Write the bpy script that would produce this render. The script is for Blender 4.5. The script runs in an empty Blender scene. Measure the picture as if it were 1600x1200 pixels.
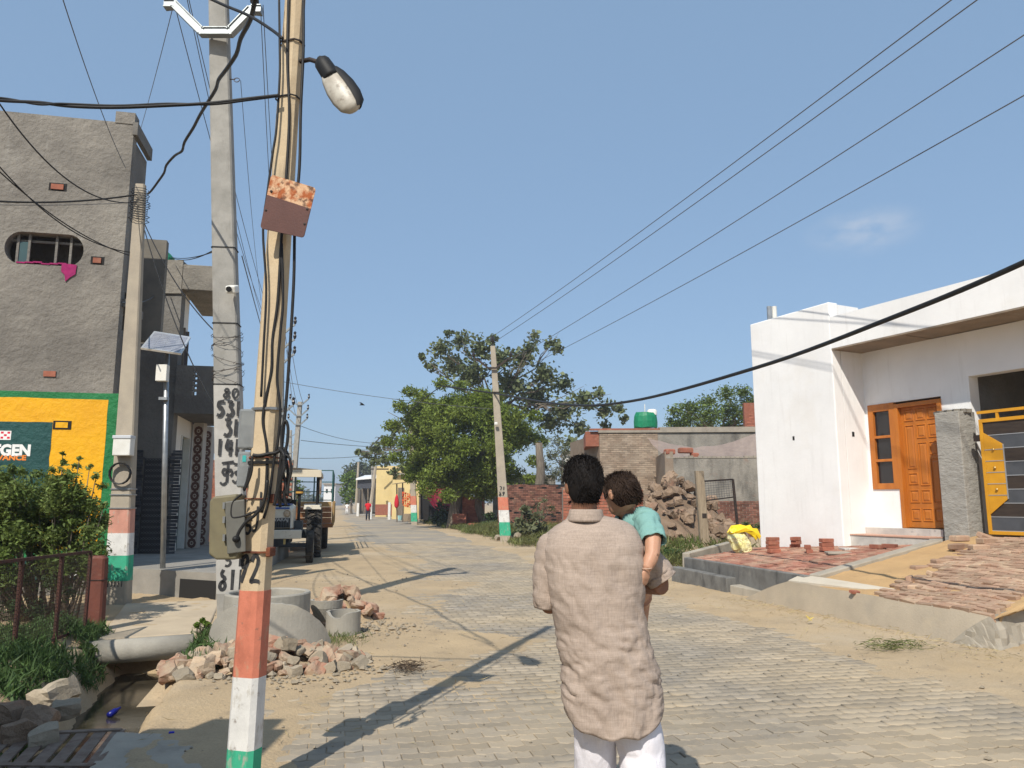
import bpy, math, random
import numpy as np
from mathutils import Vector, Matrix, noise

random.seed(7)
SC = bpy.context.scene
COL = SC.collection

# ------------------------------------------------------------------ camera
CAM_H, FOC = 1.53, 1200.0
PIT = math.atan(185 / 1200)
CP, SP = math.cos(PIT), math.sin(PIT)
cd = bpy.data.cameras.new('camera')
cam = bpy.data.objects.new('camera', cd)
COL.objects.link(cam)
cam.location = (0, 0, CAM_H)
cam.rotation_euler = (math.pi / 2 + PIT, 0, 0)
cd.sensor_fit = 'HORIZONTAL'
cd.sensor_width = 36
cd.lens = 36 * FOC / 1600
cd.clip_start = 0.05
cd.clip_end = 6000
SC.camera = cam

# ------------------------------------------------------------------ sky, sun, exposure
SUN_AZ, SUN_EL = math.radians(18), math.radians(46)      # direction the light travels: azimuth from +Y towards +X
wd = bpy.data.worlds.new('World')
SC.world = wd
wd.use_nodes = True
wn, wl = wd.node_tree.nodes, wd.node_tree.links
bg = wn['Background']
sky = wn.new('ShaderNodeTexSky')
sky.sky_type = 'NISHITA'
sky.sun_disc = False
sky.sun_elevation = SUN_EL
sky.sun_rotation = SUN_AZ + math.pi
sky.altitude = 200
sky.air_density = 1.0
sky.dust_density = 1.35
sky.ozone_density = 1.8
# a small thin cloud low on the right, part of the sky
tc = wn.new('ShaderNodeTexCoord')
def _dir(px, py):
    x, v = (px - 800) / FOC, (600 - py) / FOC
    return Vector((x, CP - v * SP, SP + v * CP)).normalized()
cdir = _dir(1350, 360)
vs = wn.new('ShaderNodeVectorMath'); vs.operation = 'SUBTRACT'
wl.new(tc.outputs['Generated'], vs.inputs[0]); vs.inputs[1].default_value = cdir
vm = wn.new('ShaderNodeVectorMath'); vm.operation = 'MULTIPLY'
wl.new(vs.outputs[0], vm.inputs[0]); vm.inputs[1].default_value = (13, 13, 30)
vln = wn.new('ShaderNodeVectorMath'); vln.operation = 'LENGTH'
cn = wn.new('ShaderNodeTexNoise'); cn.inputs['Scale'].default_value = 22; cn.inputs['Detail'].default_value = 6
mpc = wn.new('ShaderNodeMapping'); mpc.inputs['Scale'].default_value = (1, 1, 2.2)
wl.new(tc.outputs['Generated'], mpc.inputs[0]); wl.new(mpc.outputs[0], cn.inputs['Vector'])
wl.new(vm.outputs[0], vln.inputs[0])
mr = wn.new('ShaderNodeMapRange'); mr.inputs[1].default_value = 1.0; mr.inputs[2].default_value = 0.0
mr.interpolation_type = 'SMOOTHSTEP'
wl.new(vln.outputs['Value'], mr.inputs[0])
mr2 = wn.new('ShaderNodeMapRange'); mr2.inputs[1].default_value = 0.36; mr2.inputs[2].default_value = 0.72
wl.new(cn.outputs['Fac'], mr2.inputs[0])
mm = wn.new('ShaderNodeMath'); mm.operation = 'MULTIPLY'
wl.new(mr.outputs[0], mm.inputs[0]); wl.new(mr2.outputs[0], mm.inputs[1])
m3 = wn.new('ShaderNodeMath'); m3.operation = 'MULTIPLY'; m3.inputs[1].default_value = 0.6
wl.new(mm.outputs[0], m3.inputs[0])
# thin milky haze of a hot day, the same in every direction
hz = wn.new('ShaderNodeMix'); hz.data_type = 'RGBA'; hz.inputs[0].default_value = 0.67
hz.inputs[7].default_value = (1.95, 3.02, 4.45, 1)
wl.new(sky.outputs[0], hz.inputs[6])
cm = wn.new('ShaderNodeMix'); cm.data_type = 'RGBA'
wl.new(m3.outputs[0], cm.inputs[0]); wl.new(hz.outputs[2], cm.inputs[6]); cm.inputs[7].default_value = (4.6, 4.8, 5.2, 1)
wl.new(cm.outputs[2], bg.inputs['Color'])
bg.inputs['Strength'].default_value = 0.132

sd = bpy.data.lights.new('sun', 'SUN')
sun = bpy.data.objects.new('sun', sd)
COL.objects.link(sun)
sd.energy = 4.4
sd.angle = math.radians(0.53)
sd.color = (1.0, 0.94, 0.84)
ldir = Vector((math.sin(SUN_AZ) * math.cos(SUN_EL), math.cos(SUN_AZ) * math.cos(SUN_EL), -math.sin(SUN_EL)))
sun.rotation_euler = ldir.to_track_quat('-Z', 'Y').to_euler()
SC.view_settings.view_transform = 'Standard'
SC.view_settings.look = 'None'
SC.view_settings.gamma = 1
SC.view_settings.exposure = 0.18
SC.view_settings.use_curve_mapping = False

# ------------------------------------------------------------------ pixel helpers (photo pixels 1600 x 1200 -> world points)
def ray(px, py):
    x, v = (px - 800) / FOC, (600 - py) / FOC
    return (x, CP - v * SP, SP + v * CP)
def G(px, py, z=0.0):                     # on the level z
    r = ray(px, py); t = (z - CAM_H) / r[2]
    return Vector((r[0] * t, r[1] * t, z))
def D(px, py, Y):                         # at the distance Y
    r = ray(px, py); t = Y / r[1]
    return Vector((r[0] * t, Y, CAM_H + r[2] * t))
def V(*a): return Vector(a)
def lerp(a, b, t): return a + (b - a) * t
def sst(a, b, x):
    t = min(1, max(0, (x - a) / (b - a))); return t * t * (3 - 2 * t)
def nz(x, y, z=0.0, o=4): return noise.fractal(Vector((x, y, z)), 1.0, 2.0, o, noise_basis='PERLIN_ORIGINAL')

# ------------------------------------------------------------------ mesh builder
ORG = {}
class MB:
    def __init__(s): s.v, s.f, s.m = [], [], []
    def add(s, vs, fs, mi=0):
        o = len(s.v)
        s.v += [tuple(p) for p in vs]
        s.f += [tuple(i + o for i in f) for f in fs]
        s.m += [mi] * len(fs)
        return s
    def box(s, c, d, rot=None, mi=0, ch=0.0):
        """centre, full size, rotation (3x3 matrix or z angle), chamfer on the vertical-ish edges of all sides"""
        R = rot if isinstance(rot, Matrix) else Matrix.Rotation(rot or 0, 3, 'Z')
        c = Vector(c); hx, hy, hz_ = d[0] / 2, d[1] / 2, d[2] / 2
        if ch <= 0:
            vs = [c + R @ Vector((x * hx, y * hy, z * hz_)) for z in (-1, 1) for y in (-1, 1) for x in (-1, 1)]
            s.add(vs, [(0, 2, 3, 1), (4, 5, 7, 6), (0, 1, 5, 4), (2, 6, 7, 3), (0, 4, 6, 2), (1, 3, 7, 5)], mi)
        else:
            def ring(z, k):
                return [c + R @ Vector((sx * (hx - k if i else hx - k - ch * 0), sy * (hy - k), z)) for i, (sx, sy) in enumerate(((-1, -1), (1, -1), (1, 1), (-1, 1)))]
            vs = ring(-hz_, ch) + ring(-hz_ + ch, 0) + ring(hz_ - ch, 0) + ring(hz_, ch)
            fs = [(3, 2, 1, 0), (12, 13, 14, 15)]
            for k in range(3):
                for i in range(4):
                    j = (i + 1) % 4; a = 4 * k
                    fs.append((a + i, a + j, a + 4 + j, a + 4 + i))
            s.add(vs, fs, mi)
        return s
    def boxpts(s, p, mi=0):
        """eight corners: bottom four (ccw) then top four"""
        return s.add(p, [(3, 2, 1, 0), (4, 5, 6, 7), (0, 1, 5, 4), (1, 2, 6, 5), (2, 3, 7, 6), (3, 0, 4, 7)], mi)
    def tube(s, path, r, n=6, mi=0, caps=True, closed=False, flat=1.0):
        path = [Vector(p) for p in path]
        k = len(path)
        rs = r if isinstance(r, (list, tuple)) else [r] * k
        vs, fs = [], []
        up = None
        for i, p in enumerate(path):
            if closed: t = path[(i + 1) % k] - path[i - 1]
            else: t = path[min(i + 1, k - 1)] - path[max(i - 1, 0)]
            if t.length < 1e-9: t = Vector((0, 0, 1))
            t.normalize()
            if up is None:
                up = Vector((0, 0, 1)) if abs(t.z) < 0.9 else Vector((0, 1, 0))
            a = t.cross(up)
            if a.length < 1e-6: a = t.cross(Vector((1, 0.3, 0)))
            a.normalize(); b = a.cross(t).normalized(); up = b
            for j in range(n):
                th = 2 * math.pi * (j + 0.5) / n
                vs.append(p + a * (math.cos(th) * rs[i]) + b * (math.sin(th) * rs[i] * flat))
        for i in range(k if closed else k - 1):
            i2 = (i + 1) % k
            for j in range(n):
                j2 = (j + 1) % n
                fs.append((i * n + j, i * n + j2, i2 * n + j2, i2 * n + j))
        if caps and not closed:
            fs.append(tuple(range(n - 1, -1, -1))); fs.append(tuple((k - 1) * n + j for j in range(n)))
        return s.add(vs, fs, mi)
    def loft(s, rings, mi=0, cap0=True, cap1=True, wrap=True):
        n = len(rings[0]); vs = [p for r in rings for p in r]; fs = []
        for i in range(len(rings) - 1):
            for j in range(n if wrap else n - 1):
                j2 = (j + 1) % n
                fs.append((i * n + j, i * n + j2, (i + 1) * n + j2, (i + 1) * n + j))
        if cap0: fs.append(tuple(range(n - 1, -1, -1)))
        if cap1: fs.append(tuple((len(rings) - 1) * n + j for j in range(n)))
        return s.add(vs, fs, mi)
    def lathe(s, c, prof, n=20, mi=0, axis=None, a0=0.0, a1=None):
        """profile [(r, h)...] round a vertical axis (or a matrix)"""
        c = Vector(c); full = a1 is None; M = axis or Matrix.Identity(3)
        rings = []
        steps = n if full else n + 1
        for r, h in prof:
            rg = []
            for j in range(steps):
                th = a0 + ((2 * math.pi) if full else (a1 - a0)) * j / n
                rg.append(c + M @ Vector((r * math.cos(th), r * math.sin(th), h)))
            rings.append(rg)
        return s.loft(rings, mi, False, False, full)
    def prism(s, poly, h, frame=None, mi=0, base=0.0):
        """2-D polygon (ccw) extruded from base to base+h along the frame's third axis; frame = (origin, ax, ay, az)"""
        o, ax, ay, az = frame or (Vector((0, 0, 0)), Vector((1, 0, 0)), Vector((0, 1, 0)), Vector((0, 0, 1)))
        n = len(poly)
        lo = [o + ax * x + ay * y + az * base for x, y in poly]
        hi = [o + ax * x + ay * y + az * (base + h) for x, y in poly]
        fs = [tuple(range(n - 1, -1, -1)), tuple(range(n, 2 * n))] + [(i, (i + 1) % n, n + (i + 1) % n, n + i) for i in range(n)]
        return s.add(lo + hi, fs, mi)
    def quad(s, a, b, c, d, mi=0): return s.add([a, b, c, d], [(0, 1, 2, 3)], mi)
    def build(s, name, mats, parent=None, smooth=False, loc=None, attr=None):
        org = ORG[parent.name] if parent is not None else Vector(loc if loc is not None else (0, 0, 0))
        me = bpy.data.meshes.new(name)
        me.from_pydata([(p[0] - org.x, p[1] - org.y, p[2] - org.z) for p in s.v], [], s.f)
        mats = mats if isinstance(mats, (list, tuple)) else [mats]
        for m in mats: me.materials.append(m)
        if len(mats) > 1: me.polygons.foreach_set('material_index', s.m)
        if smooth: me.polygons.foreach_set('use_smooth', [True] * len(me.polygons))
        if attr is not None:
            a = me.attributes.new('tint', 'FLOAT', 'FACE'); a.data.foreach_set('value', attr)
        me.update()
        return link(name, me, parent, org)
def link(name, me, parent, org):
    o = bpy.data.objects.new(name, me)
    COL.objects.link(o)
    if parent is not None: o.parent = parent
    else: o.location = org
    ORG[o.name] = Vector(org)
    return o
def tag(o, label=None, cat=None, group=None, kind=None):
    if label: o['label'] = label
    if cat: o['category'] = cat
    if group: o['group'] = group
    if kind: o['kind'] = kind
    return o
def thing(name, label, cat, loc, group=None):
    o = bpy.data.objects.new(name, None)
    COL.objects.link(o); o.location = loc; o.empty_display_size = 0.1
    ORG[o.name] = Vector(loc)
    return tag(o, label, cat, group)
def bevel(o, w=0.004, seg=2, ang=35):
    m = o.modifiers.new('bevel', 'BEVEL'); m.width = w; m.segments = seg; m.limit_method = 'ANGLE'; m.angle_limit = math.radians(ang)
    return o
def subdiv_disp(o, levels, strength, scale, seed=0):
    """break a surface up with real relief"""
    m = o.modifiers.new('sub', 'SUBSURF'); m.subdivision_type = 'SIMPLE'; m.levels = m.render_levels = levels
    t = bpy.data.textures.new('relief', 'CLOUDS'); t.noise_scale = scale; t.noise_depth = 3
    d = o.modifiers.new('disp', 'DISPLACE'); d.texture = t; d.strength = strength; d.texture_coords = 'GLOBAL'; d.mid_level = 0.5
    return o
def bake(o):
    """apply the modifiers"""
    dg = bpy.context.evaluated_depsgraph_get()
    me = bpy.data.meshes.new_from_object(o.evaluated_get(dg))
    o.modifiers.clear(); o.data = me
    return o

# ------------------------------------------------------------------ materials
def lin(h):
    c = [int(h[i:i + 2], 16) / 255 for i in (0, 2, 4)]
    return tuple(x / 12.92 if x <= 0.04045 else ((x + 0.055) / 1.055) ** 2.4 for x in c)
def mat(name, c1, c2=None, scale=3.0, rough=0.85, bump=0.0, bscale=60.0, stain=None, detail=6, spec=0.3, metal=0.0,
        rnd=0.0, tint=0.0, lo=0.35, hi=0.65, stretch=(1, 1, 1), bdist=0.01, trans=0.0, emit=None, sub=None, fine=0.0, coat=0.0):
    """two colours mixed by world-space noise; stain = [(colour, scale, low, high, amount, stretch)...]; rnd / tint: value jitter by object / face"""
    m = bpy.data.materials.new(name); m.use_nodes = True
    N, L = m.node_tree.nodes, m.node_tree.links
    b = N['Principled BSDF']
    geo = N.new('ShaderNodeNewGeometry')
    def coords(st):
        if tuple(st) == (1, 1, 1): return geo.outputs['Position']
        mp = N.new('ShaderNodeMapping'); mp.inputs['Scale'].default_value = st
        L.new(geo.outputs['Position'], mp.inputs[0]); return mp.outputs[0]
    def nzn(sc, st=(1, 1, 1), det=6, ro=0.6):
        n = N.new('ShaderNodeTexNoise'); n.inputs['Scale'].default_value = sc; n.inputs['Detail'].default_value = det
        n.inputs['Roughness'].default_value = ro
        L.new(coords(st), n.inputs['Vector']); return n.outputs['Fac']
    def ramp(val, a, c):
        r = N.new('ShaderNodeMapRange'); r.inputs[1].default_value = a; r.inputs[2].default_value = c
        L.new(val, r.inputs[0]); return r.outputs[0]
    def mixc(f, A, B):
        x = N.new('ShaderNodeMix'); x.data_type = 'RGBA'
        if isinstance(f, float): x.inputs[0].default_value = f
        else: L.new(f, x.inputs[0])
        for i, q in ((6, A), (7, B)):
            if isinstance(q, tuple): x.inputs[i].default_value = (*q[:3], 1)
            else: L.new(q, x.inputs[i])
        return x.outputs[2]
    if isinstance(c1, str): c1 = lin(c1)
    if isinstance(c2, str): c2 = lin(c2)
    col = c1
    if c2 is not None: col = mixc(ramp(nzn(scale, stretch, detail), lo, hi), c1, c2)
    for st in (stain or []):
        sc_, s_, a_, b_, amt = st[0], st[1], st[2], st[3], st[4]
        if isinstance(sc_, str): sc_ = lin(sc_)
        f = ramp(nzn(s_, st[5] if len(st) > 5 else (1, 1, 1)), a_, b_)
        mu = N.new('ShaderNodeMath'); mu.operation = 'MULTIPLY'; mu.inputs[1].default_value = amt; L.new(f, mu.inputs[0])
        col = mixc(mu.outputs[0], col, sc_)
    def jitter(src, amt, col):
        r = N.new('ShaderNodeMapRange'); r.inputs[3].default_value = 1 - amt; r.inputs[4].default_value = 1 + amt
        L.new(src, r.inputs[0])
        h = N.new('ShaderNodeHueSaturation')
        if isinstance(col, tuple): h.inputs['Color'].default_value = (*col, 1)
        else: L.new(col, h.inputs['Color'])
        L.new(r.outputs[0], h.inputs['Value']); return h.outputs[0]
    if rnd:
        oi = N.new('ShaderNodeObjectInfo'); col = jitter(oi.outputs['Random'], rnd, col)
    if tint:
        at = N.new('ShaderNodeAttribute'); at.attribute_name = 'tint'; col = jitter(at.outputs['Fac'], tint, col)
    if fine:
        col = jitter(nzn(bscale * 1.7, (1, 1, 1), 3, 0.7), fine, col)
    if isinstance(col, tuple): b.inputs['Base Color'].default_value = (*col, 1)
    else: L.new(col, b.inputs['Base Color'])
    b.inputs['Roughness'].default_value = rough
    b.inputs['Metallic'].default_value = metal
    b.inputs['Specular IOR Level'].default_value = spec
    if coat: b.inputs['Coat Weight'].default_value = coat
    if trans: b.inputs['Transmission Weight'].default_value = trans
    if sub: b.inputs['Subsurface Weight'].default_value = sub; b.inputs['Subsurface Radius'].default_value = (0.02, 0.008, 0.004)
    if emit: b.inputs['Emission Color'].default_value = (*emit[:3], 1); b.inputs['Emission Strength'].default_value = emit[3]
    if bump:
        bp = N.new('ShaderNodeBump'); bp.inputs['Strength'].default_value = bump; bp.inputs['Distance'].default_value = bdist
        L.new(nzn(bscale, stretch if stretch != (1, 1, 1) else (1, 1, 1), 8, 0.65), bp.inputs['Height'])
        L.new(bp.outputs[0], b.inputs['Normal'])
    return m
def leafmat(name, c1, c2, tint=0.3, trans=0.35, scale=1.2):
    """thin leaves: diffuse with some light let through"""
    m = mat(name, c1, c2, scale=scale, rough=0.55, tint=tint, spec=0.25)
    N, L = m.node_tree.nodes, m.node_tree.links
    b = N['Principled BSDF']; out = N['Material Output']
    tr = N.new('ShaderNodeBsdfTranslucent'); mx = N.new('ShaderNodeMixShader'); mx.inputs[0].default_value = trans
    src = b.inputs['Base Color'].links[0].from_socket
    hs = N.new('ShaderNodeHueSaturation'); hs.inputs['Hue'].default_value = 0.48; hs.inputs['Value'].default_value = 1.25
    L.new(src, hs.inputs['Color']); L.new(hs.outputs[0], tr.inputs['Color'])
    L.new(b.outputs[0], mx.inputs[1]); L.new(tr.outputs[0], mx.inputs[2]); L.new(mx.outputs[0], out.inputs[0])
    return m

M = {}
M['sand'] = mat('sand', (.47, .352, .212), (.385, .29, .18), scale=0.9, rough=0.95, bump=0.8, bscale=38, bdist=0.02, fine=0.25,
                stain=[((.25, .19, .13), 2.6, .55, .75, .55), ((.50, .42, .31), 0.35, .5, .7, .5), ((.22, .17, .12), 26, .63, .74, .55)])
M['paver'] = mat('paver', (.305, .262, .205), (.24, .21, .168), scale=2.2, rough=0.9, bump=0.6, bscale=140, bdist=0.004, rnd=0.16, fine=0.18,
                 stain=[((.41, .325, .215), 0.45, .38, .60, .75), ((.23, .22, .21), 0.8, .56, .72, .5), ((.40, .325, .225), 14, .5, .68, .4)])
M['paver_many'] = mat('paver_many', (.305, .262, .205), (.24, .21, .168), scale=2.2, rough=0.9, bump=0.6, bscale=140, bdist=0.004, tint=0.16, fine=0.18,
                 stain=[((.41, .325, .215), 0.45, .38, .60, .75), ((.23, .22, .21), 0.8, .56, .72, .5), ((.40, .325, .225), 14, .5, .68, .4)])
M['road_far'] = mat('road_far', (.31, .27, .215), (.26, .23, .185), scale=1.2, rough=0.9, bump=0.3, bscale=20,
                    stain=[((.46, .36, .23), 0.45, .46, .66, .8), ((.24, .22, .2), 3, .5, .72, .4)])
M['concrete'] = mat('concrete', (.40, .355, .285), (.30, .268, .215), scale=2.5, rough=0.9, bump=0.5, bscale=70, bdist=0.006, fine=0.15,
                    stain=[((.17, .16, .14), 5, .56, .76, .55, (1, 1, .35)), ((.46, .4, .31), 1.4, .55, .75, .45)])
M['plaster'] = mat('plaster', (.265, .243, .21), (.175, .16, .14), scale=1.1, rough=0.95, bump=0.9, bscale=9, bdist=0.05, fine=0.12,
                   stain=[((.33, .31, .275), 1.7, .57, .74, .5, (1, 1, .5)), ((.12, .112, .1), 0.6, .52, .72, .5), ((.36, .345, .31), 5, .64, .76, .45, (3, 3, .25))])
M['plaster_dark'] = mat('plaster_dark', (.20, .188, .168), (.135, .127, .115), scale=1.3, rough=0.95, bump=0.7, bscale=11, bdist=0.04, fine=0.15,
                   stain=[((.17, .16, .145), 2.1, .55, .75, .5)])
M['plaster_mid'] = mat('plaster_mid', (.27, .245, .205), (.18, .165, .14), scale=1.5, rough=0.95, bump=0.8, bscale=12, bdist=0.04, fine=0.15,
                   stain=[((.11, .1, .09), 3.1, .55, .75, .6)])
M['white_wall'] = mat('white_wall', (.86, .85, .83), (.80, .79, .77), scale=1.2, rough=0.8, bump=0.16, bscale=12, bdist=0.02,
                      stain=[((.66, .64, .61), 4, .55, .78, .5, (3, 3, .25)), ((.70, .64, .55), 0.9, .56, .76, .4), ((.72, .71, .70), .5, .45, .7, .4)])
M['cream_wall'] = mat('cream_wall', (.84, .78, .68), (.78, .73, .64), scale=1.2, rough=0.85, bump=0.2, bscale=16, bdist=0.02,
                      stain=[((.70, .64, .54), 3, .58, .8, .35, (1, 1, .5))])
M['grass'] = leafmat('grass', (.10, .135, .035), (.16, .155, .06), tint=0.4, trans=0.3, scale=0.8)
M['weed'] = leafmat('weed', (.055, .105, .03), (.085, .14, .045), tint=0.35, trans=0.3)
M['dry'] = mat('dry', (.42, .34, .18), (.3, .23, .12), scale=8, rough=0.9)
M['iron'] = mat('iron', (.03, .027, .026), (.06, .04, .03), scale=14, rough=0.6, metal=0.3, bump=0.2, bscale=80)
M['rust'] = mat('rust', (.20, .065, .03), (.1, .035, .022), scale=16, rough=0.85, bump=0.4, bscale=90, bdist=0.004)
M['steel'] = mat('steel', (.42, .43, .43), (.3, .31, .31), scale=9, rough=0.42, metal=0.75, bump=0.1, bscale=60)
M['black_cable'] = mat('black_cable', (.012, .012, .013), (.022, .021, .02), scale=12, rough=0.55)
M['grey_wire'] = mat('grey_wire', (.13, .13, .135), (.09, .09, .09), scale=6, rough=0.5, metal=0.3)
M['brick'] = mat('brick', (.36, .135, .085), (.27, .10, .065), scale=7, rough=0.95, bump=0.6, bscale=60, bdist=0.008, rnd=0.22, fine=0.2,
                 stain=[((.42, .27, .18), 5, .55, .75, .6), ((.15, .07, .05), 9, .6, .75, .5)])
M['brick_many'] = mat('brick_many', (.36, .135, .085), (.27, .10, .065), scale=7, rough=0.95, bump=0.6, bscale=60, bdist=0.008, tint=0.22, fine=0.2,
                 stain=[((.42, .27, .18), 5, .55, .75, .6), ((.15, .07, .05), 9, .6, .75, .5)])
M['brick_pale'] = mat('brick_pale', (.33, .20, .135), (.39, .27, .185), scale=5, rough=0.95, bump=0.6, bscale=60, bdist=0.008, rnd=0.22, tint=0.0, fine=0.2,
                 stain=[((.47, .37, .25), 6, .5, .7, .6), ((.16, .09, .07), 9, .62, .75, .5)])
M['black'] = mat('black', (.012, .012, .012), rough=0.6)
M['void'] = mat('void', (.02, .019, .018), rough=0.95)
M['bark'] = mat('bark', (.13, .105, .08), (.22, .185, .145), scale=5, rough=0.95, bump=1.0, bscale=14, stretch=(3, 3, .6), bdist=0.04)
M['wood_post'] = mat('wood_post', (.34, .27, .19), (.23, .18, .125), scale=6, rough=0.9, bump=0.6, bscale=20, stretch=(4, 4, .5))
M['plastic_white'] = mat('plastic_white', (.72, .71, .66), (.62, .6, .54), scale=4, rough=0.5)
M['text_black'] = mat('text_black', (.02, .02, .022), (.05, .05, .05), scale=25, rough=0.7)
# ------------------------------------------------------------------ numpy meshes
RNG = np.random.default_rng(11)
def np_mesh(name, verts, faces_n, loops, mats, parent=None, loc=(0, 0, 0), tint=None, smooth=False):
    """verts (k,3); faces_n = vertices per face (constant); loops flat vertex indices"""
    org = ORG[parent.name] if parent is not None else Vector(loc)
    me = bpy.data.meshes.new(name)
    verts = np.asarray(verts, dtype=np.float32) - np.array(org, dtype=np.float32)
    nf = len(loops) // faces_n
    me.vertices.add(len(verts)); me.vertices.foreach_set('co', verts.ravel())
    me.loops.add(len(loops)); me.loops.foreach_set('vertex_index', np.asarray(loops, dtype=np.int32))
    me.polygons.add(nf); me.polygons.foreach_set('loop_start', np.arange(nf, dtype=np.int32) * faces_n)
    me.polygons.foreach_set('loop_total', np.full(nf, faces_n, dtype=np.int32))
    for m in (mats if isinstance(mats, (list, tuple)) else [mats]): me.materials.append(m)
    if smooth: me.polygons.foreach_set('use_smooth', [True] * nf)
    if tint is not None:
        a = me.attributes.new('tint', 'FLOAT', 'FACE'); a.data.foreach_set('value', np.asarray(tint, dtype=np.float32))
    me.update(calc_edges=True)
    return link(name, me, parent, org)
def leaves(name, cen, size, mats, parent=None, loc=(0, 0, 0), aspect=0.45, up=0.3, droop=0.0, dirs=None):
    """one bent leaf (two quads) per centre: cen (k,3), size (k,)"""
    cen = np.asarray(cen); k = len(cen); size = np.asarray(size).reshape(-1, 1)
    d = RNG.normal(size=(k, 3)) if dirs is None else np.asarray(dirs) + RNG.normal(size=(k, 3)) * 0.35
    d[:, 2] = d[:, 2] * 0.7 - droop
    d /= np.linalg.norm(d, axis=1, keepdims=True) + 1e-9
    n = RNG.normal(size=(k, 3)); n[:, 2] += up * 3
    s = np.cross(d, n); s /= np.linalg.norm(s, axis=1, keepdims=True) + 1e-9
    n = np.cross(s, d)
    b = cen - d * size * 0.5; t = cen + d * size * 0.5 - n * size * 0.12
    m = cen + n * size * 0.07
    l = m + s * size * aspect * 0.5; r = m - s * size * aspect * 0.5
    vs = np.stack([b, l, t, r], axis=1).reshape(-1, 3)
    return np_mesh(name, vs, 4, np.arange(k * 4), mats, parent, loc, RNG.random(k))

# ------------------------------------------------------------------ ground
A_ = V(.97663, .21486, 0); B_ = V(-.21486, .97663, 0)         # across the road, along the road
def edge_e(x, y): return x - (5.4 - .22 * y)                  # 0 on the right edge of the paving, negative on the road
DITCH = [(-2.75, 3.6), (-2.98, 5.0), (-3.47, 7.0), (-4.2, 9.4)]
def ditch_d(x, y):
    if y < DITCH[0][1] or y > DITCH[-1][1]: return 9.0
    for (x0, y0), (x1, y1) in zip(DITCH, DITCH[1:]):
        if y0 <= y <= y1: return x - lerp(x0, x1, (y - y0) / (y1 - y0))
    return 9.0
def cover(x, y):
    """how much sand lies on the paving, 0..1+"""
    e = edge_e(x, y)
    n = nz(x * .55, y * .4, 3.1) * 1.0
    n2 = nz(x * 2.2, y * 1.6, 7.7) * .5
    thr = -4.0 + .55 * sst(11, 16, y) if y > 9 else lerp(-5.6, -4.0, sst(6.0, 8.4, y))
    if y > 26: thr -= .9 * sst(26, 36, y)
    left = sst(.75, -.75, e - thr + n * 1.0 + n2)
    right = sst(-.62, .1, e + n * .45 + n2 * .35)
    patch = .55 * sst(.25, .7, nz(x * .35 + 4, y * .18 + 2, 5.5)) * sst(-2.2, -3.6, e)
    return max(left, right, patch)
def gz(x, y):
    e = edge_e(x, y)
    z = -.014 + .026 * cover(x, y) + .004 * nz(x * 5, y * 5, 1.0)
    if e > 0:
        z += .012 * min(e, 1) + .02 * max(0, nz(x * 1.3, y * 1.3, 2.0)) * min(1, e)
        if y > 14: z += .30 * sst(1.2, 4.5, e) * sst(14, 22, y)
    le = -6.3 - e
    if le > 0:
        z += (.02 * nz(x * 1.2, y * 1.2, 2.0) + .03 * max(0, nz(x * 3, y * 3, 4.0))) * min(1, le)
    d = ditch_d(x, y)
    if abs(d) < 1.4 and y < 9.4:
        w = .50 + .07 * nz(x * 2, y * 2, 8)
        k = 1 - sst(w - .22, w + .14, abs(d))
        k *= sst(9.4, 9.1, y)
        z = lerp(z, -.46, k)
        if d < 0: z += .10 * sst(.5, .9, -d) * (1 + nz(x * 3, y * 3, 9)) * sst(9.4, 8.8, y)
    return z
def axis_grid(lo, hi, fine_lo, fine_hi, h, grow, far):
    a = list(np.arange(fine_lo, fine_hi, h))
    s, x = h, fine_hi
    while x < far and x < hi: a.append(x); s *= grow; x += s
    a.append(hi)
    s, x, b = h, fine_lo - h, []
    while x > lo: b.append(x); s *= grow; x -= s
    b.append(lo)
    return sorted(set(b + a))
def grid_mesh(name, xs, ys, fn, m, kind):
    nx, ny = len(xs), len(ys)
    vs = np.array([(x, y, fn(x, y)) for y in ys for x in xs])
    i = np.arange(nx * ny).reshape(ny, nx)
    q = np.stack([i[:-1, :-1], i[:-1, 1:], i[1:, 1:], i[1:, :-1]], axis=-1).reshape(-1)
    return tag(np_mesh(name, vs, 4, q, m, smooth=True), kind=kind)
xs = axis_grid(-2500, 2500, -6.2, 6.2, .055, 1.07, 2500)
ys = axis_grid(-400, 3000, 3.2, 13.0, .05, 1.035, 3000)
ground = grid_mesh('ground', xs, ys, gz, M['sand'], 'structure')

# ------------------------------------------------------------------ road: zigzag concrete pavers
LEN, WID, AMP = .225, .1125, .011
road = thing('road', None, None, (0, 0, 0)); tag(road, kind='structure')
def zig_outline(gap):
    xs_ = [-.5, -.25, 0, .25, .5]; sg = [1, -1, 1, -1, 1]
    top = [(x * (LEN - gap), WID / 2 - gap / 2 + AMP * s_) for x, s_ in zip(xs_, sg)]
    bot = [(x * (LEN - gap), -WID / 2 + gap / 2 + AMP * s_) for x, s_ in zip(xs_, sg)]
    return bot + top[::-1]                               # ccw
po, pi_ = zig_outline(.004), zig_outline(.016)
NP = len(po)
tv = np.array([(x, y, 0) for x, y in pi_] + [(x, y, -.005) for x, y in po] + [(x, y, -.035) for x, y in po])
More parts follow.
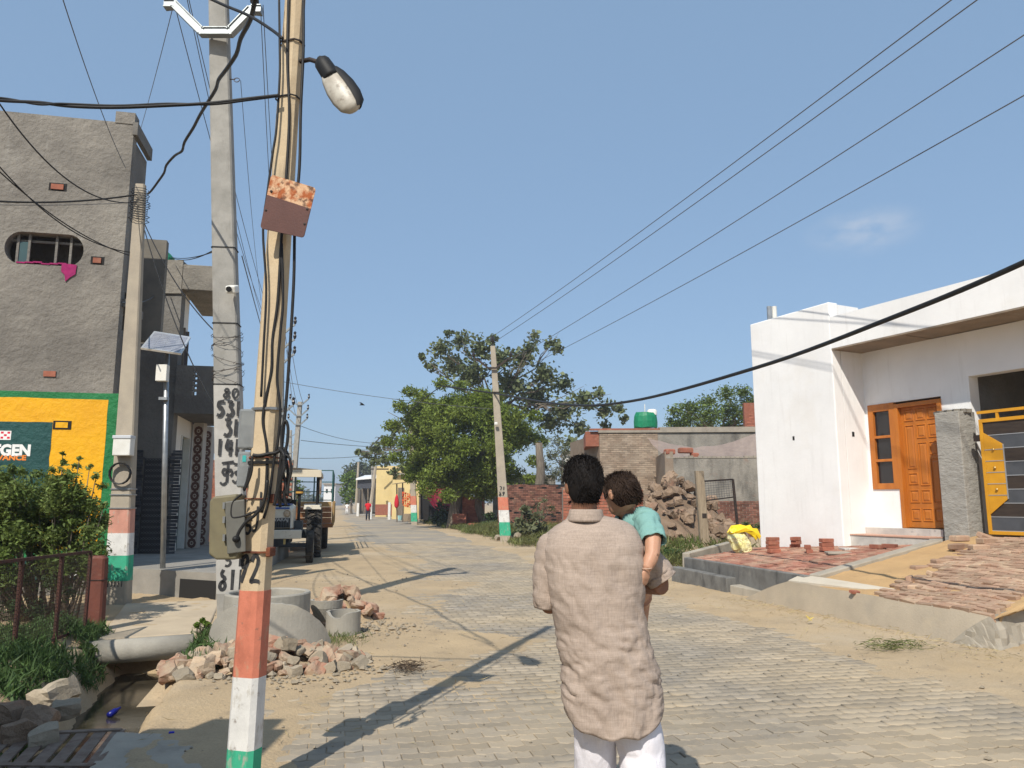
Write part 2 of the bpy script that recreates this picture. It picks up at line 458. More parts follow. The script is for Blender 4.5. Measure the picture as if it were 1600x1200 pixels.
# top as four quads (the zigzag is two strips), then chamfer and side quads
tq = []
for i in range(4): tq.append((i, i + 1, NP - 2 - i, NP - 1 - i))
for i in range(NP):
    j = (i + 1) % NP
    tq.append((NP + i, NP + j, j, i)); tq.append((2 * NP + i, 2 * NP + j, NP + j, NP + i))
tq = np.array(tq)
cells = []
row = 0; s_ = 3.0
while s_ < 31:
    off = (row % 2) * .5 * LEN
    c = -7.0
    while c < .05:
        p = V(5.4, 0, 0) + A_ * (c + off) + B_ * s_
        ex = edge_e(p.x, p.y)
        if -6.9 < ex < .03 + .05 * random.random() and not (p.y < 8 and ditch_d(p.x, p.y) < .75) and not (p.x < -2.2 and 7.4 < p.y < 11):
            if p.y > 4.0 and abs(p.x / p.y) < .75 or p.y <= 4.0 and abs(p.x) < 3.2:
                if gz(p.x, p.y) < .009: cells.append(p)
        c += LEN
    s_ += WID; row += 1
cells.sort(key=lambda p: p.length)
Rz = math.atan2(A_.y, A_.x)
pm = None; n_single = 0; rest = []
for p in cells:
    visible = p.y > 4.25 and abs(p.x) < .66 * p.y and not (.28 < p.x < .8 and p.y < 5)
    tiltm = Matrix.Rotation(random.gauss(0, .012), 4, 'X') @ Matrix.Rotation(random.gauss(0, .009), 4, 'Y')
    mw = Matrix.Translation((p.x, p.y, random.gauss(0, .0022))) @ Matrix.Rotation(Rz + random.gauss(0, .012), 4, 'Z') @ tiltm
    if visible and n_single < 300:
        if pm is None:
            pm = bpy.data.meshes.new('paver'); pm.from_pydata([tuple(v) for v in tv], [], [tuple(q) for q in tq]); pm.materials.append(M['paver'])
        o = bpy.data.objects.new('paver', pm); COL.objects.link(o); o.parent = road; o.matrix_local = mw
        n_single += 1
    else: rest.append(mw)
mws = np.array([np.array(m) for m in rest])
tv4 = np.c_[tv, np.ones(len(tv))]
allv = np.einsum('kij,vj->kvi', mws, tv4)[:, :, :3].reshape(-1, 3)
k = len(rest)
allq = (tq[None] + (np.arange(k) * len(tv))[:, None, None]).reshape(-1)
tag(np_mesh('paving_stones', allv, 4, allq, M['paver_many'], road, tint=np.repeat(RNG.random(k), len(tq))), kind='stuff')
# beyond the countable stones the road goes on as one sheet
mb = MB()
ss = [30.9, 34, 38, 44, 52, 62, 75, 95, 120, 160, 220, 320]
for a, b in zip(ss, ss[1:]):
    def pt(c, s_): 
        p = V(5.4, 0, 0) + A_ * c + B_ * s_
        return V(p.x - .0011 * max(0, s_ - 55) ** 1.6, p.y, .006)
    mb.quad(pt(-5.6, a), pt(0, a), pt(0, b), pt(-5.6, b))
mb.build('far_paving', M['road_far'], road)

# ------------------------------------------------------------------ ditch water
mb = MB()
pts = [(-3.0, 4.2), (-2.98, 5.0), (-3.2, 6.0), (-3.47, 7.0), (-3.8, 8.1), (-4.15, 9.3)]
for (x0, y0), (x1, y1) in zip(pts, pts[1:]):
    mb.quad(V(x0 - .55, y0, -.40), V(x0 + .55, y0, -.40), V(x1 + .55, y1, -.40), V(x1 - .55, y1, -.40))
M['water'] = mat('water', (.03, .026, .018), (.055, .047, .033), scale=3, rough=0.12, bump=0.06, bscale=9, bdist=0.02, spec=0.5,
                 stain=[((.12, .10, .065), 3, .58, .74, .5)])
tag(mb.build('ditch_water', M['water']), kind='structure')
# ------------------------------------------------------------------ left: plastered house with the painted advertisement
def onplane(px, py, P0, u):
    """pixel ray on the vertical plane through P0 along u -> (s along u, z)"""
    r = ray(px, py); n = V(u.y, -u.x)
    t = (P0.x * n.x + P0.y * n.y) / (r[0] * n.x + r[1] * n.y)
    return ((r[0] * t - P0.x) * u.x + (r[1] * t - P0.y) * u.y, CAM_H + r[2] * t)
class Plane:
    def __init__(s, P0, u): s.P, s.u = Vector(P0), Vector((u[0], u[1], 0)).normalized(); s.n = V(s.u.y, -s.u.x, 0)  # n faces right-hand side = towards camera for rightward u
    def at(s, a, z, d=0.0):
        p = s.P + s.u * a + s.n * d; return V(p.x, p.y, z)
    def px(s, x, y): return onplane(x, y, s.P, s.u)
    def slab(s, mb, a0, a1, z0, z1, d0, d1, mi=0):
        """box between a0..a1 along, z0..z1, d0..d1 out of the plane"""
        lo, hi = min(d0, d1), max(d0, d1)
        return mb.boxpts([s.at(a0, z0, hi), s.at(a1, z0, hi), s.at(a1, z0, lo), s.at(a0, z0, lo),
                          s.at(a0, z1, hi), s.at(a1, z1, hi), s.at(a1, z1, lo), s.at(a0, z1, lo)], mi)
HP = Plane((-6.93, 13.2, 0), A_)
hs = thing('plastered_house', 'tall grey cement plastered house with a painted green and yellow advert on its wall', 'house', (-6.93, 13.2, 0))
(s0, z1), (s1, z0) = HP.px(8, 362), HP.px(130, 415)
zt = 8.4
z0 = HP.px(70, 414)[1]; z1 = HP.px(70, 364)[1]
sa, sb, za, zb = s0 - .35, s1 + .35, z0 - .35, z1 + .35
mb = MB()
TH = .24
HP.slab(mb, -9, sa, -.3, zt, -TH, 0); HP.slab(mb, sb, 0, -.3, zt, -TH, 0)
HP.slab(mb, sa, sb, -.3, za, -TH, 0); HP.slab(mb, sa, sb, zb, zt, -TH, 0)
r = (z1 - z0) / 2 * .92; zc = (z0 + z1) / 2
pill = []
for k in range(13): a = math.pi / 2 + math.pi * k / 12; pill.append((s0 + r + r * math.cos(a) * .95, zc + (z1 - z0) / 2 * math.sin(a)))
for k in range(13): a = -math.pi / 2 + math.pi * k / 12; pill.append((s1 - r + r * math.cos(a) * .95, zc + (z1 - z0) / 2 * math.sin(a)))
sc_, hw, hh = (s0 + s1) / 2, (sb - sa) / 2, (zb - za) / 2
rect = []
for x, z in pill:
    dx, dz = x - sc_, z - zc
    q = 1 / max(abs(dx) / hw, abs(dz) / hh, 1e-6); rect.append((sc_ + dx * q, zc + dz * q))
# corners must be hit
for cx, cz in ((sa, za), (sa, zb), (sb, za), (sb, zb)):
    i = min(range(len(rect)), key=lambda j: (rect[j][0] - cx) ** 2 + (rect[j][1] - cz) ** 2); rect[i] = (cx, cz)
mb.loft([[HP.at(x, z, 0) for x, z in rect], [HP.at(x, z, 0) for x, z in pill], [HP.at(x, z, -TH) for x, z in pill], [HP.at(x, z, -TH) for x, z in rect]], 0, False, False)
# street side in darker plaster, its shade put into the colour; back, roof
def sidebox(mb, t0, t1, z0, z1, x0, x1, mi=0):
    """along the street side: t along B_ from the corner, x offset along A_"""
    c = [HP.P + B_ * t + A_ * x for t, x in ((t0, x0), (t0, x1), (t1, x1), (t1, x0))]
    return mb.boxpts([V(p.x, p.y, z0) for p in c] + [V(p.x, p.y, z1) for p in c], mi)
wall = mb.build('wall', M['plaster'], hs)
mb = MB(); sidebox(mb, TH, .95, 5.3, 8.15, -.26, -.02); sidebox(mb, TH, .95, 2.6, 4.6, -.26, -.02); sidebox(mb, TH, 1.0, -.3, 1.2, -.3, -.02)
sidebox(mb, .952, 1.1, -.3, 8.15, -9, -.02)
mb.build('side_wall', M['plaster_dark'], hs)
mb = MB(); sidebox(mb, TH, .94, 8.0, 8.25, -8.5, -.28); mb.build('roof', M['plaster_mid'], hs)
mb = MB(); sidebox(mb, -.02, 1.1, 8.18, 8.42, -.015, .07); mb.build('parapet_beam', M['plaster_dark'], hs)
mb = MB(); sidebox(mb, .1, 1.1, 4.98, 5.12, -.28, .12); mb.build('window_ledge', M['plaster_dark'], hs)
mb = MB(); HP.slab(mb, -.32, .01, zt - .02, zt + .2, -.27, .015); mb.build('corner_stub', M['plaster'], hs)
# room behind the rounded opening, with a grille frame
mb = MB(); HP.slab(mb, s0 - .8, s1 + .8, z0 - .8, z1 + .8, -2.6, -2.4); mb.build('inner_wall', mat('inner_wall', (.2, .18, .15), (.14, .13, .11), scale=2), hs)
wf = MB()
for q in (.14, .28, .62, .8): a = lerp(s0, s1, q); HP.slab(wf, a - .02, a + .02, z0 + .01, z1 - .01, -.14, -.10)
HP.slab(wf, s0 + .05, s1 - .05, z1 - .14, z1 - .10, -.19, -.15)
wfo = wf.build('window_frame', M['plaster_dark'], hs)
mb = MB(); HP.slab(mb, lerp(s0, s1, .16), lerp(s0, s1, .27), z0 + .03, z1 - .15, -.135, -.115); mb.build('window_pane', mat('old_glass', (.05, .09, .09), rough=.15, spec=.5), wfo)
# painted advertisement: green border, yellow field, dark panel, lettering
M['paint_green'] = mat('paint_green', (.012, .15, .045), (.018, .19, .06), scale=1.4, rough=.6, bump=.8, bscale=9, bdist=.05, fine=.08)
M['paint_yellow'] = mat('paint_yellow', (.78, .40, .006), (.70, .34, .008), scale=1.4, rough=.6, bump=.5, bscale=9, bdist=.05, fine=.08)
M['paint_teal'] = mat('paint_teal', (.012, .062, .06), (.016, .075, .07), scale=1.4, rough=.6, bump=.8, bscale=9, bdist=.05)
def pan(name, x0, y0, x1, y1, d, m, zb_=None, wob=.012):
    """hand-painted panel with a slightly wavering edge"""
    (a0, zt_), (a1, zb2) = HP.px(x0, y0), HP.px(x1, y1)
    zb2 = zb_ if zb_ is not None else zb2
    nn = 14
    top = [(lerp(a0, a1, k / nn), zt_ + wob * nz(k * .9, d * 1000)) for k in range(nn + 1)]
    bot = [(lerp(a1, a0, k / nn), zb2 + wob * nz(k * .9, d * 1000 + 9)) for k in range(nn + 1)]
    rgt = [(a1 + wob * nz(k * .9, d * 500 + 4), lerp(zt_, zb2, k / 10)) for k in range(1, 10)]
    poly = (top[:-1] + [top[-1]] + rgt + bot)
    mbb = MB(); mbb.prism(poly[::-1], .002, (HP.P, HP.u, V(0, 0, 1), HP.n), base=d); mbb.build(name, m, hs)
pan('painted_border', -260, 603, 172, 862, .001, M['paint_green'], .35)
pan('painted_field', -240, 614, 151, 858, .0045, M['paint_yellow'])
pan('painted_panel', -230, 654, 70, 800, .008, M['paint_teal'])
pan('painted_panel', 40, 869, 134, 906, .0045, M['paint_teal'])
M['paint_white'] = mat('paint_white', (.8, .8, .78), (.7, .7, .68), scale=6, rough=.6)
M['paint_orange'] = mat('paint_orange', (.75, .22, .03), rough=.6)
M['paint_red'] = mat('paint_red', (.6, .02, .05), rough=.6)
def text_on(name, s, plane, a, z, size, d, m, parent, bold=.012, align='LEFT', sx=1.0, flip=False, thick=.001):
    cu = bpy.data.curves.new(name, 'FONT'); cu.body = s; cu.size = size; cu.offset = bold; cu.extrude = thick; cu.align_x = align
    cu.resolution_u = 3
    t = bpy.data.objects.new(name, cu); COL.objects.link(t)
    dg = bpy.context.evaluated_depsgraph_get()
    me = bpy.data.meshes.new_from_object(t.evaluated_get(dg))
    bpy.data.objects.remove(t); bpy.data.curves.remove(cu)
    u, n = plane.u, plane.n
    P = plane.at(a, z, d); org = ORG[parent.name]
    me.transform(Matrix(((u.x * sx, 0, n.x, P.x - org.x), (u.y * sx, 0, n.y, P.y - org.y), (0, 1, 0, P.z - org.z), (0, 0, 0, 1))))
    me.name = name; me.materials.clear(); me.materials.append(m)
    return link(name, me, parent, org)
a, zz = HP.px(-11, 711); a2, zz2 = HP.px(54, 711)
text_on('lettering', 'FGEN', HP, a, zz, .25, .012, M['paint_white'], hs, bold=.013, sx=(a2 - a) / (.25 * 2.75))
a, zz = HP.px(-4, 718.5)
text_on('lettering', 'VANCE', HP, a, zz - .0, .115, .012, M['paint_orange'], hs, bold=.005, sx=1.15)
a, zz = HP.px(104, 900)
text_on('lettering', '2', HP, a, zz, .38, .009, M['paint_white'], hs, bold=.02, sx=1.1)
(a0, zt_), (a1, zb_) = HP.px(0, 673), HP.px(17, 687.5)
lg = MB(); HP.slab(lg, a0, a1, zb_, zt_, .0105, .0125); logo = lg.build('square_emblem', M['paint_white'], hs)
lg = MB()
for i in range(3):
    for j in range(3):
        if (i + j) % 2 == 0:
            w, h = (a1 - a0) / 3.6, (zt_ - zb_) / 3.6
            aa, zz = a0 + (a1 - a0) * .1 + i * w * 1.0, zb_ + (zt_ - zb_) * .1 + j * h
            HP.slab(lg, aa + .004, aa + w - .004, zz + .004, zz + h - .004, .0125, .0135)
lg.build('emblem_squares', M['paint_red'], logo)
# bricks left showing in putlog holes
for x, y, w in ((90, 292, .2), (152, 407, .13), (78, 584, .19), (97, 664, .19)):
    a, z = HP.px(x, y)
    b = MB(); HP.slab(b, a - w / 2, a + w / 2, z - .05, z + .045, .004, .024); bo = b.build('putlog_brick', M['brick'] if y != 664 else M['paint_yellow'], hs)
    b = MB(); HP.slab(b, a - w / 2 - .04, a + w / 2 + .05, z - .075, z + .07, .0095 if y == 664 else .001, .0165 if y == 664 else .0035); b.build('painted_hole_shadow', M['void'] if y != 584 else M['plaster_dark'], hs)  # dark slab round the brick paints the shade of the hole
# cloth hanging out of the opening
a, z = HP.px(97, 414)
cl = MB()
ring = [(0, .02), (.13, .02), (.24, .01), (.23, -.16), (.15, -.22), (.08, -.30), (.06, -.18), (.0, -.12)]
cl.prism([(a + x, z + y) for x, y in ring][::-1], .012, (HP.P, HP.u, V(0, 0, 1), HP.n), base=.01)
for k in range(6): HP.slab(cl, a - .72 + k * .13, a - .58 + k * .13, z - .012 + .012 * (k % 3), z + .012 + .012 * (k % 3), -.12, .012)
tag(cl.build('cloth', mat('magenta_cloth', (.33, .02, .12), (.22, .015, .09), scale=9, rough=.9)), 'magenta cloth hanging from the rounded opening in the grey wall', 'cloth')

# ------------------------------------------------------------------ left: darker two-storey house behind
B2Y = 17.2
BP = Plane((-7.62, B2Y, 0), (1, .06)); Q = lambda x, y: BP.px(x, y)
h2 = thing('two_storey_house', 'dark unplastered two storey house with balconies above a tiled veranda', 'house', (-7.62, B2Y, .4))
zb2, zt2 = .42, Q(250, 408)[1]
aL = Q(205, 700)[0] - 1.6
mb = MB(); BP.slab(mb, aL, 0, zb2, zt2, -.25, 0); mb.build('wall', M['plaster_dark'], h2)
SD = Plane((-7.62, B2Y, 0), (-.2149, .9766))            # street side, going away
mb = MB()
def sdbox(mb, t0, t1, z0, z1, d0, d1, mi=0): return SD.slab(mb, t0, t1, z0, z1, d0, d1, mi)
sdbox(mb, .26, .95, 3.6, zt2, -.25, 0); sdbox(mb, .951, 5.0, 3.55, 3.75, -.25, 0); sdbox(mb, .26, 1.0, zb2, 3.6, -.25, 0); sdbox(mb, 2.0, 5.0, zb2, 3.6, -.25, 0); sdbox(mb, 1.0, 2.0, 3.1, 3.6, -.25, 0)
mb.build('side_wall', M['cream_wall'], h2)
mb = MB(); sdbox(mb, .3, .94, zt2 - .4, zt2 - .1, -4, -.26); mb.build('roof', M['plaster_mid'], h2)
# upper canopy block over the street
zA, zB = Q(300, 414)[1], Q(300, 453)[1]
mb = MB(); sdbox(mb, -.05, 2.6, zB, zA, .002, .70); o = mb.build('canopy', M['plaster_mid'], h2); bevel(o, .015)
mb = MB(); BP.slab(mb, -.62, 0, zB - .1, zt2 + .02, .002, .05); mb.build('plaster_band', M['plaster_mid'], h2)
# window with dark shutter upstairs
zw0, zw1 = Q(288, 583)[1], Q(288, 510)[1]
mb = MB(); sdbox(mb, .40, .78, zw0, zw1, .003, .04); w = mb.build('window', mat('shutter', (.05, .035, .03), rough=.8), h2)
for t_ in (.34, .78): mb = MB(); sdbox(mb, t_, t_ + .06, zw0 - .05, zw1 + .05, .003, .06); mb.build('frame', M['bark'], w)
# first-floor balcony with perforated blocks
zc, zd = Q(300, 571)[1], Q(300, 646)[1]
bal = MB(); sdbox(bal, -.05, 2.9, zd - .0, zd + .42, .002, .88)
sdbox(bal, -.05, .07, zd + .42, zc, .002, .36); sdbox(bal, -.05, .07, zd + .42, zc, .46, .88)
sdbox(bal, -.05, .07, zc - .12, zc, .36, .46)
sdbox(bal, .07, 2.9, zc - .14, zc, .76, .88)
for k in range(6): sdbox(bal, .07 + k * .52, .20 + k * .52, zd + .42, zc - .14, .76, .88)
bal.build('balcony', M['plaster_dark'], h2)
blk = MB()
for k in range(5):
    z = zd + .42 + k * (zc - .12 - zd - .42) / 5
    sdbox(blk, -.05, .07, z, z + .09, .36, .40); sdbox(blk, -.05, .07, z + .09, z + .14, .40, .46)
blk.build('perforated_blocks', M['plaster_mid'], h2)
# slate cladding strips, patterned tiles
M['slate'] = mat('slate', (.05, .052, .058), (.085, .088, .095), scale=9, rough=.8, bump=.5, bscale=40, rnd=.35)
for xx0, xx1 in ((203, 222), (262, 281)):
    a0, a1 = Q(xx0, 780)[0], Q(xx1, 780)[0]
    zz0, zz1 = zb2, Q(240, 706)[1]
    z = zz0
    while z < zz1:
        h = random.uniform(.05, .09)
        b = MB(); BP.slab(b, a0 + random.uniform(0, .07), a1 - random.uniform(0, .05), z, z + h - .008, .002, random.uniform(.03, .06)); b.build('slate', M['slate'], h2)
        z += h
a0, a1 = Q(222, 780)[0], Q(262, 780)[0]
zt_ = Q(240, 716)[1]
mb = MB(); BP.slab(mb, a0, a1, zb2, zt_, .001, .008); mb.build('tile_backing', mat('tile_dark', (.045, .045, .048), rough=.5), h2)
ch = MB()
for i in range(8):
    for j in range(17):
        x, z = a0 + .05 + i * (a1 - a0 - .1) / 7, zb2 + .05 + j * (zt_ - zb2 - .1) / 16
        w_ = .032
        for sx in (-1, 1):
            ch.add([BP.at(x - sx * w_, z, .0095), BP.at(x - sx * w_ + .012, z, .0095), BP.at(x + sx * w_ + .012, z + .055, .0095), BP.at(x + sx * w_, z + .055, .0095)], [(0, 1, 2, 3)])
tag(ch.build('tile_pattern', mat('tile_grey', (.16, .16, .165), rough=.5), h2), kind='stuff')
# door, and columns faced with patterned tiles
mb = MB(); sdbox(mb, 1.0, 2.0, zb2, 3.1, -.2, -.14); dr = mb.build('door', mat('green_door', (.01, .07, .05), (.015, .09, .06), rough=.5), h2)
mb = MB(); sdbox(mb, .97, 1.04, zb2, 3.1, -.13, .03); sdbox(mb, 1.96, 2.03, zb2, 3.1, -.13, .03); sdbox(mb, 1.45, 1.5, zb2, 3.1, -.13, -.08); mb.build('door_frame', M['plastic_white'], dr)
M['tile_cream'] = mat('tile_cream', (.5, .44, .38), rough=.4)
M['tile_brown'] = mat('tile_brown', (.11, .055, .045), (.15, .08, .06), scale=20, rough=.4)
for x0, x1, Yc in ((296, 311, 19.3), (312, 325, 20.6)):
    p0, p1 = D(x0, 780, Yc), D(x1, 780, Yc)
    cpl = Plane((p0.x, Yc, 0), (1, .05)); wcol = p1.x - p0.x
    mb = MB(); cpl.slab(mb, 0, wcol, zb2, 3.55, -.25, 0); c = mb.build('column', M['tile_cream'], h2)
    t = MB()
    nrow = 13
    for j in range(nrow):
        zc_ = zb2 + .12 + j * (3.0 / nrow)
        for (rx, rz, dd) in ((.46, .125, .003),):
            pts = [(wcol / 2 + wcol * rx * math.cos(q * math.pi / 4), zc_ + rz * math.sin(q * math.pi / 4)) for q in range(8)]
            inn = [(wcol / 2 + wcol * rx * .42 * math.cos(q * math.pi / 4), zc_ + rz * .42 * math.sin(q * math.pi / 4)) for q in range(8)]
            t.loft([[cpl.at(x, z, dd) for x, z in pts], [cpl.at(x, z, dd) for x, z in inn]], 0, False, False)
        t.add([cpl.at(wcol * .5 + wcol * .14 * a_, zc_ + .03 * b_, .004) for a_, b_ in ((-1, 0), (0, -1), (1, 0), (0, 1))], [(0, 1, 2, 3)])
    tag(t.build('tile_pattern', M['tile_brown'], c), kind='stuff')
# raised veranda
mb = MB()
c = [V(-12, 12.5, 0), V(-5.55, 13.2, 0), V(-6.6, 22.5, 0), V(-12, 22.5, 0)]
c = [V(-6.72, 13.55, 0), G(345, 896, .42) + V(.0, 0, 0), V(-6.4, 22.5, 0), V(-11, 22.5, 0)]
mb.boxpts([V(p.x, p.y, -.2) for p in c] + [V(p.x, p.y, .42) for p in c])
ver = mb.build('veranda', mat('veranda_concrete', (.30, .28, .245), (.22, .205, .18), scale=2, rough=.9, bump=.5, bscale=40), h2)
# drain opening in the veranda front
fr = Plane(c[0], (c[1] - c[0]))
fl = (c[1] - c[0]).length
mb = MB(); fr.slab(mb, fl - .95, fl - .12, -.02, .30, .002, .006); mb.build('drain_opening', M['void'], h2)
# brick wall beyond the veranda
bw = thing('side_brick_wall', 'red brick wall standing past the tiled veranda columns', 'wall', (-8.6, 24, 0))
WP = Plane((-9.6, 24, 0), (1, .1))
mb = MB(); WP.slab(mb, 0, 2.7, 0, 2.85, -.23, -.012); mb.build('wall_core', M['concrete'], bw)
mb = MB()
tn = []
for j in range(36):
    for i in range(13):
        x = i * .21 + (j % 2) * .105
        if x > 2.6: continue
        WP.slab(mb, x, x + .2, j * .079, j * .079 + .069, -.02, random.uniform(-.004, .006)); tn += [random.random()] * 6
tag(mb.build('brickwork', M['brick_many'], bw, attr=tn), kind='stuff')
# roof things on the dark house
tk = thing('roof_tarp', 'crumpled green tarpaulin heaped on the roof of the dark house', 'tarpaulin', D(240, 406, 18.5))
mb = MB()
c0 = D(243, 407, 18.5)
rings = []
for i, (rr, h) in enumerate(((.42, -.25), (.45, .05), (.34, .2), (.18, .3), (.03, .31))):
    rings.append([c0 + V(rr * 1.05 * math.cos(t * .524) * (1 + .2 * nz(t, i, 3)), rr * .7 * math.sin(t * .524), h + .06 * nz(t * 1.3, i * 1.7, 6)) for t in range(12)])
mb.loft(rings); o = mb.build('cover', mat('green_tarp', (.01, .17, .085), (.008, .12, .06), scale=8, rough=.5, bump=.6, bscale=25), tk, smooth=False)
an = thing('roof_antenna', 'small white T shaped pipe mast sticking up from the green tarpaulin', 'antenna', D(246, 405, 18.3))
b0, b1 = D(244, 408, 18.3), D(251, 377, 18.3)
mb = MB().tube([b0, b1], .022, 6); mb.build('mast', M['plastic_white'], an)
mb = MB().tube([b1 + V(-.13, 0, .0), b1 + V(.14, 0, .0)], .02, 6).tube([b1 + V(-.13, 0, .02), b1 + V(-.13, 0, -.05)], .025, 6).tube([b1 + V(.14, 0, .02), b1 + V(.14, 0, -.05)], .025, 6); mb.build('crossbar', M['plastic_white'], an)

# ------------------------------------------------------------------ a shop behind and to the left of the camera; its roof shades the near left corner
M['shop_wall'] = M['plaster_mid']
sh = thing('roadside_shop', 'plain plastered shop standing by the ditch behind the viewer', 'shop', (-5, 0, 0))
mb = MB().box((-5.6, .3, 1.5), (5.6, 4.2, 3.0)); mb.build('wall', M['plaster_mid'], sh)
mb = MB().box((-5.5, .35, 3.06), (6.1, 4.6, .12)); mb.build('roof_slab', M['concrete'], sh)
mb = MB().box((-2.9, 2.42, 3.3), (.5, .3, .36)).box((-4.4, 2.2, 3.45), (.9, .7, .66)); mb.build('parapet', M['plaster_mid'], sh)
# ------------------------------------------------------------------ painted strokes (hand lettering)
STROKES = {
 '0': [[(.5, 1), (.15, .8), (.05, .45), (.25, .05), (.6, 0), (.9, .3), (.9, .7), (.5, 1)]],
 '1': [[(.5, 1), (.48, 0)]],
 '2': [[(.1, .75), (.35, 1), (.8, .9), (.75, .6), (.3, .2), (.05, .02), (.5, .08), (1, .05)]],
 '3': [[(.1, .95), (.8, 1), (.4, .62), (.8, .5), (.85, .2), (.5, 0), (.05, .1)]],
 '4': [[(.35, 1), (.05, .4), (.95, .42)], [(.7, .95), (.65, 0)]],
 '5': [[(.95, 1), (.2, .97), (.15, .55), (.65, .6), (.85, .3), (.5, 0), (.05, .08)]],
 '6': [[(.5, 1), (.2, .75), (.85, .55), (.1, .3), (.2, .05), (.6, 0), (.85, .2), (.6, .42), (.2, .35)]],
 '7': [[(.05, 1), (.9, .97), (.45, 0)]],
 '8': [[(.6, .55), (.2, .75), (.5, 1), (.85, .8), (.4, .5), (.05, .25), (.4, 0), (.85, .2), (.6, .55)]],
 '9': [[(.55, .55), (.2, .55), (.1, .8), (.5, 1), (.75, .8), (.55, .55), (.1, 0)]],
 'ku': [[(.0, .98), (1.05, 1.05)], [(.55, 1), (.52, .1)], [(.52, .62), (.2, .75), (.08, .55), (.3, .42), (.52, .58), (.85, .72), (.98, .5), (.8, .38)], [(.5, .1), (.2, -.02), (-.05, .1)]],
 'ha': [[(.1, .95), (.8, .9), (.5, .6), (.15, .55), (.75, .35), (.35, .05), (.05, .2)], [(.75, .3), (.95, 0)]],
 'J': [[(.7, 1), (.75, .4), (.5, .02), (.05, .1)]],
 'T': [[(.5, 1), (.5, 0)], [(.1, 1), (.95, .98)]],
}
def strokes(mb, plane, key, a, z, w, h, pen, d):
    for st in STROKES[key]:
        pts = [(a + x * w, z + y * h) for x, y in st]
        if len(pts) > 2:                       # round the bends
            out = [pts[0]]
            for p, q, r_ in zip(pts, pts[1:], pts[2:]):
                out += [(lerp(p[0], q[0], .72), lerp(p[1], q[1], .72)), (q[0] * .8 + (p[0] + r_[0]) * .1, q[1] * .8 + (p[1] + r_[1]) * .1), (lerp(q[0], r_[0], .28), lerp(q[1], r_[1], .28))]
            pts = out + [pts[-1]]
        L_, R_ = [], []
        for i, p in enumerate(pts):
            p0, p1 = pts[max(0, i - 1)], pts[min(len(pts) - 1, i + 1)]
            t = Vector((p1[0] - p0[0], p1[1] - p0[1])); t.normalize()
            k = pen / 2 * (1 + .25 * nz(a * 9 + i, z * 7))
            L_.append(plane.at(p[0] - t.y * k, p[1] + t.x * k, d)); R_.append(plane.at(p[0] + t.y * k, p[1] - t.x * k, d))
        o = len(mb.v)
        mb.add(L_ + R_, [(i, i + 1, len(pts) + i + 1, len(pts) + i) for i in range(len(pts) - 1)])

# ------------------------------------------------------------------ poles
M['pole_cream'] = mat('pole_cream', (.56, .44, .285), (.46, .36, .235), scale=5, rough=.9, bump=.5, bscale=50, bdist=.006, fine=.12,
                      stain=[((.22, .17, .12), 7, .58, .74, .7, (2, 2, .35)), ((.63, .53, .37), 3, .5, .7, .5)])
M['pole_grey'] = mat('pole_grey', (.33, .315, .285), (.25, .24, .215), scale=4, rough=.9, bump=.4, bscale=50, bdist=.006, fine=.12,
                     stain=[((.17, .16, .145), 5, .58, .74, .6, (2, 2, .3)), ((.42, .40, .36), 3, .55, .72, .5)])
M['pole_sand'] = mat('pole_sand', (.40, .345, .265), (.33, .285, .225), scale=4, rough=.9, bump=.4, bscale=50, bdist=.006, fine=.1)
def paintband(nm, c, worn): return mat(nm, c, tuple(x * .82 for x in c), scale=6, rough=.75, bump=.35, bscale=50, bdist=.005, fine=.1, stain=[(worn, 9, .58, .66, .8, (1.6, 1.6, .7)), (tuple(x * .4 for x in c), 6, .55, .72, .6, (1, 1, .5)), ((.16, .12, .09), 17, .62, .70, .7)])
M['band_salmon'] = paintband('band_salmon', (.60, .20, .125), (.42, .29, .19))
M['band_pink'] = paintband('band_pink', (.60, .29, .215), (.42, .35, .28))
M['band_white'] = paintband('band_white', (.70, .69, .66), (.42, .39, .33))
M['band_green'] = paintband('band_green', (.05, .40, .235), (.35, .33, .28))
def pole_ring(c, hx, hy, ch, R):
    pts = [(-hx + ch, -hy), (hx - ch, -hy), (hx, -hy + ch), (hx, hy - ch), (hx - ch, hy), (-hx + ch, hy), (-hx, hy - ch), (-hx, -hy + ch)]
    return [c + R @ V(x, y, 0) for x, y in pts]
class Pole:
    """tapered rectangular concrete pole; sizes at the bottom and top, optional bend"""
    def __init__(s, base, top, w0, w1, ratio=.8, ch=.02, rz=0.0, bend=0.0):
        s.b, s.t, s.w0, s.w1, s.ra, s.ch, s.R, s.bend = Vector(base), Vector(top), w0, w1, ratio, ch, Matrix.Rotation(rz, 3, 'Z'), bend
    def c(s, f):
        p = s.b.lerp(s.t, f); p.x += s.bend * math.sin(math.pi * f); return p
    def w(s, f): return lerp(s.w0, s.w1, f)
    def f(s, z): return (z - s.b.z) / (s.t.z - s.b.z)
    def ring(s, f, ex=0.0): h = s.w(f) / 2 + ex; return pole_ring(s.c(f), h, h * s.ra, s.ch, s.R)
    def shaft(s, n=14): return MB().loft([s.ring(k / n) for k in range(n + 1)])
    def sleeve(s, z0, z1, ex=.003, n=3):
        f0, f1 = s.f(z0), s.f(z1); return MB().loft([s.ring(lerp(f0, f1, k / n), ex) for k in range(n + 1)])
    def face(s, z):
        """plane on the camera-side face at height z"""
        f = s.f(z); p = s.c(f); h = s.w(f) / 2
        n = s.R @ V(0, -1, 0); u = s.R @ V(1, 0, 0)
        q = p + n * (h * s.ra)
        return Plane((q.x, q.y, 0), (u.x, u.y))
    def pt(s, z, x=0.0, out=0.0):
        """point on the camera-side face: x across, out of the face"""
        f = s.f(z); p = s.c(f); h = s.w(f) / 2
        return p + s.R @ V(x, -h * s.ra - out, 0)

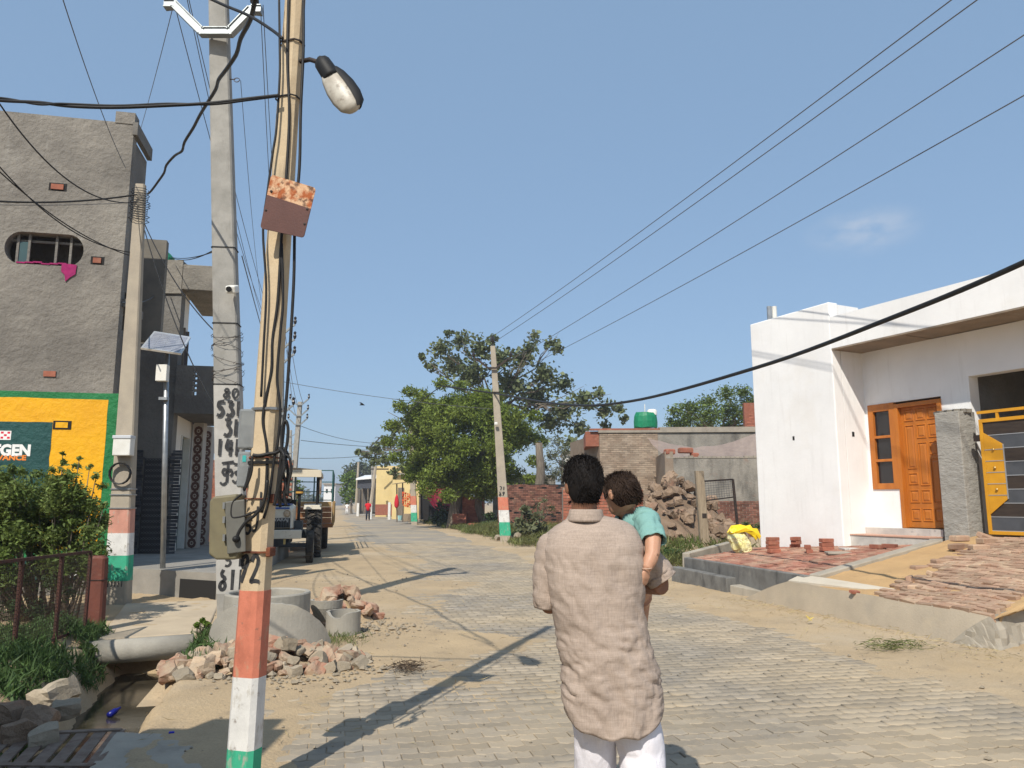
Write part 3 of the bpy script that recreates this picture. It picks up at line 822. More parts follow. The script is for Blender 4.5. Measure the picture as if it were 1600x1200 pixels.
# --- near pole painted in bands
NY = 4.32
nb, nt = D(377, 1232, NY), D(462, -14, NY + .05)
nt = nb + (nt - nb) * (6.0 / (nt.z - nb.z)); nb.z = -.15
NPOLE = Pole(nb, nt, .160, .108, .75, .024, rz=-.28)
npo = thing('concrete_pole', 'near leaning cream concrete pole wrapped in cables with red, white and green bands', 'utility pole', (nb.x, nb.y, 0))
NPOLE.shaft(18).build('shaft', M['pole_cream'], npo)
def zpx(y, Y=NY): return D(400, y, Y).z
for nm, ya, yb in (('band_salmon', 922, 1056), ('band_white', 1056, 1168), ('band_green', 1168, 1300)):
    NPOLE.sleeve(max(.0, zpx(yb)), zpx(ya)).build('painted_band', M[nm], npo)
pl = NPOLE.face(zpx(890)); zz = zpx(914)
for k, a in (('9', -.062), ('2', -.002)): mb = MB(); strokes(mb, pl, k, a, zz + .015, .06, .15, .022, .002); mb.build('painted_number', M['text_black'], npo)
zz = zpx(834)
for k, a, z, w_, h, pn, d in (('5', -.05, zz, .045, .08, .015, .0), ('J', -.01, zz + .01, .05, .14, .015, .0), ('1', .02, zpx(800), .04, .11, .013, -.002)): mb = MB(); strokes(mb, pl, k, a, z, w_, h, pn, d); mb.build('painted_mark', M['text_black'], npo)
# wire and strap bands round it
def bandring(P, z, ex, r, n=4): return MB().tube(P.ring(P.f(z), ex), r, n, closed=True)
for y, m_, r_ in ((779, 'rust', .004), (862, 'rust', .007), (640, 'steel', .006), (638, 'steel', .004), (63, 'iron', .006), (150, 'black_cable', .005), (723, 'black_cable', .011), (715, 'rust', .005)):
    bandring(NPOLE, zpx(y), .008, r_).build('strap', M[m_], npo)
for y in (779, 862):
    q = NPOLE.pt(zpx(y), .078, -.06); MB().box(q, (.022, .1, .05), ch=.004).build('clamp', M['rust'], npo)

# --- tall grey pole with V cross-arm and painted numbers
GY = 9.9
gb, gt = D(367, 979, GY), D(342, 0, GY); gt = gb + (gt - gb) * 1.10; gb.z = -.1
GPOLE = Pole(gb, gt, .355, .235, .75, .02, rz=.12)
gp = thing('concrete_pole', 'tall grey concrete pole with painted numbers and a galvanised V cross arm', 'utility pole', (gb.x, gb.y, 0))
GPOLE.shaft(16).build('shaft', M['pole_grey'], gp)
def gz_(y): return D(362, y, GY - .13).z
GPOLE.sleeve(gz_(928), gz_(601), .003).build('painted_plate', mat('whitewash', (.46, .44, .40), (.38, .36, .325), scale=4, rough=.9, bump=.3, bscale=40, stain=[((.3, .28, .25), 5, .58, .75, .6)]), gp)
pl = GPOLE.face(gz_(760))
off0 = GPOLE.c(GPOLE.f(gz_(760))).x
def gnum(keys, xs_, y0, y1, w, pen=.040):
    z0_, z1_ = gz_(y1), gz_(y0)
    f = GPOLE.f((z0_ + z1_) / 2); dx = GPOLE.c(f).x - off0
    hh_ = GPOLE.w(f) / 2 * GPOLE.ra - GPOLE.w(GPOLE.f(gz_(760))) / 2 * GPOLE.ra
    for k, x in zip(keys, xs_):
        a = onplane(x, (y0 + y1) / 2, pl.P, pl.u)[0]
        mb = MB(); strokes(mb, pl, k, a, z0_, w if k != '1' else .06, z1_ - z0_, pen, .012 + max(-.004, hh_ + .004)); mb.build('painted_number', M['text_black'], gp)
gnum('80', (349, 363), 607, 622, .085, .03)
gnum('531', (339, 354, 369), 627, 650, .095)
gnum('31', (350, 365), 655, 681, .10)
gnum('141', (340, 352, 367), 686, 712, .10)
gnum(['ku', 'ha'], (346, 363), 723, 757, .14, .028)
gnum('51', (352, 372), 868, 885, .085, .03)
gnum('611', (343, 360, 373), 890, 922, .095, .044)
for y in (385, 504, 600): bandring(GPOLE, gz_(y), .006, .008).build('wire_tie', M['black_cable'], gp)
# barbed wire coils
mb = MB()
for k in range(7):
    f = GPOLE.f(gz_(520 + k * 13)); pts = []
    for q in range(24):
        a = q / 24 * 2 * math.pi; h = GPOLE.w(f) / 2
        pts.append(GPOLE.c(f) + V(math.cos(a) * h * 1.28, math.sin(a) * h * 1.1, .07 * math.sin(a * 1 + k * 1.7) + .03 * nz(q, k)))
    mb.tube(pts, .0035, 3, closed=True)
    for q in range(0, 24, 3):
        p = pts[q]; mb.tube([p + V(-.02, 0, -.015), p + V(.02, -.01, .018)], .003, 3)
mb.build('barbed_wire', M['iron'], gp)
# V cross-arm of galvanised channel with insulators
M['galv'] = mat('galv', (.30, .325, .325), (.24, .255, .26), scale=7, rough=.45, metal=.6, bump=.1, bscale=30)
arm = [D(269, 24, GY), D(284, 24, GY), D(326, 66, GY), D(369, 66, GY), D(402, 32, GY), D(417, 32, GY)]
arm = [p + V(0, -.22, 0) for p in arm]
mb = MB(); rings = []
for i, p in enumerate(arm):
    t = (arm[min(i + 1, 5)] - arm[max(i - 1, 0)]).normalized(); nn = V(-t.z, 0, t.x).normalized()
    rings.append([p + nn * a + V(0, b, 0) for a, b in ((.055, -.05), (-.055, -.05), (-.055, .05), (.055, .05))])
mb.loft(rings); o = mb.build('cross_arm', M['galv'], gp)
mb = MB()
for p, q in zip(arm, arm[1:]):
    t = (q - p).normalized(); nn = V(-t.z, 0, t.x).normalized()
    mb.loft([[x + nn * s1_ + V(0, d_, 0) for s1_, d_ in ((.055, -.052), (.042, -.052), (.042, -.066), (.055, -.066))] for x in (p, q)])
    mb.loft([[x + nn * s1_ + V(0, d_, 0) for s1_, d_ in ((-.042, -.052), (-.055, -.052), (-.055, -.066), (-.042, -.066))] for x in (p, q)])
mb.build('channel_lip', M['galv'], o)
for x in (272, 405):
    p = D(x, 26 if x < 300 else 34, GY) + V(0, -.22, .05)
    MB().lathe(p, [(.0, 0), (.03, 0), (.03, .06), (.06, .09), (.062, .12), (.04, .14), (.062, .16), (.062, .19), (.04, .21), (.058, .23), (.05, .28), (0, .3)], 12).build('insulator', mat('porcelain', (.025, .018, .016), rough=.25), gp, smooth=True)
MB().tube([GPOLE.pt(D(330, 66, GY).z + .04, -.1, .09), GPOLE.pt(D(330, 66, GY).z + .04, -.1, -.3)], .012, 6).build('bolt', M['steel'], gp)
# camera on the pole
cc = D(363, 452, GY - .25)
ct = thing('security_camera', 'small white security camera fixed high on the tall grey pole', 'camera', cc)
bevel(MB().box(cc, (.13, .16, .1), Matrix.Rotation(.35, 3, 'X')).build('housing', M['plastic_white'], ct), .02, 3)
MB().lathe(cc + V(-.01, -.085, -.02), [(0, 0), (.035, 0), (.035, .02), (0, .02)], 14, axis=Matrix.Rotation(math.pi / 2 + .35, 3, 'X')).build('lens', M['black'], ct)
MB().box(cc + V(0, .12, .04), (.05, .12, .04)).build('bracket', M['plastic_white'], ct)

# --- slim pole in front of the plastered house
SY = 12.0
sb_, st_ = D(183, 948, SY), D(220, 289, SY); sb_.z = -.1
SPOLE = Pole(sb_, st_, .345, .15, .75, .02, rz=.1)
sp = thing('concrete_pole', 'slim pale concrete pole with pink, white and green bands before the painted wall', 'utility pole', (sb_.x, sb_.y, 0))
SPOLE.shaft(12).build('shaft', M['pole_sand'], sp)
zs = lambda y: D(190, y, SY - .1).z
for nm, ya, yb in (('band_pink', 795, 833), ('band_white', 833, 868), ('band_green', 868, 908)):
    SPOLE.sleeve(zs(yb), zs(ya)).build('painted_band', M[nm], sp)
for y in (764, 773, 794): bandring(SPOLE, zs(y), .012, .012).build('bracket', M['steel'], sp)
pl = SPOLE.face(zs(925)); mb = MB(); zz = zs(917)
for k in range(5): mb = MB(); strokes(mb, pl, '1', -.12 + k * .05, zz, .03, .09, .012, .002); mb.build('painted_mark', M['text_black'], sp)
mb = MB()
for k in range(5): mb.tube([SPOLE.pt(zs(740) + .16 * math.sin(q * .42), .17 * math.cos(q * .42) * .9, .05 + .01 * k) for q in range(15)], .012, 5, closed=True)
cb = mb.build('cable_coil', M['black_cable']); tag(cb, 'coil of dark cable hung on the slim banded pole', 'cable')
mx = thing('meter_box', 'cream meter box mounted on the slim banded pole', 'meter box', SPOLE.pt(zs(697), .02, .1))
bevel(MB().box(SPOLE.pt(zs(697), .04, .09), (.27, .15, .31)).build('case', M['plastic_white'], mx), .012)
bevel(MB().box(SPOLE.pt(zs(684), .04, .10), (.285, .16, .05)).build('lid', mat('grey_lid', (.5, .52, .54), rough=.5), mx), .008)
mb = MB()
for k in range(14):
    z = st_.z - .1 - k * .04; f = SPOLE.f(z)
    mb.tube([SPOLE.c(f) + V(.13 * math.cos(a) * (1 + .5 * nz(k, a)), .13 * math.sin(a), .07 * nz(a * 2, k)) for a in [q * .5 for q in range(13)]], .006, 4)
tag(mb.build('tangled_cable', M['black_cable']), 'tangle of thin cables wound round the top of the slim banded pole', 'cable')

# --- solar light pole
oY = 13.4
sol = thing('solar_light', 'steel post with tilted solar panel and small battery box', 'solar light', D(254, 897, oY))
MB().tube([D(254, 899, oY), D(261, 540, oY)], .045, 10).build('post', M['steel'], sol, smooth=True)
p = [D(220, 546, oY - .35), D(283, 555, oY - .35), D(298, 529, oY + .45), D(241, 520, oY + .45)]
nrm = (p[1] - p[0]).cross(p[3] - p[0]).normalized()
if nrm.y > 0: nrm = -nrm
mb = MB(); mb.boxpts([q - nrm * .0 for q in p] + [q + nrm * .035 for q in p]); pan_o = mb.build('panel_frame', mat('alu', (.62, .63, .63), rough=.35, metal=.6), sol)
def inset(u, v): return p[0].lerp(p[1], u).lerp(p[3].lerp(p[2], u), v)
for sgn in (-1, 1):
    mb = MB()
    for i in range(4):
        for j in range(9):
            u0, u1, v0, v1 = .05 + i * .225, .05 + i * .225 + .215, .06 + j * .098, .06 + j * .098 + .088
            mb.add([inset(u, v) + nrm * (.037 if sgn > 0 else -.002) for u, v in ((u0, v0), (u1, v0), (u1, v1), (u0, v1))], [(0, 1, 2, 3)])
    mb.build('solar_cells', mat('cells', (.20, .21, .25), (.30, .31, .34), scale=9, rough=.15, spec=.5), pan_o)
MB().tube([D(261, 552, oY), D(262, 575, oY)], .03, 6).build('panel_arm', M['iron'], sol)
bevel(MB().box(D(254, 583, oY - .12), (.19, .12, .29)).build('battery_box', M['plastic_white'], sol), .008)
bx = D(256, 623, oY - .06); MB().box(bx, (.14, .1, .05)).build('clamp', M['steel'], sol)

# --- street light on the near pole
lt = thing('street_lamp', 'grimy street lamp with a drooping diffuser on the near cream pole', 'street lamp', D(478, 97, NY))
arm_ = [D(470, 96, NY + .02), D(484, 93, NY - .03), D(497, 97, NY - .06), D(507, 102, NY - .08)]
MB().tube(arm_, .014, 8).build('lamp_arm', M['iron'], lt, smooth=True)
h0, h1 = D(503, 97, NY - .08), D(553, 172, NY - .16)
ax = (h1 - h0).normalized(); sd_ = V(ax.z, 0, -ax.x).normalized(); up_ = ax.cross(sd_).normalized()
L_ = (h1 - h0).length
def bodyrings(prof, y0, y1):
    out = []
    for t, w, hgt in prof:
        c_ = h0 + ax * (L_ * t)
        out.append([c_ + sd_ * (w * math.cos(a) + .0) + up_ * (hgt * math.sin(a)) for a in [lerp(y0, y1, q / 10) for q in range(11)]])
    return out
hw_ = .052
MB().loft(bodyrings([(-.03, .025, .04), (.02, .05, .055), (.12, .052, .06), (.32, .055, .055), (.36, .05, .05)], 0, 2 * math.pi * 10 / 11), 0).build('gear_housing', M['black'], lt, smooth=True)
side = -1
prof = [(.22, .052, .05), (.34, .07, .066), (.55, .085, .07), (.75, .086, .066), (.92, .072, .054), (1.0, .04, .035)]
off = sd_ * 0.0
MB().loft(bodyrings([(t, w * .98, h * .6) for t, w, h in prof], 0, 2 * math.pi * 10 / 11), 0).build('diffuser', mat('dirty_diffuser', (.50, .47, .40), (.36, .32, .26), scale=14, rough=.4, stain=[((.12, .09, .06), 22, .55, .7, .7)]), lt, smooth=True)
mb = MB().loft([[q - sd_ * .012 for q in rg] for rg in bodyrings([(t * 1.0, w * 1.0, h * .62) for t, w, h in prof], math.pi * .62, math.pi * 1.38)], 0, False, False, False)
mb.build('lamp_back', M['black'], lt, smooth=True)

# --- rusty metal plate tied to the near pole
pq = [D(424, 273, NY - .14), D(494, 294, NY - .15), D(475, 372, NY - .15), D(407, 357, NY - .14)]
rp = thing('metal_plate', 'square rusty sheet metal plate tied to the near cream pole', 'plate', (pq[0] + pq[2]) / 2)
def rl(u, v): return pq[0].lerp(pq[1], u).lerp(pq[3].lerp(pq[2], u), v)
rpn = (pq[1] - pq[0]).cross(pq[3] - pq[0]).normalized(); rpn = rpn if rpn.y < 0 else -rpn
out = []
for cu, cv in ((0, 0), (1, 0), (1, 1), (0, 1)):
    for k in range(4):
        a = math.pi / 2 * k / 3 + {(0, 0): math.pi, (1, 0): 1.5 * math.pi, (1, 1): 0, (0, 1): .5 * math.pi}[(cu, cv)]
        rr = .06; out.append((cu + (rr if cu == 0 else -rr) + rr * math.cos(a), cv + (rr if cv == 0 else -rr) + rr * math.sin(a)))
def plate_piece(sel, ex):
    mbb = MB(); poly = [q for q in sel]
    n_ = len(poly); mbb.add([rl(u, v) for u, v in poly] + [rl(u, v) + rpn * ex for u, v in poly], [tuple(range(n_)), tuple(range(2 * n_ - 1, n_ - 1, -1))] + [(i, n_ + i, n_ + (i + 1) % n_, (i + 1) % n_) for i in range(n_)]); return mbb
M['rust_bright'] = mat('rust_bright', (.36, .10, .03), (.62, .40, .24), scale=17, rough=.8, bump=.4, bscale=90, lo=.42, hi=.56, stain=[((.07, .03, .02), 24, .52, .64, .85)])
M['oxide_paint'] = mat('oxide_paint', (.115, .05, .04), (.09, .04, .033), scale=6, rough=.65, bump=.2, bscale=90, stain=[((.2, .08, .05), 30, .62, .75, .5)])
up = [q for q in out if q[1] < .4]; lo_ = [q for q in out if q[1] > .6]
plate_piece([up[i] for i in range(len(up))] + [(1, .42), (0, .38)], .004).build('bare_strip', M['rust_bright'], rp)
plate_piece([(0, .383), (1, .423)] + lo_, .007).build('painted_sheet', M['oxide_paint'], rp)
for u, v in ((.08, .3), (.93, .45), (.05, .66), (.95, .74)):
    MB().lathe(rl(u, v) + rpn * .004, [(0, .008), (.007, .006), (.008, 0)], 7, axis=rpn.to_track_quat('Z', 'Y').to_matrix()).build('rivet', M['iron'], rp)

# --- boxes on the near pole
jb = thing('junction_box', 'khaki plastic junction box hung on the left of the near pole above the painted numbers', 'junction box', D(366, 820, NY))
q0, q1 = D(343, 776, NY + .05), D(388, 870, NY + .05)
mb = MB(); pr_ = []
for x, y in ((344, 783), (350, 776), (386, 772), (388, 866), (384, 872), (354, 872), (343, 864)): pr_.append(D(x, y, NY + .05))
n_ = len(pr_); dv = V(-.012, -.13, 0)
mb.add(pr_ + [q + dv for q in pr_], [tuple(range(n_)), tuple(range(2 * n_ - 1, n_ - 1, -1))] + [(i, n_ + i, n_ + (i + 1) % n_, (i + 1) % n_) for i in range(n_)])
M['khaki'] = mat('khaki', (.20, .175, .105), (.155, .135, .085), scale=7, rough=.45, stain=[((.12, .10, .06), 9, .55, .75, .6)])
bevel(mb.build('case', M['khaki'], jb), .012, 3)
pr2 = [D(x, y, NY - .085) for x, y in ((352, 784), (383, 780), (385, 862), (356, 866))]
mb = MB(); mb.add(pr2 + [q + V(0, -.014, 0) for q in pr2], [(3, 2, 1, 0), (4, 5, 6, 7), (0, 4, 7, 3), (1, 2, 6, 5), (0, 1, 5, 4), (3, 7, 6, 2)])
bevel(mb.build('cover', mat('khaki_grey', (.15, .148, .13), (.115, .112, .10), scale=7, rough=.4), jb), .01, 3)
gl = D(370, 842, NY - .1)
MB().lathe(gl, [(.0, .035), (.012, .035), (.018, .02), (.02, 0)], 10, axis=Matrix.Rotation(math.pi / 2, 3, 'X')).build('cable_gland', M['black'], jb, smooth=True)
for y in (790, 812, 840): MB().box(D(351, y, NY - .09), (.012, .03, .035)).build('latch', M['steel'], jb)
M['clear_plastic'] = mat('clear_plastic', (.48, .50, .50), (.40, .42, .42), scale=9, rough=.1, spec=.5, trans=.55)
for nm, (x0, y0, x1, y1), lab, disp in (('meter', (376, 640, 402, 702), 'clear plastic electric meter case, the upper one beside the near pole', (392, 688)), ('meter', (374, 706, 394, 762), 'clear plastic electric meter case with teal sticker, the lower one', (387, 744))):
    c_ = (D(x0, y0, NY + .02) + D(x1, y1, NY + .02)) / 2; w_, h_ = (D(x1, y0, NY) - D(x0, y0, NY)).length, D(x0, y0, NY).z - D(x0, y1, NY).z
    mt = thing('electric_meter', lab, 'meter', c_)
    bevel(MB().box(c_, (w_, .085, h_)).build('cover', M['clear_plastic'], mt), .012, 3)
    bevel(MB().box(c_ + V(0, .045, 0), (w_ * 1.06, .02, h_ * 1.03)).build('back_plate', mat('meter_back', (.42, .42, .4), rough=.5), mt), .006)
    MB().box(c_ + V(.008, .01, -h_ * .28), (w_ * .55, .04, h_ * .2)).build('terminal_block', M['black'], mt)
    MB().box(c_ + V(0, .0, h_ * .24), (w_ * .7, .04, h_ * .3)).build('dial', M['plastic_white'], mt)
    if y0 > 700: MB().box(c_ + V(.004, -.044, h_ * .3), (.02, .003, .035)).build('sticker', mat('teal_sticker', (.05, .38, .36), rough=.5), mt)
# --- service cables running down the near pole
def cable(label, pts, r, m='black_cable', n=6, smooth_n=5, name='cable', cat='cable', group=None):
    P = [Vector(q) for q in pts]; out_ = []
    for i in range(len(P) - 1):
        a, b, c_, d = P[max(i - 1, 0)], P[i], P[i + 1], P[min(i + 2, len(P) - 1)]
        for k in range(smooth_n):
            t = k / smooth_n
            out_.append(.5 * ((2 * b) + (c_ - a) * t + (2 * a - 5 * b + 4 * c_ - d) * t * t + (3 * b - a - 3 * c_ + d) * t ** 3))
    out_.append(P[-1])
    return tag(MB().tube(out_, r, n).build(name, M[m], smooth=True), label, cat, group)
def on_near(pix, lift=.012):
    """follow the near pole's camera side: pixel list -> points just off the pole"""
    o_ = []
    for x, y in pix:
        z = D(x, y, NY - .09).z; f = NPOLE.f(z); o_.append(D(x, y, NPOLE.c(f).y - NPOLE.w(f) / 2 * .72 - lift))
    return o_
cable('thick black cable snaking down the middle of the near pole', on_near([(451, -10), (449, 90), (452, 180), (447, 280), (440, 370), (434, 470), (426, 530), (424, 580), (414, 630), (411, 660), (417, 700), (416, 760), (409, 800)]), .0085)
cable('thick black cable down the right edge of the near pole', on_near([(474, -10), (474, 80), (470, 170), (468, 260), (461, 340), (459, 440), (452, 560), (446, 640), (434, 760), (428, 790)]), .009)
cable('loose grey cable hanging along the left of the near pole', on_near([(436, -5), (437, 70), (437, 120), (432, 200), (426, 240), (418, 300), (411, 360), (416, 450), (412, 540), (408, 620)], .03), .007)
cable('black cable wandering between the bands of the near pole', on_near([(440, 380), (442, 470), (438, 520), (433, 590), (438, 640), (434, 690), (428, 720), (420, 780), (412, 810)]), .008)
cable('black cable plugged into the khaki junction box', on_near([(418, 750), (412, 785), (398, 805), (385, 815), (374, 830), (370, 842)], .06), .009)
cable('thin cable entering the top of the khaki junction box', on_near([(408, 795), (390, 803), (372, 808), (362, 806), (364, 785), (378, 772)], .06), .006)
cable('black cable loop standing off the right of the near pole', [D(x, y, NY - .12) for x, y in [(441, 720), (440, 690), (441, 668), (446, 657), (450, 668), (449, 690), (446, 710), (450, 740), (444, 770), (447, 790)]], .0085)
cable('black cable tail drooping from the knot on the near pole', [D(x, y, NY - .14) for x, y in [(443, 710), (452, 715), (455, 735), (451, 755), (449, 775), (446, 758), (443, 740)]], .0075)
cable('black cable looping below the electric meters', [D(x, y, NY - .1) for x, y in [(394, 712), (393, 735), (388, 752), (381, 766), (386, 752), (391, 728)]], .008)
cable('black cable wrapped across the front of the near pole', on_near([(395, 711), (405, 712), (420, 709), (432, 707), (443, 701), (450, 712)], .02), .010)
for k in range(5):
    cable(['black cable knotted at the right of the near pole, uppermost strand', 'black cable strand knotted just under the uppermost one', 'middle black strand of the knot beside the near pole', 'black strand near the bottom of the knot beside the near pole', 'lowest black strand of the knot beside the near pole'][k],
          [D(436 + 3 * k, 700 + 3 * k, NY - .13), D(444, 712 + 5 * k, NY - .17), D(440 - k, 735 + 8 * k, NY - .14), D(438, 760 + 8 * k, NY - .11)], .008, group='knotted cables on the near pole')
# ------------------------------------------------------------------ right: white house
U_ = V(.435, -.90, 0).normalized()                   # along its front, towards the viewer
W_ = V(-U_.y, U_.x, 0)                               # into the house
A0 = D(1181, 700, 16.2); A0.z = 0
WPn = Plane(A0, U_)
if WPn.n.dot(W_) > 0: WPn.n = -WPn.n
IN = -WPn.n
wp = lambda x, y: WPn.px(x, y)
wh = thing('white_house', 'new single storey white house with orange door on a brick terrace', 'house', (A0.x, A0.y, .6))
sB = wp(1309, 700)[0]
zTop = wp(1172, 507)[1]; zTop2 = wp(1302, 494)[1]; zSof = wp(1299, 547)[1]
zG = .35                                             # walls start below the terrace
REC = .8
RP = Plane(A0 + IN * REC, U_); RP.n = WPn.n
rp_ = lambda x, y: RP.px(x, y)
SE = 9.5
mb = MB()
# left block: tapering top edge, front 0..sB, depth 4
WPn.slab(mb, 0, sB, zG, zTop, -.24, 0)
o = mb.build('front_wall', M['white_wall'], wh); bevel(o, .02, 2)
mb = MB(); WPn.slab(mb, sB - .22, sB, zG, zTop - .03, -REC, -.242); mb.build('return_wall', M['white_wall'], wh)
mb = MB(); WPn.slab(mb, 0, .22, zG, zTop - .02, -4.5, -.242); WPn.slab(mb, .222, SE, zG, zTop2 - .4, -4.7, -4.5); mb.build('side_wall', M['white_wall'], wh)
# roof, canopy with plaster soffit, parapet band
mb = MB(); WPn.slab(mb, sB + .003, SE, zSof + .03, zTop2, -.12, -.002); mb.build('parapet', M['white_wall'], wh)
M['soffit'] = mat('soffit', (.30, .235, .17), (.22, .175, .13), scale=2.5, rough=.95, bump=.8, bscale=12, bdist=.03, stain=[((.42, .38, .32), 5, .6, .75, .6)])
nb_ = 5
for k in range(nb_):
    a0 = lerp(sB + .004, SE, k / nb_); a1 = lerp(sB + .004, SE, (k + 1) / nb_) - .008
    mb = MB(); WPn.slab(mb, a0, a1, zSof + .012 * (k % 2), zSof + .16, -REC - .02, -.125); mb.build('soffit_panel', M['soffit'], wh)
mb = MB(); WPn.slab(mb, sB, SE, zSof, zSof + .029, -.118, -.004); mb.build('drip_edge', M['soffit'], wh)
mb = MB(); WPn.slab(mb, .23, SE, zSof + .17, zSof + .3, -4.49, -.25); mb.build('roof', M['plaster_mid'], wh)
# recessed wall with sidelight, door and the gate opening
(dA, dzt), (dB, _) = rp_(1397, 632), rp_(1470, 622)
dzb = rp_(1480, 827)[1]
(sA_, szt), (_, szb) = rp_(1356, 634), rp_(1362, 765)
gA, gzt = rp_(1513, 588)
sA_ = max(sA_, sB + .002)
T_ = .24
mb = MB()
RP.slab(mb, sB - .2, sA_ - .001, zG, zSof, -T_, 0) if sA_ - sB > .03 else None
RP.slab(mb, sA_ if sA_ - sB > .03 else sB - .2, dA, zG, szb, -T_, 0)
RP.slab(mb, sA_ if sA_ - sB > .03 else sB - .2, dB, max(szt, dzt), zSof, -T_, 0)
RP.slab(mb, dB, gA, zG, zSof, -T_, 0)
RP.slab(mb, gA, SE, gzt, zSof, -T_, 0)
mb.build('recessed_wall', M['white_wall'], wh)
# garage interior
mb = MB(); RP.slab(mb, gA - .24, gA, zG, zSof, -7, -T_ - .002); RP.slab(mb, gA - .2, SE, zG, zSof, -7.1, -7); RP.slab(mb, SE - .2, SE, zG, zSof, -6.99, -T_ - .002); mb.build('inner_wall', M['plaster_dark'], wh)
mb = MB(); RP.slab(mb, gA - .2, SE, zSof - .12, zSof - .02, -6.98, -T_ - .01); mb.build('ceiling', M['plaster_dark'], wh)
# small openings for pipes
for x, y, pl_, in ((1240, 684, WPn), ):
    a, z = pl_.px(x, y); mb = MB(); pl_.slab(mb, a - .025, a + .025, z - .05, z + .03, .001, .004); mb.build('wall_hole', M['void'], wh)
RT = Plane(A0 + U_ * sB, IN); RT.n = V(U_.x, U_.y, 0)
a, z = RT.px(1333, 678); mb = MB(); RT.slab(mb, a - .03, a + .03, z - .05, z + .04, .001, .005); mb.build('wall_hole', M['void'], wh)
# rooftop pipe stub
for x in (1202, 1210):
    q = D(x, 487, 17.0); mb = MB(); mb.lathe(q, [(0, -.5), (.055, -.5), (.055, .12), (.045, .12), (.045, .1), (0, .1)], 10); mb.build('roof_pipe', M['plastic_white'] if x > 1205 else M['steel'], wh, smooth=False)
# orange joinery
M['orange_wood'] = mat('orange_wood', (.50, .165, .022), (.40, .125, .018), scale=3, rough=.38, bump=.15, bscale=60, stretch=(3, 3, .4), spec=.45, fine=.08)
dr = thing  # (door and sidelight are parts of the house)
fw = .075
mb = MB(); RP.slab(mb, dA, dA + fw, dzb, dzt, -.12, .03); RP.slab(mb, dB - fw, dB, dzb, dzt, -.12, .03); RP.slab(mb, dA + fw, dB - fw, dzt - fw, dzt, -.12, .03)
fr_ = mb.build('door_frame', M['orange_wood'], wh); bevel(fr_, .006)
mb = MB(); RP.slab(mb, dA + fw + .003, dB - fw - .003, dzb + .01, dzt - fw - .003, -.10, -.06); door = mb.build('door', M['orange_wood'], wh)
x0, x1, y0, y1 = dA + fw + .003, dB - fw - .003, dzb + .01, dzt - fw - .003
DW, DH = x1 - x0, y1 - y0
def dpanel(u0, v0, u1, v1):
    mbb = MB(); a0, a1, z0_, z1_ = x0 + u0 * DW, x0 + u1 * DW, y0 + v0 * DH, y0 + v1 * DH
    k = .028; d0, d1 = -.0605, -.045
    o_ = [RP.at(a, z, d0) for a, z in ((a0, z0_), (a1, z0_), (a1, z1_), (a0, z1_))]
    g_ = [RP.at(a, z, d1) for a, z in ((a0 + .012, z0_ + .012), (a1 - .012, z0_ + .012), (a1 - .012, z1_ - .012), (a0 + .012, z1_ - .012))]
    h_ = [RP.at(a, z, -.066) for a, z in ((a0 + .024, z0_ + .024), (a1 - .024, z0_ + .024), (a1 - .024, z1_ - .024), (a0 + .024, z1_ - .024))]
    i_ = [RP.at(a, z, -.047) for a, z in ((a0 + .055, z0_ + .06), (a1 - .055, z0_ + .06), (a1 - .055, z1_ - .06), (a0 + .055, z1_ - .06))]
    mbb.loft([o_, g_, h_, i_], 0, False, True); mbb.build('panel', M['orange_wood'], door)
for c in ((.08, .88, .33, .98), (.375, .88, .625, .98), (.67, .88, .92, .98),
          (.08, .48, .33, .85), (.375, .73, .625, .85), (.67, .73, .92, .85), (.67, .59, .92, .70), (.375, .34, .625, .70),
          (.08, .35, .33, .45), (.67, .20, .92, .56), (.08, .20, .33, .31), (.375, .20, .625, .31), (.08, .05, .33, .16), (.375, .05, .625, .16), (.67, .05, .92, .16)):
    dpanel(*c)
sl = thing
mb = MB(); b = .11
sL, sR = sA_ + .002, dA - .003
RP.slab(mb, sL, sL + b, szb, szt, -.06, .025); RP.slab(mb, sR - b, sR, szb, szt, -.06, .025)
hh = (szt - szb)
zz = [szb, szb + .11, szb + .11 + .25 * hh, szb + .16 + .25 * hh, szb + .16 + .5 * hh - .01, szb + .21 + .5 * hh - .01, szt - .14, szt]
for i in (0, 2, 4, 6): RP.slab(mb, sL + b, sR - b, zz[i], zz[i + 1], -.06, .025)
sdl = mb.build('sidelight', M['orange_wood'], wh); bevel(sdl, .006)
for i in (1, 3, 5):
    mb = MB(); RP.slab(mb, sL + b, sR - b, zz[i], zz[i + 1], -.035, -.03); mb.build('pane', mat('dark_glass', (.02, .02, .022), rough=.12, spec=.5), sdl)
# marble plinth and step under the door
M['marble'] = mat('marble', (.55, .52, .47), (.43, .41, .38), scale=4, rough=.3, stain=[((.25, .24, .23), 7, .6, .68, .6), ((.62, .6, .57), 3, .55, .7, .6)], spec=.5)
zst = WPn.px(1345, 850)[1]
zmid = lerp(zst, dzb, .5)
mb = MB(); RP.slab(mb, sB + .003, dB - .01, zst - .25, dzb - .004, .002, .22); bevel(mb.build('plinth', M['marble'], wh), .004)
mb = MB(); RP.slab(mb, sB + .003, dB + .02, zst - .3, zmid, .222, .62); bevel(mb.build('door_step', M['marble'], wh), .004)
mb = MB(); RP.slab(mb, sB + .003, dB + .024, zmid + .001, zmid + .022, .2225, .635); mb.build('step_edging', mat('edging', (.55, .33, .24), rough=.5), wh)
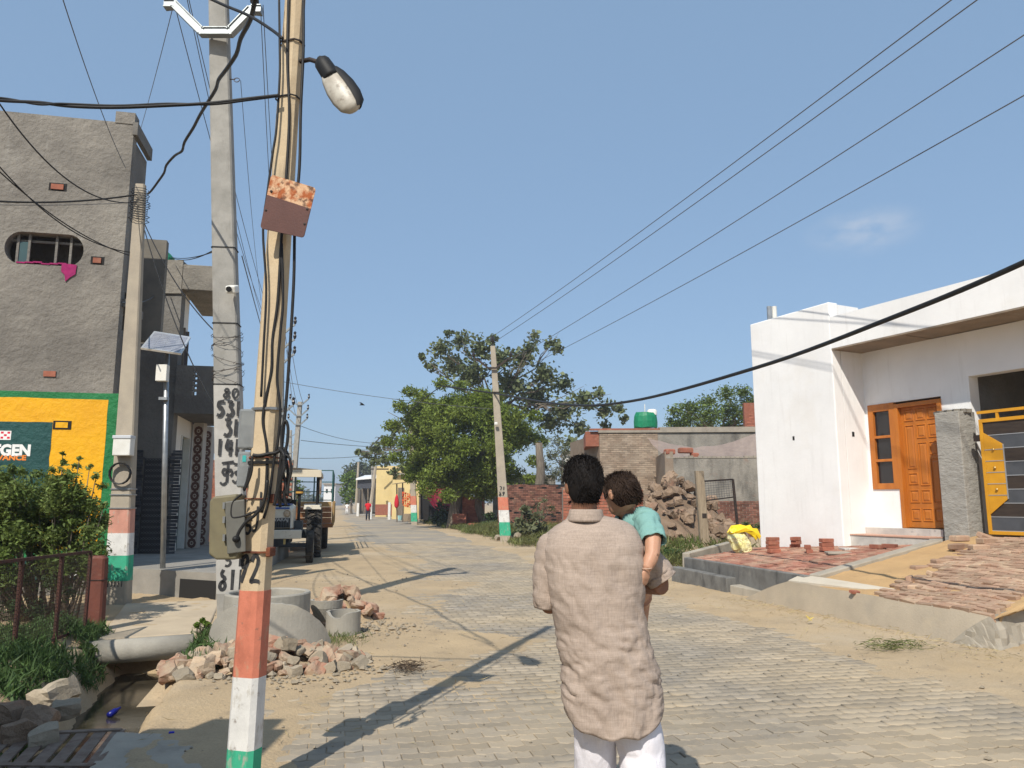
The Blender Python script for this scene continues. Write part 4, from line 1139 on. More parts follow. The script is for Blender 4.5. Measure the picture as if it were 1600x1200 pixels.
# grey pillar beside the door, gate behind
plA = dB + .005
PF = .42
PP = Plane(A0 + IN * (REC - PF), U_); PP.n = WPn.n
pzt = PP.px(1485, 643)[1]
plB = PP.px(1506, 740)[0]; plA = PP.px(1464, 700)[0]
M['pillar_plaster'] = mat('pillar_plaster', (.36, .345, .31), (.29, .275, .245), scale=3, rough=.9, bump=.9, bscale=6, bdist=.03, stretch=(1.5, 1.5, 3), stain=[((.44, .42, .38), 4, .55, .7, .5)])
mb = MB(); PP.slab(mb, plA, plB, .5, pzt, -PF + .004, 0); o = mb.build('gate_pillar', M['pillar_plaster'], wh); bevel(o, .012)
# mortar left on the pillar's top
mb = MB()
for k in range(9): mb.box(PP.at(lerp(plA, plB, (k + .5) / 9), pzt + .01, -.1 - .05 * (k % 3)), (.09, .2, .04 + .03 * random.random()), rot=k)
tag(mb.build('mortar_lumps', M['plaster_mid'], wh), kind='stuff')

# gate leaf: yellow frame, horizontal boards with silver strips
GP = Plane(A0 + IN * (REC - .25), U_); GP.n = WPn.n
gp_ = lambda x, y: GP.px(x, y)
gl0, gzT = gp_(1531, 656); _, gzB = gp_(1552, 835)
gl0 = gp_(1540, 750)[0]
gl1 = gl0 + 2.1
ga = thing('metal_gate', 'yellow framed metal gate with dark boards and a stepped yellow lock panel', 'gate', GP.at(gl0, gzB))
M['yellow_paint'] = mat('yellow_paint', (.66, .32, .018), (.58, .27, .015), scale=5, rough=.42, spec=.45)
M['silver_strip'] = mat('silver_strip', (.52, .53, .54), rough=.35, metal=.6)
t = .055
mb = MB(); GP.slab(mb, gl0, gl0 + t, gzB, gzT, 0, .05); GP.slab(mb, gl1 - t, gl1, gzB, gzT, 0, .05); GP.slab(mb, gl0 + t, gl1 - t, gzT - t, gzT, 0, .05); GP.slab(mb, gl0 + t, gl1 - t, gzB, gzB + t, 0, .05)
bevel(mb.build('frame', M['yellow_paint'], ga), .004)
mb = MB(); GP.slab(mb, gl0 - .02, gl1, gzT + .09, gzT + .135, .005, .045)
for k in range(5): GP.slab(mb, gl0 + .28 + k * .45, gl0 + .32 + k * .45, gzT + .001, gzT + .089, .01, .04)
mb.build('top_rail', M['yellow_paint'], ga)
nbd = 8; bh = (gzT - gzB - 2 * t) / nbd
for k in range(nbd):
    z0_ = gzB + t + k * bh
    mb = MB(); GP.slab(mb, gl0 + t, gl1 - t, z0_ + .012, z0_ + bh - .002, .008, .03); mb.build('board', mat('board_grey', (.085, .09, .1), (.065, .07, .078), scale=6, rough=.35, spec=.5) if k % 2 == 0 else M.setdefault('board_brown', mat('board_brown', (.06, .045, .035), (.04, .03, .024), scale=5, rough=.4, stretch=(1, 1, 6))), ga)
    mb = MB(); GP.slab(mb, gl0 + t, gl1 - t, z0_ - .001, z0_ + .0115, .0078, .036); mb.build('strip', M['silver_strip'], ga)
# yellow stepped lock panel, chamfered top and bottom
pa0, pa1 = gl0 + t + .004, gl0 + t + .30
zz0, zz1 = gzB + t + bh * 1.2, gzB + t + bh * 7.25
poly = [(pa0, zz0), (pa1, zz0 + .24), (pa1, zz1 - .20), (pa0, zz1)]
mb = MB(); mb.prism(poly, .012, (GP.P, GP.u, V(0, 0, 1), GP.n), base=.037); lp = mb.build('lock_panel', M['yellow_paint'], ga)
for k in range(1, 6):
    z = lerp(zz0 + .12, zz1 - .1, k / 6); mb = MB(); GP.slab(mb, pa0, pa1 + .004, z - .006, z + .006, .0492, .054); mb.build('strip', M['silver_strip'], lp)
mb = MB(); GP.slab(mb, pa1, pa1 + .012, zz0 + .24, zz1 - .2, .037, .054); mb.build('strip', M['silver_strip'], lp)
for k in (1.5, 3.4, 5.0):
    z = lerp(zz0 + .12, zz1 - .1, k / 6)
    MB().lathe(GP.at((pa0 + pa1) / 2, z, .05), [(0, .03), (.018, .025), (.02, .008), (.012, 0)], 10, axis=GP.n.to_track_quat('Z', 'Y').to_matrix()).build('knob', mat('brass', (.6, .45, .2), rough=.3, metal=.8), lp, smooth=True)
z = gp_(1527, 685)[1]; MB().box(GP.at(gl0 - .05, z, .02), (.10, .08, .1), rot=math.atan2(U_.y, U_.x)).build('hinge', M['iron'], ga)

# ------------------------------------------------------------------ terrace of bricks in front of the house
P1, P2 = G(1079, 872, .46), G(1264, 900, .46)
P4 = A0 + WPn.n * .25 + U_ * -.4; P4.z = .62
P4 = G(1172, 855, .60)
P3 = RP.at(dB + .15, .86, .78)
def terr(u, v):                                       # u along the front, v towards the house
    return P1.lerp(P2, u).lerp(P4.lerp(P3, u), v)
ter = thing('brick_terrace', 'terrace of flat laid red bricks along the foot of the white house', 'terrace', P1)
mb = MB(); lo4 = [terr(0, 0), terr(1, 0), terr(1, 1.0), terr(0, 1.0)]
q4 = [V(p.x, p.y, -.2) for p in lo4] + [V(p.x, p.y, p.z - .05) for p in lo4]
mb.boxpts(q4); mb.build('bed', M['sand'], ter)
# widened bed under the wall line
mb = MB(); lo4 = [terr(0, 1.0), terr(1, 1.0), terr(1, 1.0) + IN * 1.2, terr(0, 1.0) + IN * 2.0]
mb.boxpts([V(p.x, p.y, -.2) for p in lo4] + [V(p.x, p.y, p.z - .06) for p in lo4]); mb.build('bed', M['sand'], ter)
Lf, Ld = (P2 - P1).length, ((P4 - P1).length + (P3 - P2).length) / 2
bm_ = None
def brick_mesh(nm, m, L=.225, W=.108, H=.07, ch=.006):
    me = bpy.data.meshes.new(nm); b_ = MB().box((0, 0, 0), (L, W, H), ch=ch)
    v_ = [tuple(c + random.gauss(0, .0016) for c in p) for p in b_.v]
    me.from_pydata(v_, [], b_.f); me.materials.append(m); return me
def lay(parent, fn, rows, cols, mesh_list, stuff_mat, keep=lambda u, v: True, jitter=.006, stagger=True, big_first=True, L=.225, W=.108, H=.07, name='brick'):
    """bricks on the surface fn(u, v): rows in v, columns in u; the 300 nearest are objects, the rest one part"""
    cells_ = []
    for j in range(rows):
        for i in range(-1, cols + 1):
            u = (i + .5 + (.5 * (j % 2) if stagger else 0)) / cols; v = (j + .5) / rows
            if not (0 < u < 1 and keep(u, v)): continue
            p = fn(u, v); e = .004
            ax_ = (fn(u + e, v) - fn(u - e, v)).normalized(); ay = (fn(u, v + e) - fn(u, v - e)).normalized()
            n_ = ax_.cross(ay).normalized(); n_ = n_ if n_.z > 0 else -n_
            ay = n_.cross(ax_)
            R = Matrix((ax_, ay, n_)).transposed() @ Matrix.Rotation(random.gauss(0, .015), 3, 'Z') @ Matrix.Rotation(random.gauss(0, .02), 3, 'X') @ Matrix.Rotation(random.gauss(0, .012), 3, 'Y')
            cells_.append((p + n_ * random.gauss(0, jitter), R))
    cells_.sort(key=lambda c: c[0].length)
    org = ORG[parent.name]
    st = MB(); tn_ = []
    for k, (p, R) in enumerate(cells_):
        if k < 300:
            o_ = bpy.data.objects.new(name, random.choice(mesh_list)); COL.objects.link(o_); o_.parent = parent
            o_.matrix_local = Matrix.Translation(p - org) @ R.to_4x4()
        else:
            b4 = len(st.f); st.box(p, (L, W, H), R, ch=.006); tn_ += [random.random()] * (len(st.f) - b4)
    if st.f: tag(st.build(name + '_field', stuff_mat, parent, attr=tn_), kind='stuff')
_bd = dict(scale=7, rough=.95, bump=.6, bscale=60, bdist=.008, fine=.2, stain=[((.43, .30, .21), 2.2, .42, .62, .75), ((.15, .07, .05), 9, .6, .75, .5)])
M['brick_dusty'] = mat('brick_dusty', (.36, .16, .11), (.29, .125, .085), rnd=.22, **_bd)
M['brick_dusty_many'] = mat('brick_dusty_many', (.36, .16, .11), (.29, .125, .085), tint=.22, **_bd)
red_meshes = [brick_mesh('brick', M['brick_dusty']) for _ in range(6)]
lay(ter, lambda u, v: terr(u, v * .97 + .015) + V(0, 0, -.033), int(Ld / .118), int(Lf / .235), red_meshes, M['brick_dusty_many'])
# low block kerbs round the terrace
kerb_m = M['concrete_dark'] = mat('concrete_dark', (.20, .195, .18), (.14, .135, .125), scale=4, rough=.9, bump=.5, bscale=40, stain=[((.07, .068, .065), 6, .52, .7, .7, (1, 1, .4)), ((.36, .34, .3), 3, .6, .75, .5)])
def wallrun(nm, parent, a, b, th, z0a, z1a, z0b, z1b, m, side=1):
    d = (b - a); d.z = 0; n_ = V(-d.y, d.x, 0).normalized() * th * side
    c_ = [a, b, b + n_, a + n_]; zz_ = [(z0a, z1a), (z0b, z1b), (z0b, z1b), (z0a, z1a)]
    mbb = MB(); mbb.boxpts([V(p.x, p.y, z[0]) for p, z in zip(c_, zz_)] + [V(p.x, p.y, z[1]) for p, z in zip(c_, zz_)])
    o_ = mbb.build(nm, m, parent); bevel(o_, .015); return o_
od = (P2 - P1).normalized()
on = V(od.y, -od.x, 0); on = on if on.x < 0 else -on            # towards the road
rt = thing('retaining_wall', 'stepped dark grey concrete retaining wall along the brick terrace front', 'wall', P1)
a = P1 + on * .10 - od * .35
wallrun('upper_course', rt, P1 + on * .12 - od * .05, P2 + on * .12 + od * .05, .11, -.1, .475, -.1, .475, M['concrete_dark'], 1 if V(-od.y, od.x, 0).dot(on) < 0 else -1)
wallrun('lower_course', rt, P1 + on * .36 - od * .12, P1 + on * .30 + od * 1.9, .19, -.1, .30, -.1, .27, M['concrete_dark'], 1 if V(-od.y, od.x, 0).dot(on) < 0 else -1)
q0 = G(1140, 911, .2); q1 = G(1206, 925, .14)
wallrun('step_block', rt, q0, q1, .5, -.1, .17, -.1, .12, M['concrete'], 1 if V(-od.y, od.x, 0).dot(on) < 0 else -1)
a, b = P1 - od * .05, P4 + V(-.3, .2, 0)
wallrun('side_kerb', rt, a, b, .16, .2, .55, .3, .70, M['concrete'], 1)
# the kerb from the terrace corner up to the pillar
k0, k1 = P2.copy(), P3.copy()
wallrun('kerb_strip', rt, k0, k1, .2, .1, .49, .5, .93, M['concrete'], -1)

# ------------------------------------------------------------------ concrete apron, sand, and the sloping brick drive
R1, R2 = G(1161, 937, 0.01), G(1482, 1006, 0.01)
T1, T2 = G(1232, 908, .40), G(1548, 962, .36)
T1b, T2b = G(1262, 898, .46), G(1390, 925, .42)
apr = thing('concrete_apron', 'sloping concrete apron rising from the road to the brick drive', 'ramp', R1)
def apron(u, v):
    p = R1.lerp(R2, u).lerp(T1.lerp(T2, u), v)
    return V(p.x, p.y, p.z + .025 * math.sin(v * math.pi) + .012 * nz(p.x * 2, p.y * 2, 3))
NU, NV = 40, 14
vs = [apron(i / NU, j / NV) for j in range(NV + 1) for i in range(NU + 1)]
fs = [(j * (NU + 1) + i, j * (NU + 1) + i + 1, (j + 1) * (NU + 1) + i + 1, (j + 1) * (NU + 1) + i) for j in range(NV) for i in range(NU)]
mb = MB().add(vs, fs)
M['apron'] = mat('apron', (.46, .385, .285), (.38, .32, .24), scale=1.7, rough=.92, bump=.5, bscale=45, bdist=.01, fine=.12, stain=[((.26, .24, .205), 1.1, .55, .75, .5), ((.5, .41, .28), 3, .58, .74, .5)])
mb.build('slope', M['apron'], apr, smooth=True)
# broken side of the apron towards the viewer
side_pts = []
S0, S1, S2 = apron(1, 0), apron(1, 1), G(1625, 938, .42)
vs, fs = [], []
nn = 26
for i in range(nn + 1):
    t = i / nn
    tp = (S0.lerp(S1, t / .5) if t < .5 else S1.lerp(S2, (t - .5) / .5)) if False else (apron(1, t / .55) if t < .55 else S1.lerp(S2, (t - .55) / .45))
    for j in range(-1, 6):
        if j < 0: vs.append(V(tp.x + .3, tp.y + .5, tp.z - .035)); continue
        f = j / 5
        ou = .10 * f + .05 * nz(i * .6, j * .9, 2) * (1 if 0 < j else .2)
        vs.append(V(tp.x + ou * .2, tp.y - ou, lerp(tp.z, -.02, f) + (.0 if j in (0, 5) else .03 * nz(i * .8, j, 5))))
for i in range(nn):
    for j in range(6): fs.append((i * 7 + j, i * 7 + j + 1, (i + 1) * 7 + j + 1, (i + 1) * 7 + j))
mb = MB().add(vs, fs); mb.build('broken_edge', M['concrete'], apr)
# upper slab strip
mb = MB(); c4 = [T1, G(1420, 930, .385), G(1395, 921, .42), T1b + on * .1]
mb.boxpts([p - V(0, 0, .1) for p in c4] + [p + V(0, 0, .012) for p in c4]); mb.build('upper_strip', mat('pale_screed', (.56, .50, .40), (.48, .42, .33), scale=2, rough=.9, bump=.3, bscale=40), apr)
# ground behind: a sandy slope up to the gate
zGate = gzB - .05
E1, E2 = RP.at(dB + .3, zGate - .05, .75), RP.at(SE + 1, zGate + .02, .6)
def slope(u, v):
    a = (T1 - on * .05).lerp(T2 - on * .05, u / .5) if u < .5 else (T2 - on * .05).lerp(V(*((S2 + (S2 - T2) * 1.6).xy), .39) + V(.1, .25, 0), (u - .5) / .5)
    return a.lerp(E1.lerp(E2, u), v)
nu, nv = 60, 40
vs = []
for j in range(nv + 1):
    for i in range(nu + 1):
        p = slope(i / nu, j / nv * 1.25); vs.append(V(p.x, p.y, p.z - .03 + .022 * nz(p.x * 2.2, p.y * 2.2, 4) + .015 * nz(p.x * 7, p.y * 7, 4)))
fs = [(j * (nu + 1) + i, j * (nu + 1) + i + 1, (j + 1) * (nu + 1) + i + 1, (j + 1) * (nu + 1) + i) for j in range(nv) for i in range(nu)]
vs_slope = list(vs)
M['orange_sand'] = mat('orange_sand', (.52, .34, .165), (.44, .285, .14), scale=1.5, rough=.95, bump=.8, bscale=40, bdist=.02, fine=.2, stain=[((.3, .2, .11), 5, .58, .74, .5)])
_e = [vs[j * (nu + 1) + nu] for j in range(nv + 1)] + [vs[i] for i in range(nu, nu // 2, -1)]; _o = len(vs)
for a, b in ((_e[:nv + 1], 1), (_e[nv + 1:], 1)):
    _o = len(vs); vs += a + [V(p.x, p.y, -.1) for p in a]; n_ = len(a); fs += [(_o + i, _o + i + 1, _o + n_ + i + 1, _o + n_ + i) for i in range(n_ - 1)]
tag(MB().add(vs, fs).build('sand_slope', M['orange_sand'], smooth=True), kind='structure')
# the brick drive on the slope
dv_ = thing('brick_drive', 'weathered brick on edge drive sloping up to the yellow gate', 'drive', slope(.7, .4))
D1 = T1.lerp(T2, .48) + V(0, 0, -.012)
D3 = RP.at(gl0 - .1, zGate, .35); D4 = RP.at(gl1 + 2.4, zGate + .02, .3)
D2 = T2 + V(0, 0, -.004)
D2b = D2 + (D2 - D1).normalized() * 3.0
def drive(u, v):
    p = D1.lerp(D2b, u).lerp(D3.lerp(D4, u), v)
    return V(p.x, p.y, p.z + .025 * nz(p.x * 1.5, p.y * 1.5, 9))
pale_meshes = [brick_mesh('brick', M['brick_pale'], .225, .07, .1) for _ in range(6)]
M['brick_pale_many'] = mat('brick_pale_many', (.33, .20, .135), (.39, .27, .185), scale=5, rough=.95, bump=.6, bscale=60, bdist=.008, tint=.22, fine=.2,
                 stain=[((.47, .37, .25), 6, .5, .7, .6), ((.16, .09, .07), 9, .62, .75, .5)])
_t0, _t1 = apron(1, 1), S2
def inside_drive(u, v):
    p = drive(u, v); return (_t1.x - _t0.x) * (p.y - _t0.y) - (_t1.y - _t0.y) * (p.x - _t0.x) > .08
def onslope(px, py, pts_=None):
    best = None
    for q in (pts_ or vs_slope):
        d = q - Vector((0, 0, CAM_H)); dp = d.y * CP + d.z * SP
        e = (800 + FOC * d.x / dp - px) ** 2 + ((600 - FOC * (-d.y * SP + d.z * CP) / dp) - py) ** 2
        if best is None or e < best[0]: best = (e, q)
    return best[1].copy()
dl, dw = ((D3 - D1).length + (D4 - D2b).length) / 2, ((D2b - D1).length + (D4 - D3).length) / 2
lay(dv_, lambda u, v: drive(u, v) + V(0, 0, -.035), int(dl / .082), int(dw / .236), pale_meshes, M['brick_pale_many'], keep=lambda u, v: inside_drive(u, v) and u + .22 * abs(nz(v * 9, 2, 3)) * (1 if u < .2 else 0) > .06 and u < .75, jitter=.009, L=.225, W=.07, H=.1)
# loose bricks and stacks
loose_red = [brick_mesh('brick', M['brick']) for _ in range(3)]
def stack(label, px, py, z, n, rot, spread=.012, m=None, tilt=0.0, cat='brick stack', group='small stacks of bricks on the terrace'):
    c_ = onslope(px, py, vs_terr); th_ = thing('brick_stack', label, cat, c_, group)
    for k in range(n):
        o_ = bpy.data.objects.new('brick', random.choice(m or loose_red)); COL.objects.link(o_); o_.parent = th_
        o_.matrix_local = Matrix.Translation((random.gauss(0, spread), random.gauss(0, spread), .036 + .072 * k)) @ Matrix.Rotation(rot + random.gauss(0, .08), 4, 'Z') @ Matrix.Rotation(tilt, 4, 'X')
    return th_
vs_terr = [terr(i / 60, j / 50) for i in range(61) for j in range(51)]
stack('leftmost stack of four red bricks on the terrace', 1209, 864, .585, 4, .25)
stack('leaning stack of red bricks second from the left on the terrace', 1242, 857, .61, 3, .7, .03)
stack('short upright red brick pair between two terrace stacks', 1263, 865, .61, 2, 1.2)
stack('stack of three red bricks nearest the corner of the white wall', 1293, 860, .65, 3, .2)
def loose(label, px, py, z, rot, tilt=(0, 0), m=None, s=1.0, name='brick', cat='brick', group=None):
    o_ = bpy.data.objects.new(name, random.choice(m or loose_red)); COL.objects.link(o_)
    o_.location = (onslope(px, py) if 'sand' in label or 'drive' in label or 'kerb' in label or 'gate' in label else onslope(px, py, [apron(i / 60, j / 20) for i in range(61) for j in range(21)] if 'screed' in label else vs_terr)) + V(0, 0, .035 * s); o_.rotation_euler = (tilt[0], tilt[1], rot); o_.scale = (s,) * 3
    return tag(o_, label, cat, group)
gy_ = [brick_mesh('brick', M['brick_pale'], .23, .11, .075, .012) for _ in range(3)]
lg_ = 'loose bricks on the sand before the door'
loose('pale brick on the sand, nearest the kerb and door step', 1497, 862, .80, .5, m=gy_, s=1.25, group=lg_)
loose('pale brick lying on top of the one by the kerb', 1500, 853, .80, .35, m=gy_, s=1.2, group=lg_).location.z += .08
loose('pale brick lying right of the pair by the kerb', 1530, 858, .84, .1, m=gy_, s=1.15, group=lg_)
loose('orange tinted brick standing against the foot of the gate pillar', 1541, 845, .93, .2, (0.4, .3), m=gy_, s=1.1, group=lg_)
loose('brick lying flat under the gate hinge', 1545, 849, .92, .25, m=gy_, s=1.25, group=lg_)
loose('half buried pale brick alone in the middle of the sand', 1475, 880, .64, .15, m=gy_, s=1.2, group=lg_).location.z -= .03
loose('half buried grey brick left of the lone one in the sand', 1438, 885, .58, .2, m=gy_, s=1.1, group=lg_).location.z -= .045
loose('upright dark brick end poking from the sand at the drive edge', 1426, 908, .47, .9, (1.4, 0), m=gy_, s=.9, group=lg_)
loose('rounded grey brick bit at the edge of the drive', 1462, 900, .52, .5, (.3, .2), m=gy_, s=.8, group=lg_)
loose('dark brick at the left tip of the drive courses', 1430, 922, .43, .1, m=gy_, s=1.0, group=lg_)
loose('small red brick bit lying on the pale screed strip', 1336, 928, .40, .3, (.2, .1), s=.55, group=lg_)
loose('row of red brick lying at the foot of the marble step, left one', 1372, 858, .74, -.9, group=lg_)
loose('red brick at the foot of the marble step, right one', 1390, 857, .76, -.95, group=lg_)
# pale boards lying on the terrace by the step
sl_ = thing('stone_slab', 'pale flat stone slabs lying on the terrace by the marble step', 'slab', G(1330, 864, .66))
MB().box(G(1318, 866, .66) + V(0, 0, .02), (.55, .35, .035), rot=-.2, ch=.006).build('lower_slab', M['concrete'], sl_)
MB().box(G(1338, 863, .67) + V(0, 0, .055), (.5, .3, .035), rot=-.05, ch=.006).build('upper_slab', M['marble'], sl_)
# ------------------------------------------------------------------ brick walls and the unfinished house past the terrace
def bricks_on(pl, a0, a1, z0, z1, parent, m, L=.23, H=.078, gap=.012, keep=lambda a, z: True, d=.012, name='brickwork', core=None, th=.23):
    if core is not None:
        mbb = MB(); pl.slab(mbb, a0, a1, z0, z1, -th, -.002); mbb.build('wall_core', core, parent)
    mbb = MB(); tn_ = []; j = 0; z = z0
    while z < z1 - .02:
        a = a0 - (.5 * L if j % 2 else 0)
        while a < a1:
            b0, b1 = max(a, a0), min(a + L - gap, a1)
            if b1 - b0 > .03 and keep((b0 + b1) / 2, z):
                n0 = len(mbb.f); pl.slab(mbb, b0, b1, z, min(z + H - gap, z1), -.01, d + random.gauss(0, .004)); tn_ += [random.random()] * (len(mbb.f) - n0)
            a += L
        z += H; j += 1
    return tag(mbb.build(name, m, parent, attr=tn_), kind='stuff')
M['old_brick'] = mat('old_brick', (.27, .20, .145), (.33, .26, .195), scale=2.5, rough=.95, bump=.5, bscale=40, tint=.22, fine=.15,
                     stain=[((.36, .30, .235), 1.3, .5, .7, .6), ((.24, .13, .09), 3, .6, .75, .5)])
M['mortar'] = mat('mortar', (.33, .29, .235), (.25, .22, .18), scale=3, rough=.95, bump=.6, bscale=30)
M['stained_wall'] = mat('stained_wall', (.30, .275, .235), (.20, .185, .16), scale=1.4, rough=.95, bump=.7, bscale=14, bdist=.03, fine=.12,
                        stain=[((.085, .08, .072), 1.8, .50, .68, .75, (1.2, 1.2, .35)), ((.24, .14, .10), 2.5, .62, .75, .5)])
bhY = 32.0
M['brick_dark'] = mat('brick_dark', (.20, .09, .062), (.13, .065, .05), scale=4, rough=.95, bump=.6, bscale=40, tint=.4, fine=.2, stain=[((.28, .19, .13), 3, .55, .72, .7)])
bh_ = thing('unfinished_house', 'low unfinished house of pale weathered brick with a flat roof', 'house', D(1000, 800, bhY))
BH = Plane(V(D(937, 700, bhY).x, bhY, 0), (1, -.06)); qb = lambda x, y: BH.px(x, y)
aR = qb(1215, 700)[0]; zT = qb(1000, 676)[1]; aM = qb(1028, 700)[0]
bricks_on(BH, 0, aM, 0, zT, bh_, M['old_brick'], core=M['mortar'], d=.02)
mb = MB(); BH.slab(mb, aM, aR + 2, 0, zT, -.25, .0); mb.build('plastered_wall', M['stained_wall'], bh_)
mb = MB(); BH.slab(mb, -.05, aR + 2, zT, zT + .10, -6, .08); mb.build('roof_slab', M['mortar'], bh_)
BS = Plane(BH.P, (-.15, 1)); BS.n = V(-1, -.15, 0)
mb = MB(); BS.slab(mb, .0, 5.5, 0, zT, -.24, 0); mb.build('end_wall', M['old_brick'], bh_)
a0, z0_ = qb(915, 690); 
mb = MB(); BH.slab(mb, a0, -.002, qb(920, 697)[1], zT + .07, -2.5, -.1); BH.slab(mb, -.4, 2.5, zT + .101, zT + .18, -.1, .05); mb.build('eave', M['brick'], bh_)
mb = MB(); BH.slab(mb, qb(1030, 700)[0], aR + 2, zT + .101, zT + .22, -.2, .05); mb.build('parapet', M['mortar'], bh_)
# nearer boundary wall, stained plaster over brick
bw2 = thing('boundary_wall', 'stained grey boundary wall with bare bricks at its foot behind the wire gate', 'wall', D(1110, 800, 28))
LW = Plane(V(D(1041, 720, 28).x, 28, 0), (1, -.1)); ql = lambda x, y: LW.px(x, y)
zt_ = ql(1100, 716)[1]; aE = ql(1230, 740)[0]
mb = MB(); LW.slab(mb, 0, aE, ql(1150, 783)[1], zt_, -.23, 0); o = mb.build('plaster_face', M['stained_wall'], bw2)
mb = MB()
for k in range(26): LW.slab(mb, aE * k / 26, aE * (k + 1) / 26 - .01, zt_, zt_ + .04 + .07 * random.random(), -.2, .02)
tag(mb.build('broken_coping', M['mortar'], bw2), kind='stuff')
bricks_on(LW, 0, aE, -.1, ql(1150, 783)[1], bw2, M['brick_dark'], core=M['mortar'])
mb = MB(); LW.slab(mb, -.05, .25, -.1, zt_ + .25, -4.2, .015); o = mb.build('cross_wall', M['old_brick'], bw2)
for px_, py_, s_ in ((1046, 706, .35), (1071, 704, .5), (1085, 712, .25)):
    q = D(px_, py_, 28.1); o = MB().box(q, (s_, .25, .2), rot=.2, ch=.03).build('loose_brick', M['brick'], bw2)
# brown net over the gap between the walls
netm = mat('netting', (.33, .25, .215), (.27, .205, .18), scale=5, rough=.9)
N_, L_ = netm.node_tree.nodes, netm.node_tree.links
tr_ = N_.new('ShaderNodeBsdfTransparent'); mx_ = N_.new('ShaderNodeMixShader'); mx_.inputs[0].default_value = .62
L_.new(tr_.outputs[0], mx_.inputs[1]); L_.new(N_['Principled BSDF'].outputs[0], mx_.inputs[2]); L_.new(mx_.outputs[0], N_['Material Output'].inputs[0])
na, nb2, nc, nd = D(1012, 684, 30.5), D(1200, 668, 30), D(1200, 716, 28.3), D(1046, 716, 28.3)
vs = []
for j in range(15):
    for i in range(31):
        u, v = i / 30, j / 14
        p = na.lerp(nb2, u).lerp(nd.lerp(nc, u), v)
        vs.append(p + V(0, 0, -.55 * math.sin(math.pi * u) * (1 - v) - .12 * math.sin(math.pi * v) + .05 * nz(u * 7, v * 3, 2)))
tag(MB().add(vs, [(j * 31 + i, j * 31 + i + 1, (j + 1) * 31 + i + 1, (j + 1) * 31 + i) for j in range(14) for i in range(30)]).build('shade_net', netm, smooth=True), 'sagging brown shade net stretched over the boundary wall', 'net')
# green wrapped tank on the roof
gt_ = thing('water_tank', 'water tank wrapped in a green sheet on the unfinished house roof', 'tank', D(1008, 668, 34))
p0 = D(1009, 668, 34)
mb = MB(); rings = []
for i, (f, w) in enumerate(((0, .52), (.25, .53), (.5, .5), (.66, .42), (.7, .0))):
    rings.append([p0 + V(w * math.cos(t * .3927) * (1.0 + .06 * nz(t, i, 1)), w * .8 * math.sin(t * .3927), f + (.05 * nz(t * .7, i, 4) if i < 4 else .0)) for t in range(16)])
mb.loft(rings); mb.build('cover', mat('green_sheet', (.01, .22, .10), (.008, .15, .07), scale=5, rough=.5, bump=.5, bscale=14), gt_)
MB().lathe(p0 + V(.3, 0, .55), [(.22, 0), (.22, .2), (.16, .26), (0, .27)], 14).build('tank_top', M['plastic_white'], gt_, smooth=True)
MB().tube([p0 + V(-.02, 0, .6), p0 + V(-.02, 0, 1.05)], .02, 6).build('pipe', M['plastic_white'], gt_)
# red brick stub wall behind, by the white house
rs = thing('brick_stub', 'stepped red brick stub rising behind the white house edge', 'wall', D(1172, 668, 38))
RSn = Plane(V(D(1164, 668, 38).x, 38, 0), (1, 0)); zb_ = D(1170, 670, 38).z - .6
bricks_on(RSn, 0, 1.2, zb_ - 2, zb_ + 1.9, rs, M['brick_many'], core=M['brick'], keep=lambda a, z: z < zb_ + .9 + a * 1.2)
# low red wall of dry laid bricks left of the heads
lw3 = thing('low_brick_wall', 'low wall of dry stacked red bricks darkened for tree shade beyond the right verge', 'wall', D(840, 800, 40))
L3 = Plane(V(D(778, 780, 40).x, 40, 0), (1, -.12)); q3 = lambda x, y: L3.px(x, y)
bricks_on(L3, 0, q3(985, 770)[0], -.2, q3(830, 757)[1], lw3, M['brick_dark'], L=.24, H=.09, d=.03, core=M['brick_many'] if False else M['void'], keep=lambda a, z: random.random() > .08 and z < q3(830, 757)[1] - .35 * abs(nz(a * .8, 1, 1)))  # darker brick puts the tree's shade into the wall's colour
# red brick gatepost just left of the man's head and a square brick pillar by the child
pb_ = thing('brick_pillar', 'red brick pillar showing between the heads of the man and child', 'pillar', D(935, 830, 20))
BPp = Plane(V(D(880, 800, 20).x, 20, 0), (1, 0)); bricks_on(BPp, 0, D(1005, 800, 20).x - D(880, 800, 20).x, 0, D(900, 763, 20).z, pb_, M['brick_many'], core=M['mortar'], d=.014, th=.4)

# ------------------------------------------------------------------ heaps of rubble
def chunk_mesh(nm, m, s=(1, .7, .55), j=.16):
    import bmesh
    bm = bmesh.new(); bmesh.ops.create_cube(bm, size=1.0); bmesh.ops.subdivide_edges(bm, edges=bm.edges[:], cuts=2, use_grid_fill=True)
    off = random.uniform(0, 90); sh = [random.uniform(-j, j) * 1.2 for _ in range(6)]
    cut = V(random.uniform(.4, 1), random.uniform(-.6, .6), random.uniform(-.2, .9)).normalized(); lim = random.uniform(.34, .5)
    for v in bm.verts:
        p = v.co; k = 1 - .055 * (sum(abs(c) > .45 for c in p) - 1)
        q = V(p.x * s[0] * k, p.y * s[1] * k, p.z * s[2] * k)
        q += V(q.y * sh[0] + q.z * sh[1], q.x * sh[2] + q.z * sh[3], q.x * sh[4] + q.y * sh[5]) * 1.2
        q += V(nz(q.x * 3 + off, q.y * 3, q.z * 3), nz(q.x * 3, q.y * 3 + off, q.z * 3), nz(q.x * 3, q.y * 3, q.z * 3 + off)) * j * .55
        e = q.dot(cut) - lim * s[0]
        if e > 0: q -= cut * e * .9
        v.co = q
    me = bpy.data.meshes.new(nm); bm.to_mesh(me); bm.free(); me.materials.append(m); return me
